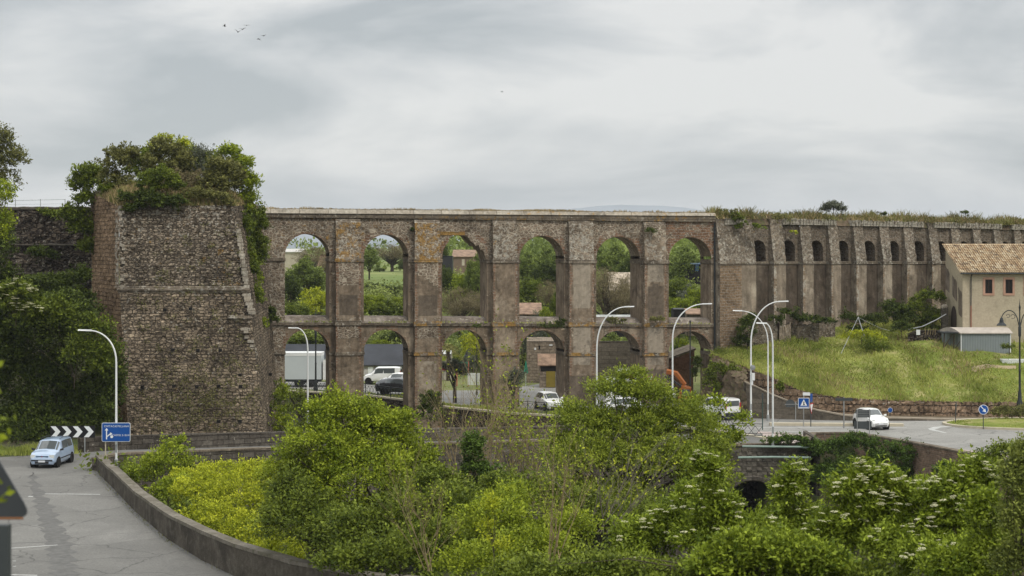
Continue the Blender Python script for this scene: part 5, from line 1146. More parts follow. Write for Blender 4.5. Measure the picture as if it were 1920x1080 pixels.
car('small_car', 'white rounded three-door car at the roundabout partly behind the dark road sign backs', 'car', (PX(1633, 129), 129, .41), R(-77), st5, 1.63, PW,
    [('windscreen', .34, .84, 4.0, 6, M_glass), ('side_window', -.75, .42, 3.12, 3.95, M_glass, (1, -1), .012, 6, -.1), ('side_window', -1.4, -.84, 3.15, 3.9, M_glass), ('rear_window', -1.6, -1.38, 4.1, 6, M_glass), ('sill_trim', -.9, .8, .1, .6, M_blackp)], (-1.15, 1.15), .30, extra=round_x)
# --- white five-door hatchback in front of the fourth pier
sth = [(-1.95, .42, .80, .92, .78, .6), (-1.88, .26, .90, 1.2, .92, .7), (-1.5, .2, .95, 1.42, .97, .72), (-.8, .19, .94, 1.50, 1, .74), (.0, .19, .93, 1.49, 1, .73), (.35, .19, .92, 1.42, 1, .72), (1.1, .19, .90, 1.0, .99, .74), (1.5, .2, .84, .88, .95, .66), (1.8, .22, .68, .74, .86, .56), (1.95, .26, .54, .60, .72, .46)]
def hatch_x(e, pt):
    for s in (1, -1): facebox(e, 'headlight', 1.76, .38 if s > 0 else -.68, .68 if s > 0 else -.38, .60, .72, M_head, .08)
    facebox(e, 'lower_grille', 1.92, -.5, .5, .26, .44, M_blackp, .04); facebox(e, 'upper_grille', 1.90, -.3, .3, .58, .63, M_blackp, .04); facebox(e, 'number_plate', 1.965, -.22, .22, .42, .52, M_plate, .012); mirrors(e, .78, .98, .78, PW)
car('small_car', 'white hatchback with dark windows driving in front of the pier right of the fourth arch', 'car', (PX(1030, 143.5), 143.5, .42), R(-74), sth, 1.68, PW,
    [('windscreen', .42, 1.06, 4.0, 6, M_glass), ('side_window', -.35, .62, 3.12, 3.95, M_glass, (1, -1), .012, 6, -.15), ('side_window', -1.3, -.43, 3.12, 3.95, M_glass), ('rear_window', -1.86, -1.55, 4.1, 6, M_glass)], (-1.25, 1.25), .30, extra=hatch_x)
# --- dark crossover behind the second arch
PD = paint('dark_grey_paint', (.022, .025, .03), .22)
stc = [(-2.18, .5, .92, .98, .80, .6), (-2.08, .32, 1.0, 1.14, .93, .66), (-1.7, .26, 1.05, 1.36, .98, .68), (-1.0, .25, 1.04, 1.50, 1, .70), (.0, .25, 1.0, 1.54, 1, .70), (.4, .25, .98, 1.48, 1, .69), (1.15, .25, .97, 1.05, .99, .7), (1.7, .26, .92, .96, .95, .62), (2.05, .3, .72, .78, .84, .5), (2.18, .38, .58, .62, .7, .4)]
def cross_x(e, pt):
    for s in (1, -1): facebox(e, 'tail_light', -2.14, .5 if s > 0 else -.8, .8 if s > 0 else -.5, .88, .98, M_tail, .1); facebox(e, 'headlight', 1.98, .45 if s > 0 else -.78, .78 if s > 0 else -.45, .70, .8, M_head, .08)
    mirrors(e, .8, 1.04, .84, PD)
car('crossover', 'dark grey crossover seen from the side through the second lower arch', 'car', (PX(749, 158.5), 158.5, .42), R(-6), stc, 1.8, PD,
    [('windscreen', .46, 1.1, 4.0, 6, M_glass), ('side_window', -.25, .7, 3.12, 3.95, M_glass, (1, -1), .012, 6, -.2), ('side_window', -1.2, -.33, 3.12, 3.95, M_glass), ('rear_window', -2.0, -1.6, 4.1, 6, M_glass), ('sill_trim', -1.2, 1.2, .1, .7, M_blackp)], (-1.32, 1.32), .34, extra=cross_x)
# --- white small van seen from behind at right of the central tree
stv = [(-1.95, .3, .95, 1.5, .96, .86), (-1.9, .24, 1.0, 1.66, .99, .88), (-1.4, .2, 1.0, 1.72, 1, .88), (.3, .19, .98, 1.70, 1, .86), (.5, .19, .96, 1.62, 1, .82), (1.1, .2, .93, 1.04, .99, .8), (1.6, .2, .82, .88, .94, .7), (1.9, .24, .62, .68, .84, .6)]
def van_x(e, pt):
    for s in (1, -1): facebox(e, 'tail_light', -1.985, .66 if s > 0 else -.8, .8 if s > 0 else -.66, .85, 1.35, M_tail, .05)
    facebox(e, 'rear_window', -1.985, -.6, .6, 1.1, 1.5, M_glass, .05); facebox(e, 'bumper', -2.0, -.78, .78, .26, .58, M_blackp, .1); facebox(e, 'number_plate', -2.0, -.24, .24, .72, .83, M_plate, .03); mirrors(e, .75, 1.02, .82, PW)
car('small_van', 'white small van with red tail lamps seen from behind right of the central tree', 'van', (PX(1345, 136.5), 136.5, .42), R(122), stv, 1.66, PW,
    [('windscreen', .54, 1.06, 4.0, 6, M_glass), ('side_window', -.2, .7, 3.15, 3.9, M_glass, (1, -1), .012, 6, -.15), ('side_window', -1.4, -.3, 3.15, 3.9, M_glass)], (-1.25, 1.25), .30, extra=van_x)
# vehicles half hidden by the central tree and on the car park behind
def vcopy(src, label, loc, rz):
    o = copy_tree(src); o.location = loc; o.rotation_euler = (0, 0, rz); o['label'] = label; return o
hat = [o for o in col.objects if o.get('label', '').startswith('white hatchback')][0]; vn = [o for o in col.objects if o.get('label', '').startswith('white small van')][0]; pw5 = [o for o in col.objects if o.get('label', '').startswith('white rounded')][0]
vcopy(hat, 'white hatchback mostly hidden behind the middle of the central leafy tree', (PX(1158, 138.5), 138.5, .42), R(175))
vcopy(vn, 'white van parked under the dark roof behind the second arch', (PX(716, 171), 171, .42), R(176))
vcopy(pw5, 'pale car parked just behind the dark crossover in the second arch', (PX(745, 166), 166, .42), R(160))
# --- white box lorry behind the first arch
lo = empty('lorry', (PX(574, 168), 168, .42), 'white box lorry parked behind the first lower arch', 'lorry'); z0 = ZY(709.5, 168) - .42; z1 = ZY(660, 168) - .42; xw = PX(605, 168) - PX(574, 168)
m = MB(); m.box(-5.5, xw, -1.25, 1.25, z0, z1 - .32); m.build('cargo_box', plain('lorry_panel', (.50, .54, .55), .45, 0, .05, .8), lo); m = MB(); m.box(-5.52, xw + .02, -1.27, 1.27, z1 - .319, z1); m.build('box_top', M_steelw, lo)
m = MB(); m.box(-5.3, xw - .1, -1.0, 1.0, z0 - .25, z0 - .003); m.build('chassis', M_blackp, lo)
for x in (xw - 1.0, xw - 2.2, -4.2):
    for y in (-1.0, 1.0): m = MB(); m.lathe([(.3, -.15), (.48, -.15), (.48, .15), (.3, .15)], 18, (x, y, .48), 'y'); m.build('wheel', M_tyre, lo)
m = MB(); m.box(xw + .15, xw + 2.1, -1.15, 1.15, .7, 2.6); m.build('cab', PW, lo)
# --- camper-like white and orange service truck behind the tree top
sv = empty('service_truck', (PX(1163, 146), 146, .42), 'white service truck with an orange banded roof box showing above the central tree', 'lorry')
m = MB(); m.box(-1.3, 1.3, -1.1, 1.1, .5, 2.5); m.build('body', PW, sv); m = MB(); m.box(-.2, 1.1, -1.12, 1.12, 2.51, 2.95); m.build('orange_band', plain('orange_paint', (.27, .085, .018), .4), sv); m = MB(); m.box(-.3, 1.2, -1.16, 1.16, 2.96, 3.25); m.build('roof_box', PW, sv); m = MB(); m.box(-1.31, -1.25, -.9, .9, 1.5, 2.3); m.box(-1.0, .6, -1.14, -1.10, 1.4, 2.2); m.build('window', M_glass, sv)
for x in (-.8, .9):
    for y in (-.95, .95): m = MB(); m.lathe([(.2, -.12), (.38, -.12), (.38, .12), (.2, .12)], 16, (x, y, .38), 'y'); m.build('wheel', M_tyre, sv)
# --- orange crane truck under the sixth arch
M_or = MATS['orange_paint']; ct = empty('crane_truck', (PX(1272, 144.5), 144.5, .42), 'orange crane truck with a folded boom standing under the sixth arch', 'crane truck', rz=R(-8))  # orange paint darkened to put the shade under the arch into its colour
m = MB(); m.hexa([(-.1, -1, .55), (1.15, -1, .5), (1.15, 1, .5), (-.1, 1, .55)], [(.3, -.9, 2.0), (1.05, -.9, 1.75), (1.05, .9, 1.75), (.3, .9, 2.0)]); m.build('cab', M_or, ct)
m = MB(); m.tube([(-1.0, 0, 3.1), (-.2, 0, 2.95), (.55, 0, 2.0)], [.26, .24, .2], 6); m.build('boom', M_or, ct); m = MB(); m.tube([(-.9, -.3, 2.7), (.45, -.3, 1.75)], .09, 6); m.tube([(-1.1, -.3, 2.75), (.2, -.3, 1.3)], .07, 6); m.build('hydraulic_ram', M_blackp, ct)
m = MB(); m.box(-1.3, -.1, -1, 1, .5, .95); m.build('chassis', M_blackp, ct); m = MB(); m.box(-1.2, -.2, -.95, .95, .96, 1.35); m.build('deck', PW, ct); m = MB(); m.box(.35, 1.0, -1.0, -.93, 1.15, 1.7); m.build('window', M_glass, ct)
for x in (-.9, .7):
    for y in (-.9, .9): m = MB(); m.lathe([(.2, -.13), (.4, -.13), (.4, .13), (.2, .13)], 16, (x, y, .4), 'y'); m.build('wheel', M_tyre, ct)

# ---------------------------------------------------------------- street lamps
def lamp(label, px, pyb, pxh, pyh, Y, bend=.30, r=.075, group='tall white curved street lamps'):
    zb = ZY(pyb, Y); zt = ZY(pyh, Y); H = zt - zb; dx = (pxh - px) / F * Y; e = empty('street_lamp', (PX(px, Y), Y, zb), label, 'street lamp', group)
    s = 1 if dx > 0 else -1; hl = .62; A = abs(dx) - hl; zs = H * (1 - bend); pts = [(0, 0, 0), (0, 0, zs * .5), (0, 0, zs)]; rad = [r, r * .9, r * .78]
    for k in range(1, 13):
        t = k / 12 * math.pi / 2; sx_ = A * (1 - math.cos(t)); sz = (H - zs) * math.sin(t) ** .92; pts.append((s * sx_, 0, zs + sz * .97)); rad.append(r * lerp(.76, .5, k / 12))
    m = MB(); m.tube(pts, rad, 8); m.build('pole', M_steelw, e, smooth=True)
    m = MB(); m.lathe([(.2, -.05), (.2, .02), (.12, .04), (.11, .5), (r, .54)], 10); m.build('base_collar', M_galv, e)
    m = MB(); m.box(-.05, .05, -r - .012, -r + .02, .9, 1.35); m.build('hatch', M_galv, e)
    m = MB(); a = Vector(pts[-1]); m.hexa([(a.x - s * .12, -.06, a.z - .03), (a.x + s * hl, -.13, a.z + .0), (a.x + s * hl, .13, a.z + .0), (a.x - s * .12, .06, a.z - .03)], [(a.x - s * .12, -.05, a.z + .06), (a.x + s * hl, -.10, a.z + .07), (a.x + s * hl, .10, a.z + .07), (a.x - s * .12, .05, a.z + .06)]); m.build('lamp_head', M_steelw, e); return e
lamp('white curved street lamp behind the blue direction sign, arm reaching left', 218, 878, 147, 618, 96.2, .24, .07)
lamp('white street lamp with a short arm to the left before the first lower arch', 577, 792, 541, 614, 127, .24)
lamp('white street lamp arching right behind the central tree, before the fourth pier', 1119, 800, 1189, 573, 129, .36)
lamp('white street lamp arching to the right in front of the sixth arch', 1261, 800, 1335, 568, 131, .30)
L4 = lamp('tallest of the three white lamps at right, with a round box on its shaft', 1408, 791, 1478, 563, 127, .36)
lamp('thin white street lamp at right whose arm reaches left across the tallest one', 1440, 790, 1374, 581, 134, .30, .06)
lamp('white street lamp standing on the bridge side beside the green pipes', 1449, 837, 1418, 605, 116.5, .2, .072)
m = MB(); m.lathe([(.001, -.2), (.19, -.18), (.19, 0), (.001, .02)], 14, (.12, 0, 4.05), 'y'); m.build('mirror_disc', M_galv, L4); m = MB(); m.box(.05, .26, -.2, -.05, 3.1, 3.65); m.box(.0, .14, -.15, -.05, 2.75, 3.08); m.build('control_box', M_steelw, L4)
def ornate(label, px, pyb, pyt, Y, arms, Zb=None):
    zb = ZY(pyb, Y); H = ZY(pyt, Y) - zb; e = empty('ornate_lamp', (PX(px, Y), Y, zb), label, 'street lamp'); k = H / 8.9
    m = MB(); m.lathe([(.24 * k, 0), (.24 * k, .5 * k), (.17 * k, .7 * k), (.14 * k, 1.3 * k), (.1 * k, 1.5 * k), (.085 * k, 3 * k), (.11 * k, 3.05 * k), (.08 * k, 3.2 * k), (.07 * k, 5.8 * k), (.12 * k, 5.9 * k), (.13 * k, 6.6 * k), (.07 * k, 6.7 * k), (.05 * k, 7.9 * k), (.09 * k, 8.2 * k), (.04 * k, 8.4 * k), (.005, H)], 10); m.build('post', M_iron, e, smooth=True)
    for s in arms:
        a = MB(); pts = [(s * .06, 0, 6.7 * k)] + [(s * (.1 + 1.5 * k * (1 - math.cos(t)) / 2), 0, 6.7 * k + 1.25 * k * math.sin(t)) for t in np.linspace(.5, 2.55, 12)]; a.tube(pts, .04 * k, 6)
        a.tube([(s * (.55 * k + .17 * k * math.cos(t)), 0, 7.45 * k + .17 * k * math.sin(t)) for t in np.linspace(0, 5.5, 12)], .022 * k, 5); a.tube([(s * (.95 * k + .14 * k * math.cos(t)), 0, 7.5 * k + .14 * k * math.sin(t)) for t in np.linspace(0, 5.5, 12)], .022 * k, 5); a.build('arm', M_iron, e)
        q = pts[-1]; l_ = MB(); l_.lathe([(.02, q[2] + .02), (.11 * k, q[2] - .08 * k), (.16 * k, q[2] - .25 * k), (.19 * k, q[2] - .42 * k), (.40 * k, q[2] - .62 * k), (.41 * k, q[2] - .68 * k), (.05, q[2] - .66 * k)], 12, (q[0], 0, 0)); l_.build('lantern', M_iron, e, smooth=True)
    return e
ornate('dark ornate lamp post with hanging lanterns near the right edge of the view', 1912, 766, 560, 137.4, (-1, 1))
ornate('dark ornate lamp post standing behind the first arch', 592, 737, 578, 162, (-1,))
ornate('dark ornate lamp post with double lanterns behind the right side of the third lower arch', 894, 752, 641, 158, (-1, 1))
pl = empty('pole', (PX(1294, 147), 147, .4), 'thin dark pole in front of the brick outbuilding under the sixth arch', 'pole'); m = MB(); m.tube([(0, 0, 0), (0, 0, 7.2)], .05, 6); m.build('shaft', M_iron, pl); m = MB(); m.lathe([(.06, 7.15), (.09, 7.3), (.01, 7.4)], 8); m.build('cap', M_iron, pl)

# ---------------------------------------------------------------- road signs
M_blue = plain('sign_blue', (.006, .07, .29), .4, 0, .05); M_sw = plain('sign_white', (.72, .74, .74), .45, 0, .04); M_sb = plain('sign_black', (.012, .012, .014), .5, 0, .05); M_back = plain('sign_back', (.06, .068, .07), .6, .2, .1); M_red = plain('sign_red', (.42, .02, .03), .4, 0, .05)
def rrect(w, h, r, n=5):
    out = []
    for cx, cz, a in ((w / 2 - r, h / 2 - r, 0), (-w / 2 + r, h / 2 - r, 90), (-w / 2 + r, -h / 2 + r, 180), (w / 2 - r, -h / 2 + r, 270)):
        out += [(cx + r * math.cos(R(a + 90 * k / n)), cz + r * math.sin(R(a + 90 * k / n))) for k in range(n + 1)]
    return out
def flat(poly, y, mat, name, e, th=.01): m = MB(); m.prism([(x, z) for x, z in poly], y, y + th); return m.build(name, mat, e)
def text(s, size, x, z, y, mat, e, name='lettering'):
    cu = bpy.data.curves.new(name, 'FONT'); cu.body = s; cu.size = size; cu.extrude = .003; cu.space_character = 1.05; o = bpy.data.objects.new('tmp', cu); col.objects.link(o)
    bpy.context.view_layer.update(); me = bpy.data.meshes.new_from_object(o.evaluated_get(bpy.context.evaluated_depsgraph_get())); bpy.data.objects.remove(o); me.materials.clear(); me.materials.append(mat)
    q = link(name, me, e); q.location = (x, y, z); q.rotation_euler = (R(90), 0, 0); return q
# direction sign
Ys = 96.0; sg = empty('direction_sign', (PX(218.5, Ys), Ys, ZY(810, Ys)), 'blue rectangular direction sign for Civita Castellana in front of the white lamp post', 'road sign', rz=R(0)); w, h = 53.5 / F * Ys, 35.5 / F * Ys
flat(rrect(w, h, .09), -.12, M_sw, 'border', sg, .03); flat(rrect(w - .05, h - .05, .07), -.128, M_blue, 'panel', sg, .01)
text('CIVITACASTELLANA', .148, -w * .42, h * .27, -.133, M_sw, sg); text('CASTEL S. ELIA', .142, -w * .13, -h * .20, -.133, M_sw, sg)
flat([(-.56, -.4), (-.50, -.4), (-.50, .10), (-.43, .10), (-.53, .24), (-.63, .10), (-.56, .10)], -.134, M_sw, 'arrow', sg, .006); flat([(-.50, -.20), (-.50, -.28), (-.33, -.13), (-.33, -.19), (-.20, -.09), (-.33, .0), (-.33, -.06)], -.135, M_sw, 'arrow', sg, .006)
flat([(-.24 + .08 * math.cos(t), -.25 + .08 * math.sin(t)) for t in np.linspace(0, 6.2, 14)], -.137, M_sw, 'roundel', sg, .006)
m = MB(); m.tube([(-.62, 0, -.02), (-.62, 0, -2.2)], .035, 6); m.tube([(-.62, -.04, .3), (-.62, -.04, -.3)], .03, 5); m.build('post', M_kerb, sg)
# chevron board
Yc = 104.6; ch = empty('chevron_sign', (PX(136, Yc), Yc, ZY(809.5, Yc)), 'long black and white chevron board on the outside of the bend', 'road sign'); w, h = 84 / F * Yc, 22 / F * Yc
m = MB(); m.box(-w / 2, w / 2, 0, .03, -h / 2, h / 2); m.build('board', M_sb, ch); pw_ = w / 4.05
for k in range(4):
    x = -w / 2 + k * pw_ + .03; a = .32 * pw_ * 1.35; t = pw_ * .46
    for sgn in (1, -1): flat([(x, sgn * h / 2 * .93), (x + t, sgn * h / 2 * .93), (x + t + a, 0), (x + a, 0)], -.006 if sgn > 0 else -.0062, M_sw, 'chevron', ch, .005)
for x in (PX(158.5, Yc) - PX(136, Yc), PX(112, Yc) - PX(136, Yc)): m = MB(); m.tube([(x, .06, -h / 2 - 1.35), (x, .06, h / 2)], .035, 6); m.build('post', M_galv, ch)
def signpost(name, label, px, pyb, pyt, Y, rz=0, r=.035, mat=None):
    zb = ZY(pyb, Y); e = empty(name, (PX(px, Y), Y, zb), label, 'road sign', rz=rz); m = MB(); m.tube([(0, .05, 0), (0, .05, ZY(pyt, Y) - zb)], r, 6); m.build('post', mat or M_galv, e); return e, zb
def tri(c, s, up=1): return [(0 - s / 2, c - up * s * .29), (s / 2, c - up * s * .29), (0, c + up * s * .577)]
e, zb = signpost('crossing_sign', 'blue square pedestrian crossing sign with a white triangle', 1507, 800, 742, 123); c = ZY(756, 123) - zb; s = 21 / F * 123
flat([(x, c + z) for x, z in rrect(s, s * .95, .05)], -.01, M_sw, 'border', e, .02); flat([(x, c + z) for x, z in rrect(s * .92, s * .88, .04)], -.016, M_blue, 'panel', e); flat([(-s * .3, c - s * .22), (s * .3, c - s * .22), (0, c + s * .36)], -.022, M_sw, 'triangle', e, .006); flat([(-.05, c - .14), (.09, c - .14), (.03, c - .02), (.05, c + .12), (-.03, c + .12), (-.03, c)], -.027, M_sb, 'figure', e, .004)
flat([(-s * .42, c - s * .40), (s * .42, c - s * .40), (s * .42, c - s * .33), (-s * .42, c - s * .33)], -.023, M_sw, 'stripe', e, .006)
m = MB(); z = ZY(739, 123) - zb; m.box(-.06, .46, .0, .03, z - .1, z + .12); m.build('top_plate', M_sw, e)
e, zb = signpost('give_way_sign', 'narrow edge-on yield triangle with a small blue plate above, beside the crossing sign', 1521.5, 800, 740, 123.6, R(62), mat=M_back); c = ZY(763, 123.6) - zb
flat(tri(c, .9, -1), -.0, M_red, 'border', e, .02); flat(tri(c, .66, -1), -.008, M_sw, 'panel', e); z = ZY(746, 123.6) - zb; flat([(x, z + q) for x, q in rrect(.5, .6, .05)], -.0, M_blue, 'blue_plate', e, .02)
e, zb = signpost('road_sign_reverse', 'long thin dark sign back on a tall grey post left of the white rounded car', 1582.5, 803, 745, 122.6, r=.045); z = ZY(749, 122.6) - zb; m = MB(); m.box(-.62, .62, -.0, .03, z - .1, z + .1); m.build('panel', M_back, e)
e = empty('road_sign_reverse', (PX(1620, 123), 123, .8), 'large dark two-panel sign back on twin posts in front of the white rounded car', 'road sign'); 
for x in (-.5, .38): m = MB(); m.tube([(x, -.05, -.3), (x, -.05, ZY(767, 123) - .8)], .035, 6); m.build('post', M_galv, e)
m = MB(); z0_, z1_ = ZY(783, 123) - .8, ZY(768, 123) - .8; m.box(-.54, .46, 0, .03, z0_, z1_); m.build('panel', M_back, e); m = MB(); m.box(-.72, .55, 0, .03, ZY(804, 123) - .8, ZY(790, 123) - .8); m.build('panel', M_back, e)
for z in np.linspace(z0_ + .05, z1_ - .05, 5): m = MB(); m.box(-.52, .44, -.015, -.001, z - .012, z + .012); m.build('ridge', M_galv, e)
e, zb = signpost('sign_pair', 'pair of dark semicircular sign backs on one post against the plastered wall', 1492, 787, 753, 131.5); c = ZY(757, 131.5) - zb
for s in (-1, 1): flat([(s * .42 + .36 * math.cos(t), c - .03 + .36 * math.sin(t)) for t in np.linspace(0, math.pi, 10)], 0, M_back, 'disc', e, .02); flat([(s * .42 - .36, c - .26), (s * .42 + .36, c - .26), (s * .42 + .3, c - .07), (s * .42 - .3, c - .07)], 0, M_back, 'plate', e, .02)
m = MB(); m.box(-.85, .85, -.02, -.001, c - .06, c - .02); m.build('bracket', M_galv, e)
def disc_sign(label, px, pyb, pyc, Y, r, arrow):
    e, zb = signpost('arrow_sign', label, px, pyb, pyc - 6, Y, mat=M_back); c = ZY(pyc, Y) - zb; C_ = lambda rr_: [(rr_ * math.cos(t), c + rr_ * math.sin(t)) for t in np.linspace(0, 2 * math.pi, 20, endpoint=False)]
    flat(C_(r), 0, M_sw, 'border', e, .02); flat(C_(r * .9), -.008, M_blue, 'panel', e)
    if arrow: q = [(-.22, .22), (.02, -.02), (-.08, -.12), (.20, -.20), (.12, .08), (.05, .02), (-.17, .27)]; flat([(x * r / .36, c + z * r / .36) for x, z in q], -.014, M_sw, 'arrow', e, .006)
disc_sign('round blue sign with a white arrow pointing down right on the roundabout island', 1844, 806, 768, 128, .37, True)
disc_sign('small round blue sign far back against the block wall', 1669, 784, 769, 135.5, .2, False)
e, zb = signpost('road_sign_reverse', 'narrow dark sign on a post at the roundabout edge left of the arrow sign', 1793, 793, 758, 131.5, R(70), mat=M_back); flat([(x, 1.25 + z) for x, z in rrect(.6, .75, .05)], 0, M_back, 'panel', e, .02)
e, zb = signpost('give_way_sign', 'white yield triangle with a red rim above the crown of the central tree', 1219, 800, 704, 136); c = ZY(709, 136) - zb; flat(tri(c, .62, -1), -.0, M_red, 'border', e, .02); flat(tri(c, .44, -1), -.008, M_sw, 'panel', e)
e, zb = signpost('green_pole', 'thin dark green signal pole beside the end of the iron railing', 1430, 806, 737, 122, mat=plain('dark_green', (.03, .07, .06), .5)); m = MB(); m.box(-.05, .05, -.03, .1, 2.2, 2.6); m.build('cap_plate', M_back, e)
# blurred triangular sign back close to the camera
Yn_ = 9.0; e = empty('warning_sign', (PX(-22, Yn_), Yn_, ZY(972, Yn_)), 'dark back of a triangular sign, out of focus at the left edge of the view', 'road sign')
def rtri(w, h, r, n=6):
    pts = [(-w / 2, 0), (w / 2, 0), (0, h)]; out = []
    for i in range(3):
        p, a, b = Vector(pts[i]), Vector(pts[i - 1]), Vector(pts[(i + 1) % 3]); da, db = (a - p).normalized(), (b - p).normalized()
        for k in range(n + 1): t = k / n; q = p + da * r * (1 - t) ** 2 * 1.7 + db * r * t ** 2 * 1.7; out.append((q.x, q.y))
    return out
ww = 0.47; flat(rtri(ww, .40, .055), 0, plain('near_sign_back', (.055, .06, .065), .5, .2, .1), 'panel', e, .012); m = MB(); m.box(-.10, .085 + .025, -.02, .04, -.7, -.035); m.build('post', M_back, e)
m = MB(); m.tube([(-ww / 2 + .03, -.004, -.0), (ww / 2 - .05, -.004, -.0)], .006, 5); m.build('rusty_edge', plain('rust', (.22, .09, .03), .9), e)
# ---------------------------------------------------------------- foreground vegetation of the ravine
# understorey: low dense ground cover on the ravine slopes
rng = np.random.default_rng(99); cl = []
while len(cl) < 5200:
    Y = rng.uniform(24, 108); px = rng.uniform(150, 2150); x = PX(px, Y)
    if Y < 96.8 and x < par_x(Y) + .7: continue
    if Y > yn(px) - 1.0: continue
    cl.append((x, Y, ground_z(x, Y) + rng.uniform(0, .9), Y))
C = np.array(cl); idx = np.repeat(np.arange(len(C)), 34); P0 = C[idx][:, :3] + rng.normal(size=(len(idx), 3)) * (.5, .5, .28)
sz = .07 + .0022 * C[idx][:, 3] * (0.6 + .8 * rng.random(len(idx)))
o = link('undergrowth', quads_mesh('undergrowth', leaf_quads(rng, P0, rng.normal(size=(len(idx), 3)) + (0, 0, .3), sz, .55), np.clip(np.repeat(rng.random(len(C)), 34) * .6 + .3 * rng.random(len(idx)), 0, 1), L_mid)); tag(o, 'dense low undergrowth filling the ravine between the trees', 'undergrowth', kind='stuff')

def seg_bush(label, lobes_px, Y, mat, nleaf, leaf, cr, seed, cat='shrub', name='shrub', dk=.8, group=None, **kw):
    """crown from lobes given as (px, py, rx_px, ry_px, dY)"""
    pc = sum(l[0] for l in lobes_px) / len(lobes_px); pb = max(l[1] + l[3] for l in lobes_px); b = P(pc, pb, Y); el = []
    for l in lobes_px:
        px, py, rx, ry = l[:4]; dY = l[4] if len(l) > 4 else 0; c = P(px, py, Y + dY) - b; k = (Y + dY) / F; el.append((c.x, c.y, c.z, rx * k, max(rx, ry) * k * dk, ry * k))
    kw.setdefault('r0', .028); return tree(name, label, cat, b, 1, 1, 1, .5, mat, nleaf, leaf, cr, seed, group=group, ells=el, crownname='foliage', trunkname='stem', **kw)
# big rounded tree left of centre
seg_bush('large rounded bright green tree in front of the first pier', [(650, 800, 75, 60), (600, 850, 80, 65, -1), (710, 830, 75, 65, .5), (760, 880, 65, 60), (560, 910, 70, 70), (680, 910, 110, 80, -1.5), (615, 770, 35, 28), (740, 790, 45, 25), (790, 940, 55, 60), (570, 980, 80, 70, -1), (690, 990, 90, 60, -1)], 66, L_bright, 70000, .115, .50, 1, cat='tree', name='tree', fill=.62, lpc=46, r0=.16)
seg_bush('dark lower skirt of foliage under the large rounded tree', [(560, 980, 75, 65), (640, 1010, 75, 60, -1), (545, 930, 40, 50, 1)], 62, L_mid, 16000, .12, .5, 2, fill=.5)
# yellow-green bramble and nettle bank beside the parapet
seg_bush('bright yellow-green thicket beside the road parapet', [(420, 900, 75, 34, 6), (380, 925, 60, 40, 2), (440, 950, 70, 60), (400, 985, 55, 45, -6), (460, 1010, 60, 45, -7), (490, 900, 55, 35, 6), (350, 905, 40, 25, 6), (520, 1040, 60, 35, -10)], 80, L_yellow, 42000, .11, .36, 3, fill=.65, dk=1.0)
seg_bush('leafy green shrub right of the white lamp post, rising over the parapet', [(325, 845, 28, 32), (300, 880, 42, 40, -1), (350, 885, 30, 34), (270, 893, 32, 30, 1), (330, 925, 45, 30, -4)], 88, L_bright, 11000, .13, .42, 4, fill=.55)
seg_bush('dark bushes climbing the retaining wall below the first lower arch', [(560, 770, 35, 45), (600, 800, 40, 40), (545, 820, 30, 40), (520, 760, 14, 45)], 130, L_mid, 6500, .16, .6, 5, fill=.5)
seg_bush('light green weeds at the right foot of the bastion', [(528, 745, 12, 30), (525, 800, 16, 40), (540, 830, 22, 26)], 124, L_bright, 2600, .16, .4, 6)
# middle band
seg_bush('round dark ivy-clad bush at the foot of the second pier', [(808, 775, 24, 36), (806, 745, 20, 12)], 134, L_dark, 7000, .12, .3, 7, fill=.8)
for i, (px, pb, pt, Y, sp, n, l) in enumerate([(860, 930, 745, 74, 2.4, 260, 'bare pale sapling thicket left of the ivy column'), (905, 960, 700, 72, 2.0, 420, 'tall nearly leafless saplings behind the ivy column'), (960, 950, 735, 76, 2.2, 600, 'bare yellowish saplings left of the central tree'), (1010, 960, 780, 70, 2.2, 900, 'thin half-leafed saplings touching the central tree')]):
    b = P(px, pb, Y); twiggy('sapling', l, 'sapling', b, (pb - pt) / F * Y * 1.12, sp, 20 + i, M_twig, L_bright, n, .12, n0=8, r0=.028)
seg_bush('narrow ivy-covered trunk standing among bare saplings', [(888, 845, 20, 34), (890, 890, 26, 40), (905, 935, 34, 40), (925, 900, 26, 30)], 68, L_ivy, 11000, .10, .28, 8, fill=.7, cat='tree', name='ivy_covered_tree')
# central feathery tree
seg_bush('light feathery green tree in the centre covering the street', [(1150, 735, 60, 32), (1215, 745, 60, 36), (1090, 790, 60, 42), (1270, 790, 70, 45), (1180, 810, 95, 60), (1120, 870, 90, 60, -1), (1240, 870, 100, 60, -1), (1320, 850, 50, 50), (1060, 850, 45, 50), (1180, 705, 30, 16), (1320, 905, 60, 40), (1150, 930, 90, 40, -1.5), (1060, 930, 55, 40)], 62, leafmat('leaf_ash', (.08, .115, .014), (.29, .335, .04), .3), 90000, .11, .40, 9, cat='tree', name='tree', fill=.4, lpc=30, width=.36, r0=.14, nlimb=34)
seg_bush('slender young tree with fresh leaves right of the central tree', [(1345, 765, 22, 24), (1330, 800, 26, 26), (1370, 825, 26, 28), (1395, 790, 18, 26), (1342, 872, 36, 36)], 64, L_bright, 3600, .12, .34, 10, cat='tree', name='tree', fill=.35, lpc=20)
seg_bush('small young sapling in front of the white van', [(1300, 760, 16, 20), (1290, 790, 18, 20)], 66, L_bright, 900, .12, .3, 110, name='tree', cat='tree', lpc=16)
seg_bush('dim green thicket below the central tree', [(1080, 960, 90, 50), (1210, 975, 90, 45), (1010, 930, 60, 50), (1310, 950, 70, 45)], 56, L_mid, 15000, .10, .5, 11, fill=.4, lpc=24)
twiggy('dead_branches', 'grey leafless branches spreading below the central tree', 'branches', P(1120, 1000, 50), 3.0, 3.4, 61, plain('grey_twig', (.17, .145, .12), .9, 0, .3), L_yellow, 260, .09, n0=9, r0=.016)
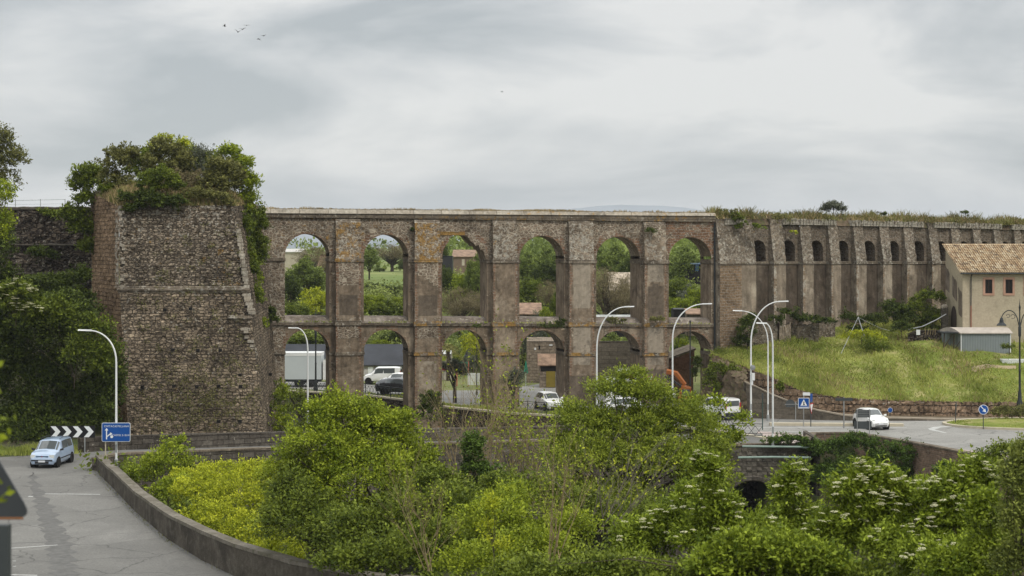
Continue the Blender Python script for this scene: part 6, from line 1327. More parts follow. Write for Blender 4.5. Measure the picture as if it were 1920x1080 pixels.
# bushes along the bottom
seg_bush('mid green hedge of broad leaves at the bottom centre left', [(680, 1000, 60, 50), (760, 980, 70, 60), (740, 1050, 90, 50, -3), (850, 960, 60, 55), (830, 1030, 80, 55, -2), (640, 1060, 50, 30, -3)], 50, L_mid, 26000, .105, .45, 12, fill=.5)
seg_bush('tangled leafy shrub with fresh tips at the bottom centre', [(930, 990, 75, 60), (1000, 1040, 80, 50, -2), (900, 1060, 80, 40, -3), (1060, 1000, 60, 45), (960, 940, 50, 35, 2)], 46, L_bright, 22000, .085, .40, 13, fill=.45, lpc=30)
EL = []
def elder(label, lob, Y, n, seed, nfl, leaf=.085, mat=None):
    e = seg_bush(label, lob, Y, mat or L_elder, n, leaf, .27, seed, fill=.42, lpc=34, shoots=.3, width=.42, group='flowering elder shrubs', name='elder_shrub', droop=.25); rn = random.Random(seed); b = e.location
    for k in range(int(nfl * 2.9)):
        l = rn.choice(lob); a = rn.uniform(math.pi * .05, math.pi * .95); rr_ = rn.uniform(.55, 1.0); dY = l[4] if len(l) > 4 else 0
        px = l[0] + l[2] * rr_ * math.cos(a) * 1.05; py = l[1] - l[3] * rr_ * math.sin(a) * 1.08
        q = FL.copy(); col.objects.link(q); q.parent = e; yy = Y + dY - rn.uniform(.8, 1.2) * max(l[2], l[3]) * (Y / F) * .8; w_ = P(px, py, yy); q.location = w_ - b; q.rotation_euler = (rn.uniform(-.15, .12), rn.uniform(-.2, .2), rn.uniform(0, 6)); s = rn.uniform(.42, .85); q.scale = (s, s, s)
    EL.append(e); return e
def blossom():
    r_ = np.random.default_rng(6); n = 90; a = r_.random(n) * 6.28; r = .095 * np.sqrt(r_.random(n)); P0 = np.stack([r * np.cos(a), r * np.sin(a), .012 * r_.random(n) - r * .25], 1)
    V = []; 
    for p in P0:
        t = r_.random() * 3; c, s = math.cos(t) * .011, math.sin(t) * .011; tl = r_.normal() * .004
        V.append([p + (c, s, tl), p + (-s, c, 0), p + (-c, -s, -tl), p + (s, -c, 0)])
    me = quads_mesh('blossom', np.array(V), np.ones(n), M_petal); return bpy.data.objects.new('blossom', me)
FL = blossom()
elder('flowering elder at the bottom just right of centre, lowest in the view', [(1200, 1020, 60, 50), (1270, 1000, 70, 60), (1180, 1070, 70, 30, -1), (1300, 950, 45, 50, .5)], 35, 22000, 31, 20)
elder('flowering elder with the tall leading shoot below the dark bridge arch', [(1330, 900, 26, 50), (1345, 965, 50, 50), (1330, 1020, 70, 50), (1415, 1015, 65, 50, -.5), (1310, 865, 14, 22)], 34, 20000, 32, 14)
elder('flowering elder clump left of the ivy curtain, in front of the bridge', [(1478, 935, 32, 50), (1484, 900, 20, 32), (1450, 1000, 50, 45), (1510, 1000, 60, 55), (1500, 890, 14, 25)], 36, 15000, 33, 12)
elder('broad flowering elder in the middle of the right foreground with the most blossoms', [(1600, 930, 55, 45), (1650, 910, 50, 40), (1640, 980, 80, 60), (1570, 1010, 70, 55), (1700, 1030, 90, 50, -1), (1720, 940, 55, 40), (1615, 880, 14, 22)], 33, 32000, 34, 34)
elder('flowering elder below the curve of the brick parapet', [(1780, 930, 55, 45), (1830, 900, 45, 45), (1800, 990, 80, 60), (1760, 1050, 90, 40, -1)], 32, 22000, 35, 20)
seg_bush('dark olive shrub at the right edge in front of everything', [(1905, 900, 26, 50), (1915, 980, 36, 80), (1900, 1060, 40, 40), (1935, 860, 30, 40)], 27, leafmat('leaf_holm', (.06, .08, .02), (.26, .29, .06), .3), 13000, .055, .28, 36, fill=.5)
seg_bush('pale grey-green budding shrub poking up at the bottom of the view', [(922, 950, 9, 30), (912, 995, 14, 25), (940, 1030, 16, 24)], 40, L_yellow, 900, .07, .25, 37, lpc=20, fill=.3, r0=.012)
seg_bush('low mixed brambles along the bottom edge', [(1000, 1075, 90, 25), (1120, 1065, 80, 30), (1250, 1080, 90, 25), (1420, 1080, 90, 25), (1600, 1085, 110, 25)], 31, L_mid, 16000, .075, .28, 38, fill=.3, shoots=.3)
seg_bush('bright leafy tangle filling the bottom between the flowering elders', [(1390, 1040, 60, 45), (1470, 1045, 70, 40), (1540, 1060, 60, 35), (1330, 1065, 50, 30)], 30.5, L_elder, 17000, .085, .26, 136, fill=.35, shoots=.3)
seg_bush('fresh green thicket at the right foot of the scene below the arrow sign', [(1850, 965, 40, 45), (1870, 1040, 60, 50), (1800, 1065, 70, 35)], 29, L_elder, 14000, .075, .26, 137, fill=.35, shoots=.3)
seg_bush('dense leafy mass between the large rounded tree and the central tree', [(820, 920, 60, 45), (870, 980, 70, 50, -3), (800, 990, 60, 50, -3), (940, 930, 50, 45)], 60, L_mid, 20000, .11, .42, 138, fill=.5)
twiggy('sapling', 'bare leaning twigs standing out of the bottom centre bushes', 'sapling', P(1040, 1060, 42), 3.2, 1.8, 139, M_twig, L_bright, 700, .07, n0=6, r0=.015)
twiggy('sapling', 'thin dry stems rising through the bushes below the large rounded tree', 'sapling', P(800, 1070, 42), 2.6, 1.5, 140, M_twig, L_bright, 500, .07, n0=6, r0=.014)
# ivy on the bridge and parapet
seg_bush('thick dark ivy curtain hanging on the bridge wall', [(1600, 835, 55, 22), (1560, 850, 40, 26), (1680, 860, 60, 32), (1620, 885, 90, 34), (1700, 900, 45, 34), (1560, 895, 50, 24)], 116, L_ivy, 24000, .15, .42, 40, fill=.45, dk=.35, cat='ivy', name='ivy')
seg_bush('ivy strip on the bridge wall left of the ivy curtain', [(1485, 826, 36, 12), (1450, 828, 22, 9), (1520, 838, 28, 14)], 116.6, L_ivy, 4200, .15, .32, 41, dk=.3, cat='ivy', name='ivy')
seg_bush('small ivy clump on the brick parapet at right', [(1775, 885, 22, 22)], 110, L_ivy, 2400, .15, .35, 42, dk=.4, cat='ivy', name='ivy')
seg_bush('young leafy tree before the right end of the brick parapet', [(1850, 870, 30, 26), (1890, 850, 26, 20), (1820, 885, 22, 18)], 60, L_mid, 5000, .10, .35, 43, cat='tree', name='tree', fill=.4)
# ---------------------------------------------------------------- left bank
seg_bush('great mass of dark laurel covering the left bank behind the light blue car', [(60, 640, 80, 70), (130, 620, 60, 55), (150, 700, 70, 70), (60, 730, 90, 70), (190, 740, 40, 70), (10, 680, 50, 80), (100, 780, 110, 50), (60, 815, 110, 30, -2), (200, 690, 30, 55), (180, 790, 40, 40, -1), (30, 590, 60, 40), (110, 580, 70, 35)], 113, L_dark, 70000, .20, .75, 50, fill=.6, dk=.45, r0=.2)
seg_bush('brighter leafy growth over the dark laurel left of the bastion', [(180, 620, 30, 30), (90, 590, 60, 30), (20, 560, 40, 25), (150, 660, 40, 30), (190, 690, 22, 30), (205, 660, 14, 20)], 109.5, L_mid, 9500, .2, .8, 51, fill=.4, dk=.4, r0=.02)
elder('flowering shrub high on the left bank below the curtain wall', [(30, 550, 45, 28), (0, 575, 40, 25), (60, 585, 30, 18)], 108, 7000, 52, 26, leaf=.2, mat=L_mid)
for ch in [c for c in col.objects if c.parent == EL[-1] and c.name.startswith('blossom')]: ch.scale = (1.3, 1.3, 1.3)
EL[-1]['group'] = 'shrubs on the left bank'
seg_bush('tall tree cut by the left edge of the view, olive leaved', [(0, 270, 26, 35), (20, 300, 30, 32), (-5, 340, 45, 40), (-30, 290, 40, 70), (-40, 380, 50, 60)], 100, leafmat('leaf_olive_tall', (.06, .065, .022), (.20, .20, .065), .35), 15000, .14, .55, 53, cat='tree', name='tree', fill=.45, lpc=30)
seg_bush('yellow-green lower boughs of the tree at the left edge', [(0, 370, 26, 35), (-10, 420, 40, 40), (0, 440, 20, 22)], 98, L_bright, 3500, .15, .5, 54, cat='tree', name='tree', lpc=24)
seg_bush('dark ivy pillar at the left edge beside the curtain wall', [(0, 470, 28, 60), (5, 530, 30, 45)], 118, L_dark, 6500, .18, .6, 55, cat='ivy', name='ivy', dk=.5)
seg_bush('shrub rooted in the middle of the curtain wall', [(85, 480, 28, 14), (60, 475, 14, 12)], 132.6, L_dark, 1600, .2, .45, 56, dk=.4)
seg_bush('shrubs at the foot of the curtain wall', [(95, 545, 34, 18), (140, 530, 20, 22), (70, 530, 20, 14), (155, 560, 14, 22)], 130.5, L_mid, 3600, .2, .5, 57, dk=.5)
seg_bush('small plant on the top of the curtain wall', [(97, 402, 14, 9), (76, 398, 9, 6)], 133.8, L_mid, 700, .16, .3, 58)
tufts('grass_verge', L_grass, [(PX(px, y), y, 1.33) for px, y in zip(rng.uniform(-40, 150, 1500), rng.uniform(104.2, 107.5, 1500))], .35, 59, w=.07, label='grass along the outer road edge behind the light blue car', cat='grass', kind='stuff')
seg_bush('low dark scrub on the slope between the curtain wall and the laurel bank', [(60, 560, 50, 24), (120, 560, 50, 26), (150, 590, 40, 26), (10, 600, 50, 30), (90, 530, 60, 16), (150, 520, 18, 30)], 122, L_dark, 16000, .2, .6, 159, dk=.5)
seg_bush('dense creeper in the angle right of the bastion cornice', [(462, 470, 12, 30), (470, 510, 14, 30), (462, 430, 14, 30), (480, 560, 12, 26)], 127, L_mid, 6500, .17, .45, 160, name='creeper', cat='creeper')
# ---------------------------------------------------------------- shrubs on the bastion
bt = 'shrubs on top of the bastion'
def B(label, lob, Y, mat, n, leaf, cr, seed, **kw): return seg_bush(label, lob, Y, mat, n, leaf, cr, seed, group=bt, **kw)
B('dark round evergreen shrub at the left of the bastion top', [(218, 305, 32, 32), (240, 290, 22, 22), (205, 330, 22, 22), (225, 345, 30, 20)], 126, L_olive, 7500, .17, .42, 60, fill=.4)
B('tall olive-leaved shrub at the centre of the bastion top', [(315, 290, 30, 28), (290, 320, 28, 40), (335, 320, 26, 40), (300, 270, 20, 16), (345, 300, 18, 22)], 127, L_olive, 8500, .17, .45, 61, fill=.4)
B('broad green bush filling the back of the bastion top', [(262, 325, 36, 34), (320, 335, 46, 36), (385, 325, 44, 36), (350, 300, 30, 26), (285, 300, 26, 24)], 130, L_mid, 13000, .18, .5, 161, fill=.45)
B('brownish dense scrub filling the middle of the bastion top', [(345, 345, 40, 26), (390, 355, 36, 24), (300, 350, 30, 22)], 127.5, L_olive, 9000, .16, .4, 162, fill=.45)
B('tall mixed green scrub rising behind the bastion top', [(255, 300, 34, 26), (300, 285, 30, 24), (345, 290, 34, 26), (395, 300, 34, 26), (430, 310, 26, 26), (370, 320, 60, 30)], 131, leafmat('leaf_scrub_mixed', (.05, .06, .016), (.19, .20, .05)), 13000, .17, .42, 163, fill=.4, shoots=.25)
B('fresh yellow-green shoots at the highest point of the bastion', [(308, 263, 20, 13), (335, 268, 18, 10), (350, 276, 18, 10), (295, 272, 14, 12)], 128.5, L_yellow, 1900, .16, .4, 62, lpc=20)
B('half-bare grey bush right of the bastion centre', [(378, 290, 24, 20), (375, 320, 24, 28), (360, 300, 18, 24)], 128, L_grey, 2200, .12, .4, 63, lpc=16, fill=.3)
B('dark dense holm-leaved shrub at the right of the bastion top', [(420, 320, 32, 28), (430, 350, 26, 30), (400, 345, 28, 30), (440, 330, 20, 24)], 124.5, L_olive, 9500, .17, .42, 64, fill=.5)
B('leafless brown brush between the shrubs on the bastion', [(375, 345, 30, 28), (330, 340, 26, 26)], 125, L_brown, 2800, .13, .4, 65, lpc=14)
B('leafy light green shrub on the front edge of the bastion', [(300, 335, 34, 24), (325, 350, 26, 20), (278, 350, 26, 22)], 122.5, L_mid, 5200, .16, .42, 66)
B('dark drooping shrub hanging over the front edge of the bastion', [(270, 375, 38, 22), (300, 385, 32, 16), (255, 392, 26, 14), (330, 378, 28, 12), (232, 372, 18, 12)], 121.2, L_dark, 7500, .16, .38, 67, fill=.45, dk=.5)
B('low olive scrub spreading over the right front edge of the bastion', [(372, 366, 34, 14), (410, 372, 26, 13), (432, 380, 14, 12)], 122.3, L_olive, 5200, .13, .32, 164, dk=.5, fill=.3)
B('small green bush at the front left corner of the bastion', [(205, 356, 18, 13), (190, 358, 10, 9)], 125.5, L_mid, 2000, .13, .3, 68)
B('light green tree behind the left corner of the bastion', [(165, 325, 24, 18), (150, 350, 26, 22), (160, 375, 26, 22), (135, 405, 28, 22), (155, 430, 26, 26), (165, 465, 16, 22), (175, 340, 20, 26)], 129.8, L_mid, 12000, .21, .6, 69, cat='tree', name='tree', fill=.4)
B('bright leafy crown at the back right of the bastion', [(430, 285, 24, 12), (455, 310, 20, 22), (470, 345, 16, 24), (465, 375, 22, 26), (450, 340, 22, 34)], 129, L_bright, 8000, .19, .55, 70, cat='tree', name='tree', fill=.4)
B('hanging green creeper in the corner between bastion and aqueduct', [(475, 410, 22, 26), (470, 440, 18, 24), (485, 460, 16, 22), (490, 425, 10, 18), (480, 490, 12, 22), (492, 480, 9, 20)], 131, L_mid, 9500, .18, .5, 71, cat='creeper', name='creeper', dk=.9)
B('pale grassy plants below the hanging creeper', [(478, 530, 12, 28), (482, 565, 10, 26), (490, 610, 9, 16)], 131, L_bright, 2600, .17, .4, 72, name='creeper', cat='creeper')
B('dark bush rooted in the aqueduct wall just left of the first arch', [(500, 590, 18, 13), (490, 600, 12, 12), (512, 600, 10, 7)], 138, L_dark, 2200, .17, .35, 73)
# ---------------------------------------------------------------- plants on the aqueduct ledges and wall tops
def onwall(label, lob, Y, mat, n, seed, **kw): return seg_bush(label, lob, Y, mat, n, .13, .26, seed, name='wall_plant', cat='plant', dk=.5, r0=.02, nlimb=5, **kw)
onwall('dark green plant on the ledge right of the fourth lower arch', [(1052, 605, 12, 9), (1040, 610, 16, 6), (1025, 612, 14, 5)], 146.2, L_dark, 1500, 80)
onwall('small green plant on the ledge above the third lower arch', [(893, 612, 9, 5)], 144.6, L_dark, 450, 81)
onwall('low dry plants on the ledge of the fifth arch', [(1145, 600, 14, 4), (1165, 602, 10, 5)], 148.4, L_olive, 700, 82)
onwall('tuft of plants in the band of the fifth pier', [(1232, 600, 16, 6)], 148, L_olive, 700, 83)
onwall('small bush growing high on the fifth pier', [(1222, 434, 9, 9)], 148.3, L_dark, 500, 84)
onwall('tiny plant under the coping left of the third arch', [(773, 432, 4, 5)], 144.5, L_dark, 200, 85)
onwall('feathery weeds at the corner where the buttressed wall begins', [(1362, 400, 22, 10), (1345, 402, 10, 8), (1378, 408, 16, 9)], 151.3, L_olive, 1800, 86)
onwall('green weeds hanging down the corner block of the buttressed wall', [(1385, 412, 10, 12), (1400, 425, 22, 10), (1425, 430, 18, 10), (1378, 402, 7, 9)], 151.0, L_mid, 1800, 87)
onwall('yellow-flowered weed between the first buttresses', [(1458, 426, 5, 5), (1488, 436, 6, 6)], 154.5, L_yellow, 350, 88)
seg_bush('rounded grey-green bush standing on top of the buttressed wall', [(1560, 388, 17, 11), (1548, 392, 10, 7), (1580, 392, 8, 5)], 160, L_grey, 3200, .15, .4, 89)
seg_bush('small umbrella-shaped bush on the wall top near the right', [(1808, 399, 9, 4), (1813, 404, 5, 3)], 169, L_dark, 500, .14, .25, 90)
seg_bush('pair of small dark bushes on the wall top right of the rounded bush', [(1635, 402, 6, 4), (1655, 402, 10, 4)], 163, L_dark, 500, .14, .25, 91)
# ---------------------------------------------------------------- meadow edge shrubs
def M_(label, lob, Y, mat, n, leaf, cr, seed, **kw): return seg_bush(label, lob, Y, mat, n, leaf, cr, seed, **kw)
M_('dark green bush beside the corner block of the aqueduct', [(1400, 620, 20, 28), (1392, 645, 16, 18), (1410, 600, 14, 12)], 150, L_dark, 5200, .15, .4, 100, fill=.6)
M_('row of dark shrubs growing on the ruined footing', [(1478, 590, 22, 13), (1520, 602, 26, 11), (1548, 604, 18, 9), (1452, 600, 20, 9), (1500, 596, 16, 8)], 152.2, L_dark, 5200, .15, .35, 101, r0=.008)
M_('shrubs at the wall foot right of the ruined footing', [(1590, 598, 16, 14), (1625, 605, 22, 14), (1650, 600, 16, 14), (1610, 620, 20, 10)], 155.2, L_dark, 4200, .16, .4, 102)
M_('large dark green bush left of the farmhouse', [(1680, 590, 24, 24), (1668, 575, 14, 14), (1700, 600, 22, 22)], 156.2, L_dark, 6500, .17, .5, 103, fill=.55)
M_('bright green thicket between the dark bush and the farmhouse', [(1720, 580, 26, 24), (1750, 600, 24, 26), (1740, 560, 22, 16), (1735, 620, 24, 18), (1765, 560, 8, 14)], 156.6, L_mid, 9000, .17, .5, 104, fill=.5)
M_('yellow-flowered broom in the middle of the meadow', [(1615, 628, 34, 9), (1640, 636, 22, 9), (1590, 634, 20, 6)], 150.5, L_yellow, 3600, .12, .35, 105)
M_('dark bush below the leaning pole', [(1635, 655, 22, 20), (1650, 648, 18, 12), (1660, 660, 12, 10)], 148.6, L_mid, 3600, .13, .4, 106)
M_('small green bush low in the grass right of the leaning pole', [(1690, 615, 18, 14)], 151.5, L_dark, 2000, .15, .35, 107)
M_('patch of weeds in the grass right of the metal shed', [(1885, 652, 9, 7), (1900, 650, 8, 5)], 145.6, L_mid, 700, .12, .3, 108)
M_('brownish clipped shrub on the roundabout behind the arrow sign', [(1895, 776, 26, 14), (1870, 774, 14, 10), (1925, 772, 20, 14)], 133.5, L_olive, 5200, .11, .3, 109, fill=.6)
M_('green creepers hanging on the earth bank under the meadow corner', [(1345, 700, 22, 22), (1375, 705, 22, 22), (1330, 720, 14, 20), (1385, 730, 14, 16), (1350, 730, 20, 14)], 142.3, L_mid, 5200, .15, .5, 111, dk=.35, name='creeper', cat='creeper')
M_('dry brown brush at the bottom of the earth bank', [(1350, 765, 24, 16), (1380, 770, 16, 16), (1325, 750, 14, 16)], 139.5, L_brown, 2400, .14, .45, 112, dk=.4)
M_('small bush growing over the sloping wall top near the tall lamps', [(1463, 728, 8, 12)], 138.4, L_mid, 900, .13, .3, 113)
M_('ivy clump on the right side of the sixth lower arch', [(1306, 682, 9, 15), (1301, 700, 6, 10)], 151.5, L_dark, 1500, .14, .3, 114, name='ivy', cat='ivy')
# olive trees on the verge behind the third arch
def olive(label, px, pb, Y, w, h, seed):
    b = P(px, pb, Y); k = Y / F; ww, hh = w * k, h * k
    return tree('olive_tree', label, 'tree', b, ww, ww * .8, hh * .55, hh * .45, L_grey, 4600, .13, .42, seed, nl=6, r0=.16, bark=plain('dark_bark', (.045, .038, .03), .9), lpc=24, nlimb=8)
olive('dark pruned olive tree with a forked trunk seen through the third lower arch', 853, 757, 150, 30, 85, 120)
olive('round-headed olive tree before the pier between the third and fourth arches', 962, 765, 141.5, 26, 72, 121)
tufts('verge_grass', L_grass, [(PX(px, y), y, .40) for px, y in zip(rng.uniform(690, 1100, 3200), rng.uniform(0, 1, 3200)) for y in [yw(px) + .6 + y * 4.0] if y < yw(px) + 4], .22, 122, w=.06, label='rough grass on the verge below the third and fourth arches', cat='grass', kind='stuff', nb=2)

# weeds and grit along the foot of the near parapet
wf = []
for a, b in zip(par, par[1:]):
    for k in range(int((b - a).length * 9)):
        if rng.random() < .45 + .4 * math.sin(a.y + k * .2): q = a.lerp(b, rng.random()); wf.append((q.x - rng.uniform(.02, .35) ** 1.5, q.y - .05, ROADZ))
tufts('verge_weeds', L_olive, wf, .10, 171, w=.03, label='thin weeds growing along the foot of the near road parapet', cat='weeds', kind='stuff', nb=2)
# ---------------------------------------------------------------- beyond the arches
M_mt = plain('mountain_slope', (.17, .20, .22), 1.0, 0, .2, .002)
def hills(name, Y, pts, base=0):
    m = MB(); r_ = random.Random(3); n = 120; px0, px1 = pts[0][0], pts[-1][0]
    vs = []
    for j in range(9):
        for i in range(n + 1):
            px = lerp(px0, px1, i / n); y = Y + j * Y * .03; top = ZY(interp(px, pts), Y + 4 * Y * .03); k = math.sin(math.pi * (j / 8)) ** .8 if j < 8 else 0
            vs.append((PX(px, Y) , y, lerp(base, top, k) + (r_.uniform(-1, 1) * Y * .0006 + 2 * math.sin(i * .9 + j) * Y / 9000) * (0 < j < 8)))
    m.add(vs, [(j * (n + 1) + i, j * (n + 1) + i + 1, (j + 1) * (n + 1) + i + 1, (j + 1) * (n + 1) + i) for j in range(8) for i in range(n)])
    return tag(m.build(name, M_mt, smooth=True, sharp=90), kind='structure')
hills('mountains', 9000, [(-1800, 440), (-200, 432), (200, 425), (500, 420), (700, 412), (900, 404), (1060, 392), (1150, 386), (1240, 384), (1330, 390), (1420, 400), (1560, 410), (1750, 414), (1950, 411), (2300, 420), (3400, 440)])
hills('hills', 3500, [(-1200, 458), (300, 455), (700, 452), (900, 458), (1040, 449), (1200, 452), (1500, 456), (2100, 452), (3000, 458)])
# tree prototypes placed through the arches
bg = 'trees beyond the aqueduct'
PROT = {}
def proto(kind, mat, n, leaf, cr, seed, w=3.5, h=8.0, zb=0.5, **kw):
    PROT[kind] = (mat, n, leaf, cr, seed, w, h, zb, kw, None)
for k, a in {'green': (L_far, 17000, .27, .75, 200), 'mid': (L_mid, 16000, .26, .7, 201), 'dark': (L_dark, 15000, .27, .75, 202), 'bright': (L_bright, 14000, .26, .7, 203), 'yellow': (L_yellow, 10000, .25, .7, 204), 'brown': (L_brown, 22000, .17, .7, 205), 'grey': (L_grey, 10000, .22, .7, 206)}.items(): proto(k, *a)
first = {}
def bt_(label, kind, px, pyt, pyb, w, Y, cat='tree'):
    """background tree filling rows pyt..pyb, half-width w px"""
    mat, n, leaf, cr, seed, W_, H_, zb, kw, _ = PROT[kind]; x = PX(px, Y); gz = ground_z(x, Y) if Y > 186 else .35; zt = ZY(pyt + (7 if pyt < 520 else 0), Y); H = (zt - gz) * .95; wm = w * (1.3 if pyt < 600 else 1.1) * Y / F
    if kind not in first:
        e = tree('tree', label, cat, (x, Y, gz), W_, W_, H_, zb, mat, n, leaf, cr, seed, nl=9, r0=.22, group=bg, lpc=34, fill=.45 if kind != 'brown' else .15, nlimb=18 if kind != 'brown' else 50, width=.6 if kind != 'brown' else .25); first[kind] = e
    else: e = copy_tree(first[kind]); e['label'] = label
    e.location = (x, Y, gz - .1); e.scale = (wm / W_, wm / W_, H / (H_ + zb)); e.rotation_euler = (0, 0, (px * 7.3) % 6.28); e['category'] = cat; return e
T = [
 # first arch
 ('brown budding tree top against the sky in the first upper arch', 'brown', 588, 450, 600, 34, 262), ('large fresh green tree filling the middle of the first upper arch', 'green', 573, 472, 600, 32, 222), ('dark tree at the left jamb of the first upper arch', 'dark', 543, 500, 600, 20, 216),
 ('yellow-green tree low in the first upper arch', 'yellow', 592, 532, 620, 26, 204), ('mid green shrubby tree low left in the first upper arch', 'mid', 550, 560, 640, 24, 200), ('green trees glimpsed through the top of the first lower arch', 'mid', 575, 620, 665, 44, 193), ('brown tree right of the fresh green one in the first upper arch', 'brown', 615, 468, 600, 22, 255),
 # second
 ('broad brown budding tree under the crown of the second upper arch', 'brown', 735, 447, 560, 36, 335), ('dark green tree at the left of the second upper arch', 'green', 692, 450, 520, 20, 274), ('small tree at the right edge of the second upper arch above the field', 'dark', 758, 478, 520, 10, 318),
 ('dark hedge tree below the field in the second arch, left', 'dark', 700, 528, 570, 28, 236), ('dark hedge tree below the field in the second arch, right', 'dark', 745, 532, 580, 30, 232), ('bright green tree low left in the second upper arch', 'bright', 694, 545, 620, 28, 205), ('olive green tree low centre in the second upper arch', 'mid', 728, 556, 620, 26, 203), ('yellow-green tree low right in the second upper arch', 'bright', 758, 550, 620, 22, 207), ('dark trees above the black roof in the second lower arch', 'dark', 735, 617, 665, 28, 194), ('light green bush above the black roof in the second lower arch', 'bright', 716, 632, 670, 22, 191.5),
 # third
 ('dark pine-like tree at the left jamb of the third upper arch', 'dark', 832, 440, 500, 11, 240), ('upright fresh green tree right of centre in the third upper arch', 'green', 895, 462, 560, 18, 214), ('bright bushy tree below the terracotta roof in the third arch', 'bright', 868, 500, 560, 24, 216), ('dark bush left in the third upper arch', 'dark', 838, 488, 550, 16, 224), ('tangle of dry brown brush filling the lower third arch opening', 'brown', 862, 532, 640, 36, 200), ('second tangle of dry brush at the right of the third arch', 'brown', 905, 540, 640, 26, 202), ('yellowish tree top in the third lower arch', 'yellow', 888, 615, 690, 26, 186), ('green bush in the third lower arch beside the palm', 'bright', 862, 660, 700, 17, 184), ('greyish bush in the third lower arch', 'grey', 880, 655, 700, 14, 182),
 # fourth
 ('tall green tree at the left of the fourth upper arch', 'green', 988, 462, 560, 24, 238), ('tall green tree at the right of the fourth upper arch', 'green', 1026, 452, 560, 30, 246), ('dark green tree below the tall pair in the fourth upper arch', 'dark', 1018, 478, 560, 26, 228), ('mid green tree at left centre of the fourth upper arch', 'mid', 992, 505, 600, 26, 212), ('brown brush right in the fourth upper arch', 'brown', 1030, 512, 600, 22, 208), ('small white-flowered tree at the right jamb of the fourth arch', 'mid', 1042, 540, 600, 9, 199), ('bright bush above the old roof in the fourth arch', 'bright', 1024, 565, 620, 14, 188), ('pale grassy bush at the sill of the fourth arch', 'grey', 1000, 582, 620, 22, 187),
 # fifth
 ('green tree under the crown of the fifth upper arch', 'green', 1156, 447, 540, 30, 240), ('slim dark tree left of it in the fifth upper arch', 'dark', 1125, 455, 500, 9, 262), ('dark green tree right in the fifth upper arch', 'dark', 1178, 470, 540, 20, 232), ('large brown budding tree filling the fifth upper arch', 'brown', 1140, 486, 660, 44, 197), ('brown tree right of the flecked roof in the fifth arch', 'brown', 1175, 500, 640, 30, 201), ('light green bush in the top of the fifth lower arch', 'green', 1150, 620, 660, 32, 182), ('grey thorny bush in the fifth lower arch', 'brown', 1150, 650, 730, 36, 170),
 # sixth
 ('big green tree in the sixth upper arch', 'green', 1284, 450, 540, 30, 238), ('paler tree at the right of the sixth upper arch', 'green', 1318, 468, 540, 18, 250), ('rounded olive bush in the middle of the sixth upper arch', 'mid', 1274, 505, 560, 26, 214), ('bright bush row low in the sixth upper arch', 'bright', 1272, 548, 600, 26, 196), ('bright tree low right in the sixth upper arch', 'bright', 1312, 530, 600, 22, 199), ('grey olive bush in the sixth upper arch', 'grey', 1294, 532, 580, 24, 205), ('green tree top left in the sixth lower arch', 'dark', 1266, 640, 690, 13, 170), ('yellow-green foliage in the sixth lower arch', 'bright', 1278, 625, 680, 13, 176),
 # loose ones further off for depth
 ('distant round tree on the rise behind the second arch', 'dark', 712, 494, 520, 9, 330), ('distant tree above the terracotta roof in the third arch', 'green', 872, 462, 480, 12, 420),
]
for i, t in enumerate(T): bt_(*t)
# scrub covering the near hillside beyond the aqueduct
rng = np.random.default_rng(17); cl = []
while len(cl) < 2600:
    Y = 187 + 78 * rng.random() ** 1.15; px = rng.uniform(440, 1400); x = PX(px, Y)
    if Y < 192 and 480 < px < 810: continue
    if Y > 238 and 655 < px < 800: continue
    if math.sin(x * .25) + math.sin(Y * .21 + x * .1) < -1.25: continue
    cl.append((x, Y, ground_z(x, Y) + rng.uniform(0, 1.7)))
C = np.array(cl); idx = np.repeat(np.arange(len(C)), 70); o_ = rng.normal(size=(len(idx), 3)); P0 = C[idx] + o_ * (1.0, 1.0, .6); ct = np.clip(.5 + .35 * np.sin(C[:, 0] * .5 + 1.3 * np.sin(C[:, 1] * .3)) + .2 * rng.normal(size=len(C)), 0, 1)
tag(link('hillside_scrub', quads_mesh('hillside_scrub', leaf_quads(rng, P0, rng.normal(size=(len(idx), 3)), .22 + .2 * rng.random(len(idx)), .6, np.tile((0, -.3, 1.0), (len(idx), 1)) + o_ * .3), np.clip(ct[idx] * .75 + .2 * rng.random(len(idx)) + .08 * o_[:, 2], 0, 1), leafmat('leaf_scrub', (.065, .088, .02), (.25, .29, .075), .28)), None), 'mixed green scrub covering the hillside beyond the arches', 'scrub', kind='stuff')
# tree belt further away, uncountable
rng = np.random.default_rng(7); cl = []
for _ in range(1500):
    Y = rng.uniform(300, 900); px = rng.uniform(380, 1500); x = PX(px, Y)
    if math.sin(x * .02) + math.sin(Y * .02 + x * .008) + rng.uniform(-.6, .6) < .5: continue
    cl.append((x, Y, ground_z(x, Y) + rng.uniform(1, 6)))
C = np.array(cl); idx = np.repeat(np.arange(len(C)), 60); P0 = C[idx] + rng.normal(size=(len(idx), 3)) * (2.2, 2.2, 1.5)
tag(link('distant_wood', quads_mesh('distant_wood', leaf_quads(rng, P0, rng.normal(size=(len(idx), 3)), .8 + .8 * rng.random(len(idx)), .7), np.clip(np.repeat(rng.random(len(C)), 60) * .7 + .3 * rng.random(len(idx)), 0, 1), L_far)), 'far-off belts of trees on the rise beyond the aqueduct', 'wood', kind='stuff')
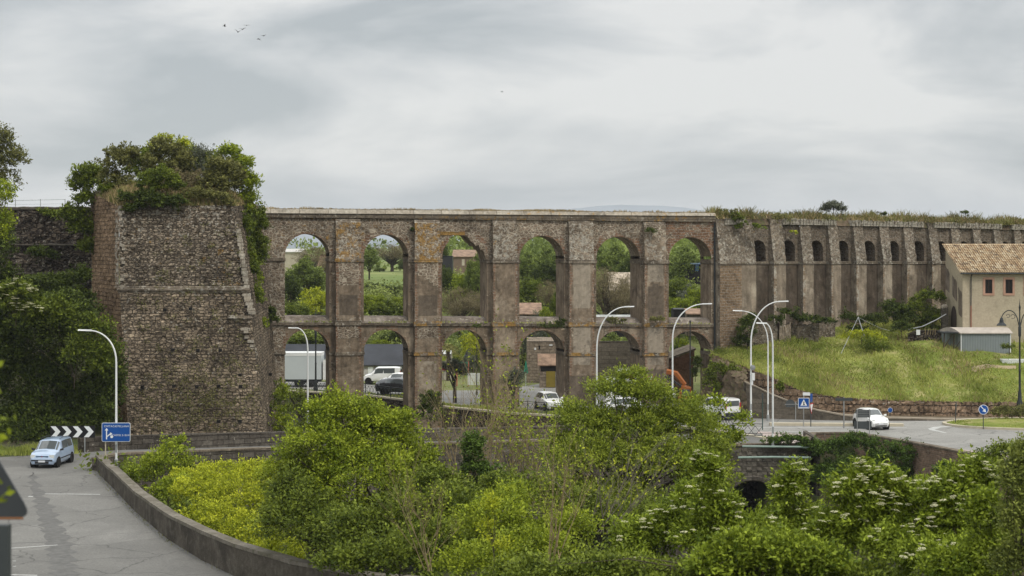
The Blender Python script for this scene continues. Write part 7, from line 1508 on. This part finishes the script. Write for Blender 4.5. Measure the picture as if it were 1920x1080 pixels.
# buildings behind
def hut(label, px0, px1, pe, pb, Y, depth, wall, roofm, rise=.8, eave=.25, cat='building', name='outbuilding', tiles=False, win=(), ridge_flat=False):
    x0, x1 = PX(px0, Y), PX(px1, Y); zb, ze = ZY(pb, Y), ZY(pe, Y); e = empty(name, (x0, Y, zb), label, cat); W_, H_ = x1 - x0, ze - zb
    m = MB(); m.box(0, W_, 0, depth, -1.5, H_); m.add([(0, 0, H_), (0, depth, H_), (0, depth / 2, H_ + rise)], [(0, 1, 2)]); m.add([(W_, 0, H_), (W_, depth, H_), (W_, depth / 2, H_ + rise)], [(0, 1, 2)]); m.build('wall', wall, e)
    if tiles: roof_tiles('roof', e, -eave, W_ + eave, -eave, H_ - .02, depth / 2, H_ + rise, roofm, .26, .5)
    else: m = MB(); m.hexa([(-eave, -eave, H_ - .1), (W_ + eave, -eave, H_ - .1), (W_ + eave, depth / 2, H_ + rise - .1), (-eave, depth / 2, H_ + rise - .1)], [(-eave, -eave, H_), (W_ + eave, -eave, H_), (W_ + eave, depth / 2, H_ + rise), (-eave, depth / 2, H_ + rise)]); m.build('roof', roofm, e)
    m = MB(); m.add([(-eave, depth / 2, H_ + rise), (W_ + eave, depth / 2, H_ + rise), (W_ + eave, depth + eave, H_ - .02), (-eave, depth + eave, H_ - .02)], [(0, 1, 2, 3)]); m.build('rear_roof', roofm, e)
    for (a, b, c, d, mt) in win: m = MB(); m.box(PX(a, Y) - x0, PX(b, Y) - x0, -.04, .01, ZY(d, Y) - zb, ZY(c, Y) - zb); m.build('opening', mt, e)
    return e
M_blackroof = plain('dark_slate_roof', (.035, .038, .045), .75, 0, .25, .6); M_cream = plain('cream_wall', (.42, .37, .29), .9); M_stonew = masonry('old_garden_wall', (.27, .22, .165), (.2, .16, .12), (.16, .13, .1), .5, .3, .03, stain=.25); M_rbrick = masonry('red_brick', (.27, .15, .095), (.23, .13, .08), (.2, .14, .1), .6, .5, .01, stain=.15, warp=.01, bumpd=.01)
M_tile2 = plain('weathered_tiles', (.24, .16, .11), .95, 0, .5, 1.5)
hut('long low building with a dark slate roof behind the first and second lower arches', 500, 800, 684, 706, 183, 8, plain('shop_front', (.40, .38, .36), .8, 0, .4, .8), M_blackroof, 2.0, name='long_building', win=[(a, a + 9, 688, 704, M_dark if i % 3 else M_sw) for i, a in enumerate(range(690, 780, 13))])
hut('cream house half hidden by trees at the left of the first upper arch', 505, 562, 472, 500, 300, 10, M_cream, plain('pale_roof', (.5, .48, .45), .8), .5, name='house')
hut('small house with a tiled roof at the right of the first upper arch', 598, 650, 500, 520, 258, 8, plain('dark_wall', (.08, .07, .065), .9), M_tile2, 1.8, name='house', win=[(602, 610, 506, 516, M_sw)])
hut('long farm building with a terracotta roof in the third upper arch', 850, 960, 481, 498, 300, 12, plain('brown_farm_wall', (.16, .11, .08), .9), M_tile2, 1.2, name='farm_building', win=[(866, 871, 486, 498, M_cream)])
hut('dark metal container left in the third upper arch', 830, 848, 480, 491, 236, 4, M_blackp, M_blackp, .02, 0, name='container')
hut('low stone house with weathered roof at the sill of the fourth arch', 968, 1012, 588, 610, 190, 7, M_stonew, M_tile2, 1.1, name='house')
hut('ruined barn whose flecked tile roof shows in the fifth upper arch', 1146, 1200, 545, 600, 212, 12, M_stonew, plain('flecked_tiles', (.36, .30, .23), .95, 0, .7, 2.2), 2.2, name='barn')
hut('white-roofed open shed at the sill of the fifth upper arch', 1120, 1182, 594, 606, 186, 4, M_dark, plain('dirty_white_sheet', (.36, .37, .35), .7, 0, .35, 1.5), .15, .1, name='open_shed', win=[(1124, 1142, 590, 606, M_sw), (1175, 1181, 590, 606, M_sw)])
hut('low hut with orange tiles at the sill of the sixth upper arch', 1290, 1326, 588, 604, 186, 4, M_stonew, M_tile2, .5, name='hut')
hut('dark shed with poles at the left sill of the sixth upper arch', 1263, 1284, 580, 600, 184, 3, M_dark, M_blackp, .1, 0, name='shed')
hut('blue-roofed scrap shed on the hill in the sixth upper arch', 1282, 1322, 494, 512, 236, 5, M_dark, plain('blue_grey_roof', (.16, .22, .32), .6), .4, name='shed', win=[(1304, 1310, 495, 508, plain('blue_sheet', (.05, .12, .28), .6))])
hut('brick outbuilding with a sloping roof under the sixth lower arch', 1254, 1300, 676, 742, 156, 6, M_rbrick, M_cor, .05, .1, name='outbuilding')
e = [o for o in col.objects if o.get('label', '').startswith('brick outbuilding')][0]
for c in list(col.objects):
    if c.parent == e and 'roof' in c.name: bpy.data.objects.remove(c)
m = MB(); z0, z1 = ZY(673, 156) - e.location.z, ZY(655, 156) - e.location.z; xw = PX(1302, 156) - PX(1254, 156); m.add([(0, .01, ZY(676, 156) - e.location.z), (xw, .01, ZY(676, 156) - e.location.z), (xw, .01, z1 - .1)], [(0, 1, 2)]); m.build('gable', M_rbrick, e); m = MB(); m.hexa([(-.2, -.25, z0 - .1), (xw + .1, -.25, z1 - .05), (xw + .1, 6, z1 - .05), (-.2, 6, z0 - .1)], [(-.2, -.25, z0 + .06), (xw + .1, -.25, z1 + .12), (xw + .1, 6, z1 + .12), (-.2, 6, z0 + .06)]); m.build('roof', M_cor, e)
hut('tall old stone wall house with a small window behind the fourth lower arch', 988, 1062, 640, 728, 172, 5, M_stonew, M_stonew, .3, 0, name='stone_house', win=[(1002, 1005, 652, 656, M_sw), (1030, 1036, 646, 648, M_sw), (1010, 1013, 648, 655, M_dark)])
hut('lean-to with old tiles and dark opening in the fourth lower arch', 1012, 1052, 684, 725, 166, 2.5, M_stonew, M_tile2, 1.0, .2, name='lean_to', win=[(1014, 1046, 686, 696, M_dark), (1024, 1041, 696, 726, plain('yellow_door', (.22, .17, .03), .8)), (1042, 1045, 697, 728, M_sw)])
hut('grey block garden wall in the fifth lower arch', 1112, 1192, 640, 735, 168, .5, M_conc, M_conc, .02, 0, name='garden_wall', cat='wall')
hut('bright market stall clutter left in the third lower arch', 822, 846, 664, 715, 176, 3, plain('stall_wall', (.45, .42, .35), .7, 0, .5, 1.5), M_sw, .3, 0, name='kiosk', win=[(829, 836, 668, 676, plain('lime_stripe', (.5, .6, .05), .6)), (829, 838, 690, 694, M_red), (829, 840, 680, 686, M_dark), (834, 842, 668, 672, plain('lime_stripe', (.5, .6, .05), .6))])
e = empty('billboard', (PX(856, 168), 168, .4), 'green billboard with a white line of lettering behind the third lower arch', 'billboard'); M_grn = plain('banner_green', (.01, .22, .12), .6)
m = MB(); m.box(0, 1.1, 0, .05, ZY(695, 168) - .4, ZY(679, 168) - .4); m.build('panel', M_grn, e); m = MB(); m.box(.3, .8, -.02, -.001, ZY(686, 168) - .4, ZY(684.5, 168) - .4); m.build('white_strip', M_sw, e)
for x in (0, 1.12): m = MB(); m.box(x, x + .09, -.02, .07, 0, ZY(679, 168) - .35); m.build('post', plain('red_post', (.4, .12, .08), .7), e)
e = empty('lattice_panel', (PX(877, 166), 166, .4), 'white pierced screen beside the dark lamp in the third lower arch', 'screen'); W_, H_ = PX(901, 166) - PX(877, 166), ZY(701, 166) - .4; m = MB()
for i in range(8): m.box(i * W_ / 8, i * W_ / 8 + .07, 0, .05, .3, H_)
for j in range(9): m.box(0, W_, -.02, .03, .3 + j * (H_ - .3) / 8, .37 + j * (H_ - .3) / 8)
m.build('lattice', M_sw, e)
# closed green parasols
for px, pt, pb, Y, l in ((986, 676, 700, 160, 'closed green parasol left in the fourth lower arch'), (935, 712, 724, 158, 'small closed pale green parasol before the narrow gap by the fourth pier')):
    e = empty('parasol', (PX(px, Y), Y, .4), l, 'parasol'); zt, zb = ZY(pt, Y) - .4, ZY(pb, Y) - .4; m = MB(); m.lathe([(.22, zb), (.16, lerp(zb, zt, .4)), (.05, lerp(zb, zt, .9)), (.01, zt)], 8); m.build('canopy', plain('parasol_green', (.03, .28, .16), .7), e, smooth=True); m = MB(); m.tube([(0, 0, 0), (0, 0, zb)], .03, 5); m.build('pole', M_sw, e)
# palm in the third lower arch
e = empty('palm_tree', (PX(840, 175), 175, .4), 'small palm with arching fronds in the left of the third lower arch', 'palm tree'); H_ = ZY(655, 175) - .4; m = MB(); m.tube([(0, 0, 0), (.05, 0, H_ * .5), (0, 0, H_)], [.22, .18, .2], 8); m.build('trunk', M_bark, e)
rng = np.random.default_rng(2); V0 = []; D_ = []; 
for k in range(26):
    a = rng.random() * 6.28; el = rng.uniform(.0, 1.3); L_ = rng.uniform(1.2, 1.9)
    for t in np.linspace(.1, 1, 16):
        r = L_ * t; z = H_ + r * math.sin(el) - .45 * r * r; c = np.array((r * math.cos(el) * math.cos(a), r * math.cos(el) * math.sin(a), z)); s = np.array((-math.sin(a), math.cos(a), -.4))
        for sg_ in (-1, 1): V0.append(c + s * sg_ * .12); D_.append(s * sg_ + np.array((math.cos(a), math.sin(a), 0)) * .5)
link('frond', quads_mesh('frond', leaf_quads(rng, np.array(V0), np.array(D_), np.full(len(V0), .36), .2), rng.random(len(V0)), leafmat('leaf_palm', (.10, .11, .03), (.30, .27, .10), .3)), e)
# birds
def bird(label, px, py, Y, rz, up):
    e = empty('bird', P(px, py, Y), label, 'bird', 'birds flying high in the left sky', rz); e.scale = (1, 1, 1)
    m = MB(); m.lathe([(.005, -.24), (.03, -.16), (.075, 0), (.07, .1), (.045, .17), (.04, .2), (.005, .26)], 8, axis='x'); m.hexa([(-.34, -.07, -.01), (-.18, -.03, -.01), (-.18, .03, -.01), (-.34, .07, -.01)], [(-.34, -.07, .01), (-.18, -.03, .02), (-.18, .03, .02), (-.34, .07, .01)]); m.build('body', M_dark, e, smooth=True)
    for s in (1, -1): m = MB(); m.hexa([(-.09, s * .03, 0), (.09, s * .03, 0), (.06, s * .3, up * .22), (-.08, s * .3, up * .22)], [(-.09, s * .03, .02), (.09, s * .03, .02), (.06, s * .3, up * .22 + .015), (-.08, s * .3, up * .22 + .015)]); m.hexa([(-.08, s * .3, up * .22), (.06, s * .3, up * .22), (-.02, s * .6, up * .3), (-.10, s * .58, up * .3)], [(-.08, s * .3, up * .22 + .01), (.06, s * .3, up * .22 + .01), (-.02, s * .6, up * .3 + .01), (-.10, s * .58, up * .3 + .01)]); m.build('wing', M_dark, e)
for a in [('leftmost bird of the small flock in the sky', 421, 49, 250, .4, .8), ('lowest left bird of the flock, wings raised', 446.5, 60, 250, 2.2, 1), ('bird in the middle of the flock', 454.5, 55, 250, 1.2, .6), ('topmost right bird of the flock, seen thin', 462.5, 47.5, 280, 1.7, .1), ('dark bird at the lower right of the flock', 484.5, 73, 250, 2.6, -.4), ('pale bird at the far right of the flock', 494, 67, 280, 1.0, .3), ('single far bird above the middle of the aqueduct', 941, 172, 330, .2, .2)]: bird(*a)
# blurred leaf sprays close to the camera at the left edge
rng = np.random.default_rng(12); e = empty('leafy_twig', (PX(-60, 7.5), 7.5, 11.0), 'out-of-focus yellow-green leaves at the left edge around the triangular sign', 'twig'); P_ = []
for px, py, n, r in ((2, 795, 9, .03), (-4, 825, 7, .025), (4, 935, 5, .02), (-4, 890, 3, .02), (-20, 700, 6, .05)):
    c = P(px, py, 7.5) - e.location
    for _ in range(n): P_.append(np.array(c) + rng.normal(size=3) * r)
link('foliage', quads_mesh('foliage', leaf_quads(rng, np.array(P_), rng.normal(size=(len(P_), 3)), .035 + .02 * rng.random(len(P_)), .6), rng.random(len(P_)), L_bright), e)
m = MB(); m.tube([(0, 0, -1.5), P(-14, 930, 7.5) - e.location, P(-8, 800, 7.52) - e.location, P(-12, 690, 7.55) - e.location], [.012, .008, .006, .003], 5); m.build('stem', M_twig, e)
# ---------------------------------------------------------------- haze: thin even air round camera and scene
m = MB(); m.box(-7000, 7000, -500, 12500, -12, 230); hz = m.build('haze', None); hz.data.materials.clear()
hm = bpy.data.materials.new('haze_air'); hm.use_nodes = True; t = hm.node_tree; t.nodes.clear(); o_ = t.nodes.new('ShaderNodeOutputMaterial'); v_ = t.nodes.new('ShaderNodeVolumePrincipled'); v_.inputs['Color'].default_value = (.88, .93, 1, 1); v_.inputs['Density'].default_value = .0001; v_.inputs['Anisotropy'].default_value = .0; t.links.new(v_.outputs[0], o_.inputs['Volume']); hz.data.materials.append(hm); tag(hz, kind='stuff'); hz['label'] = 'pale thin haze in the air over the whole valley'
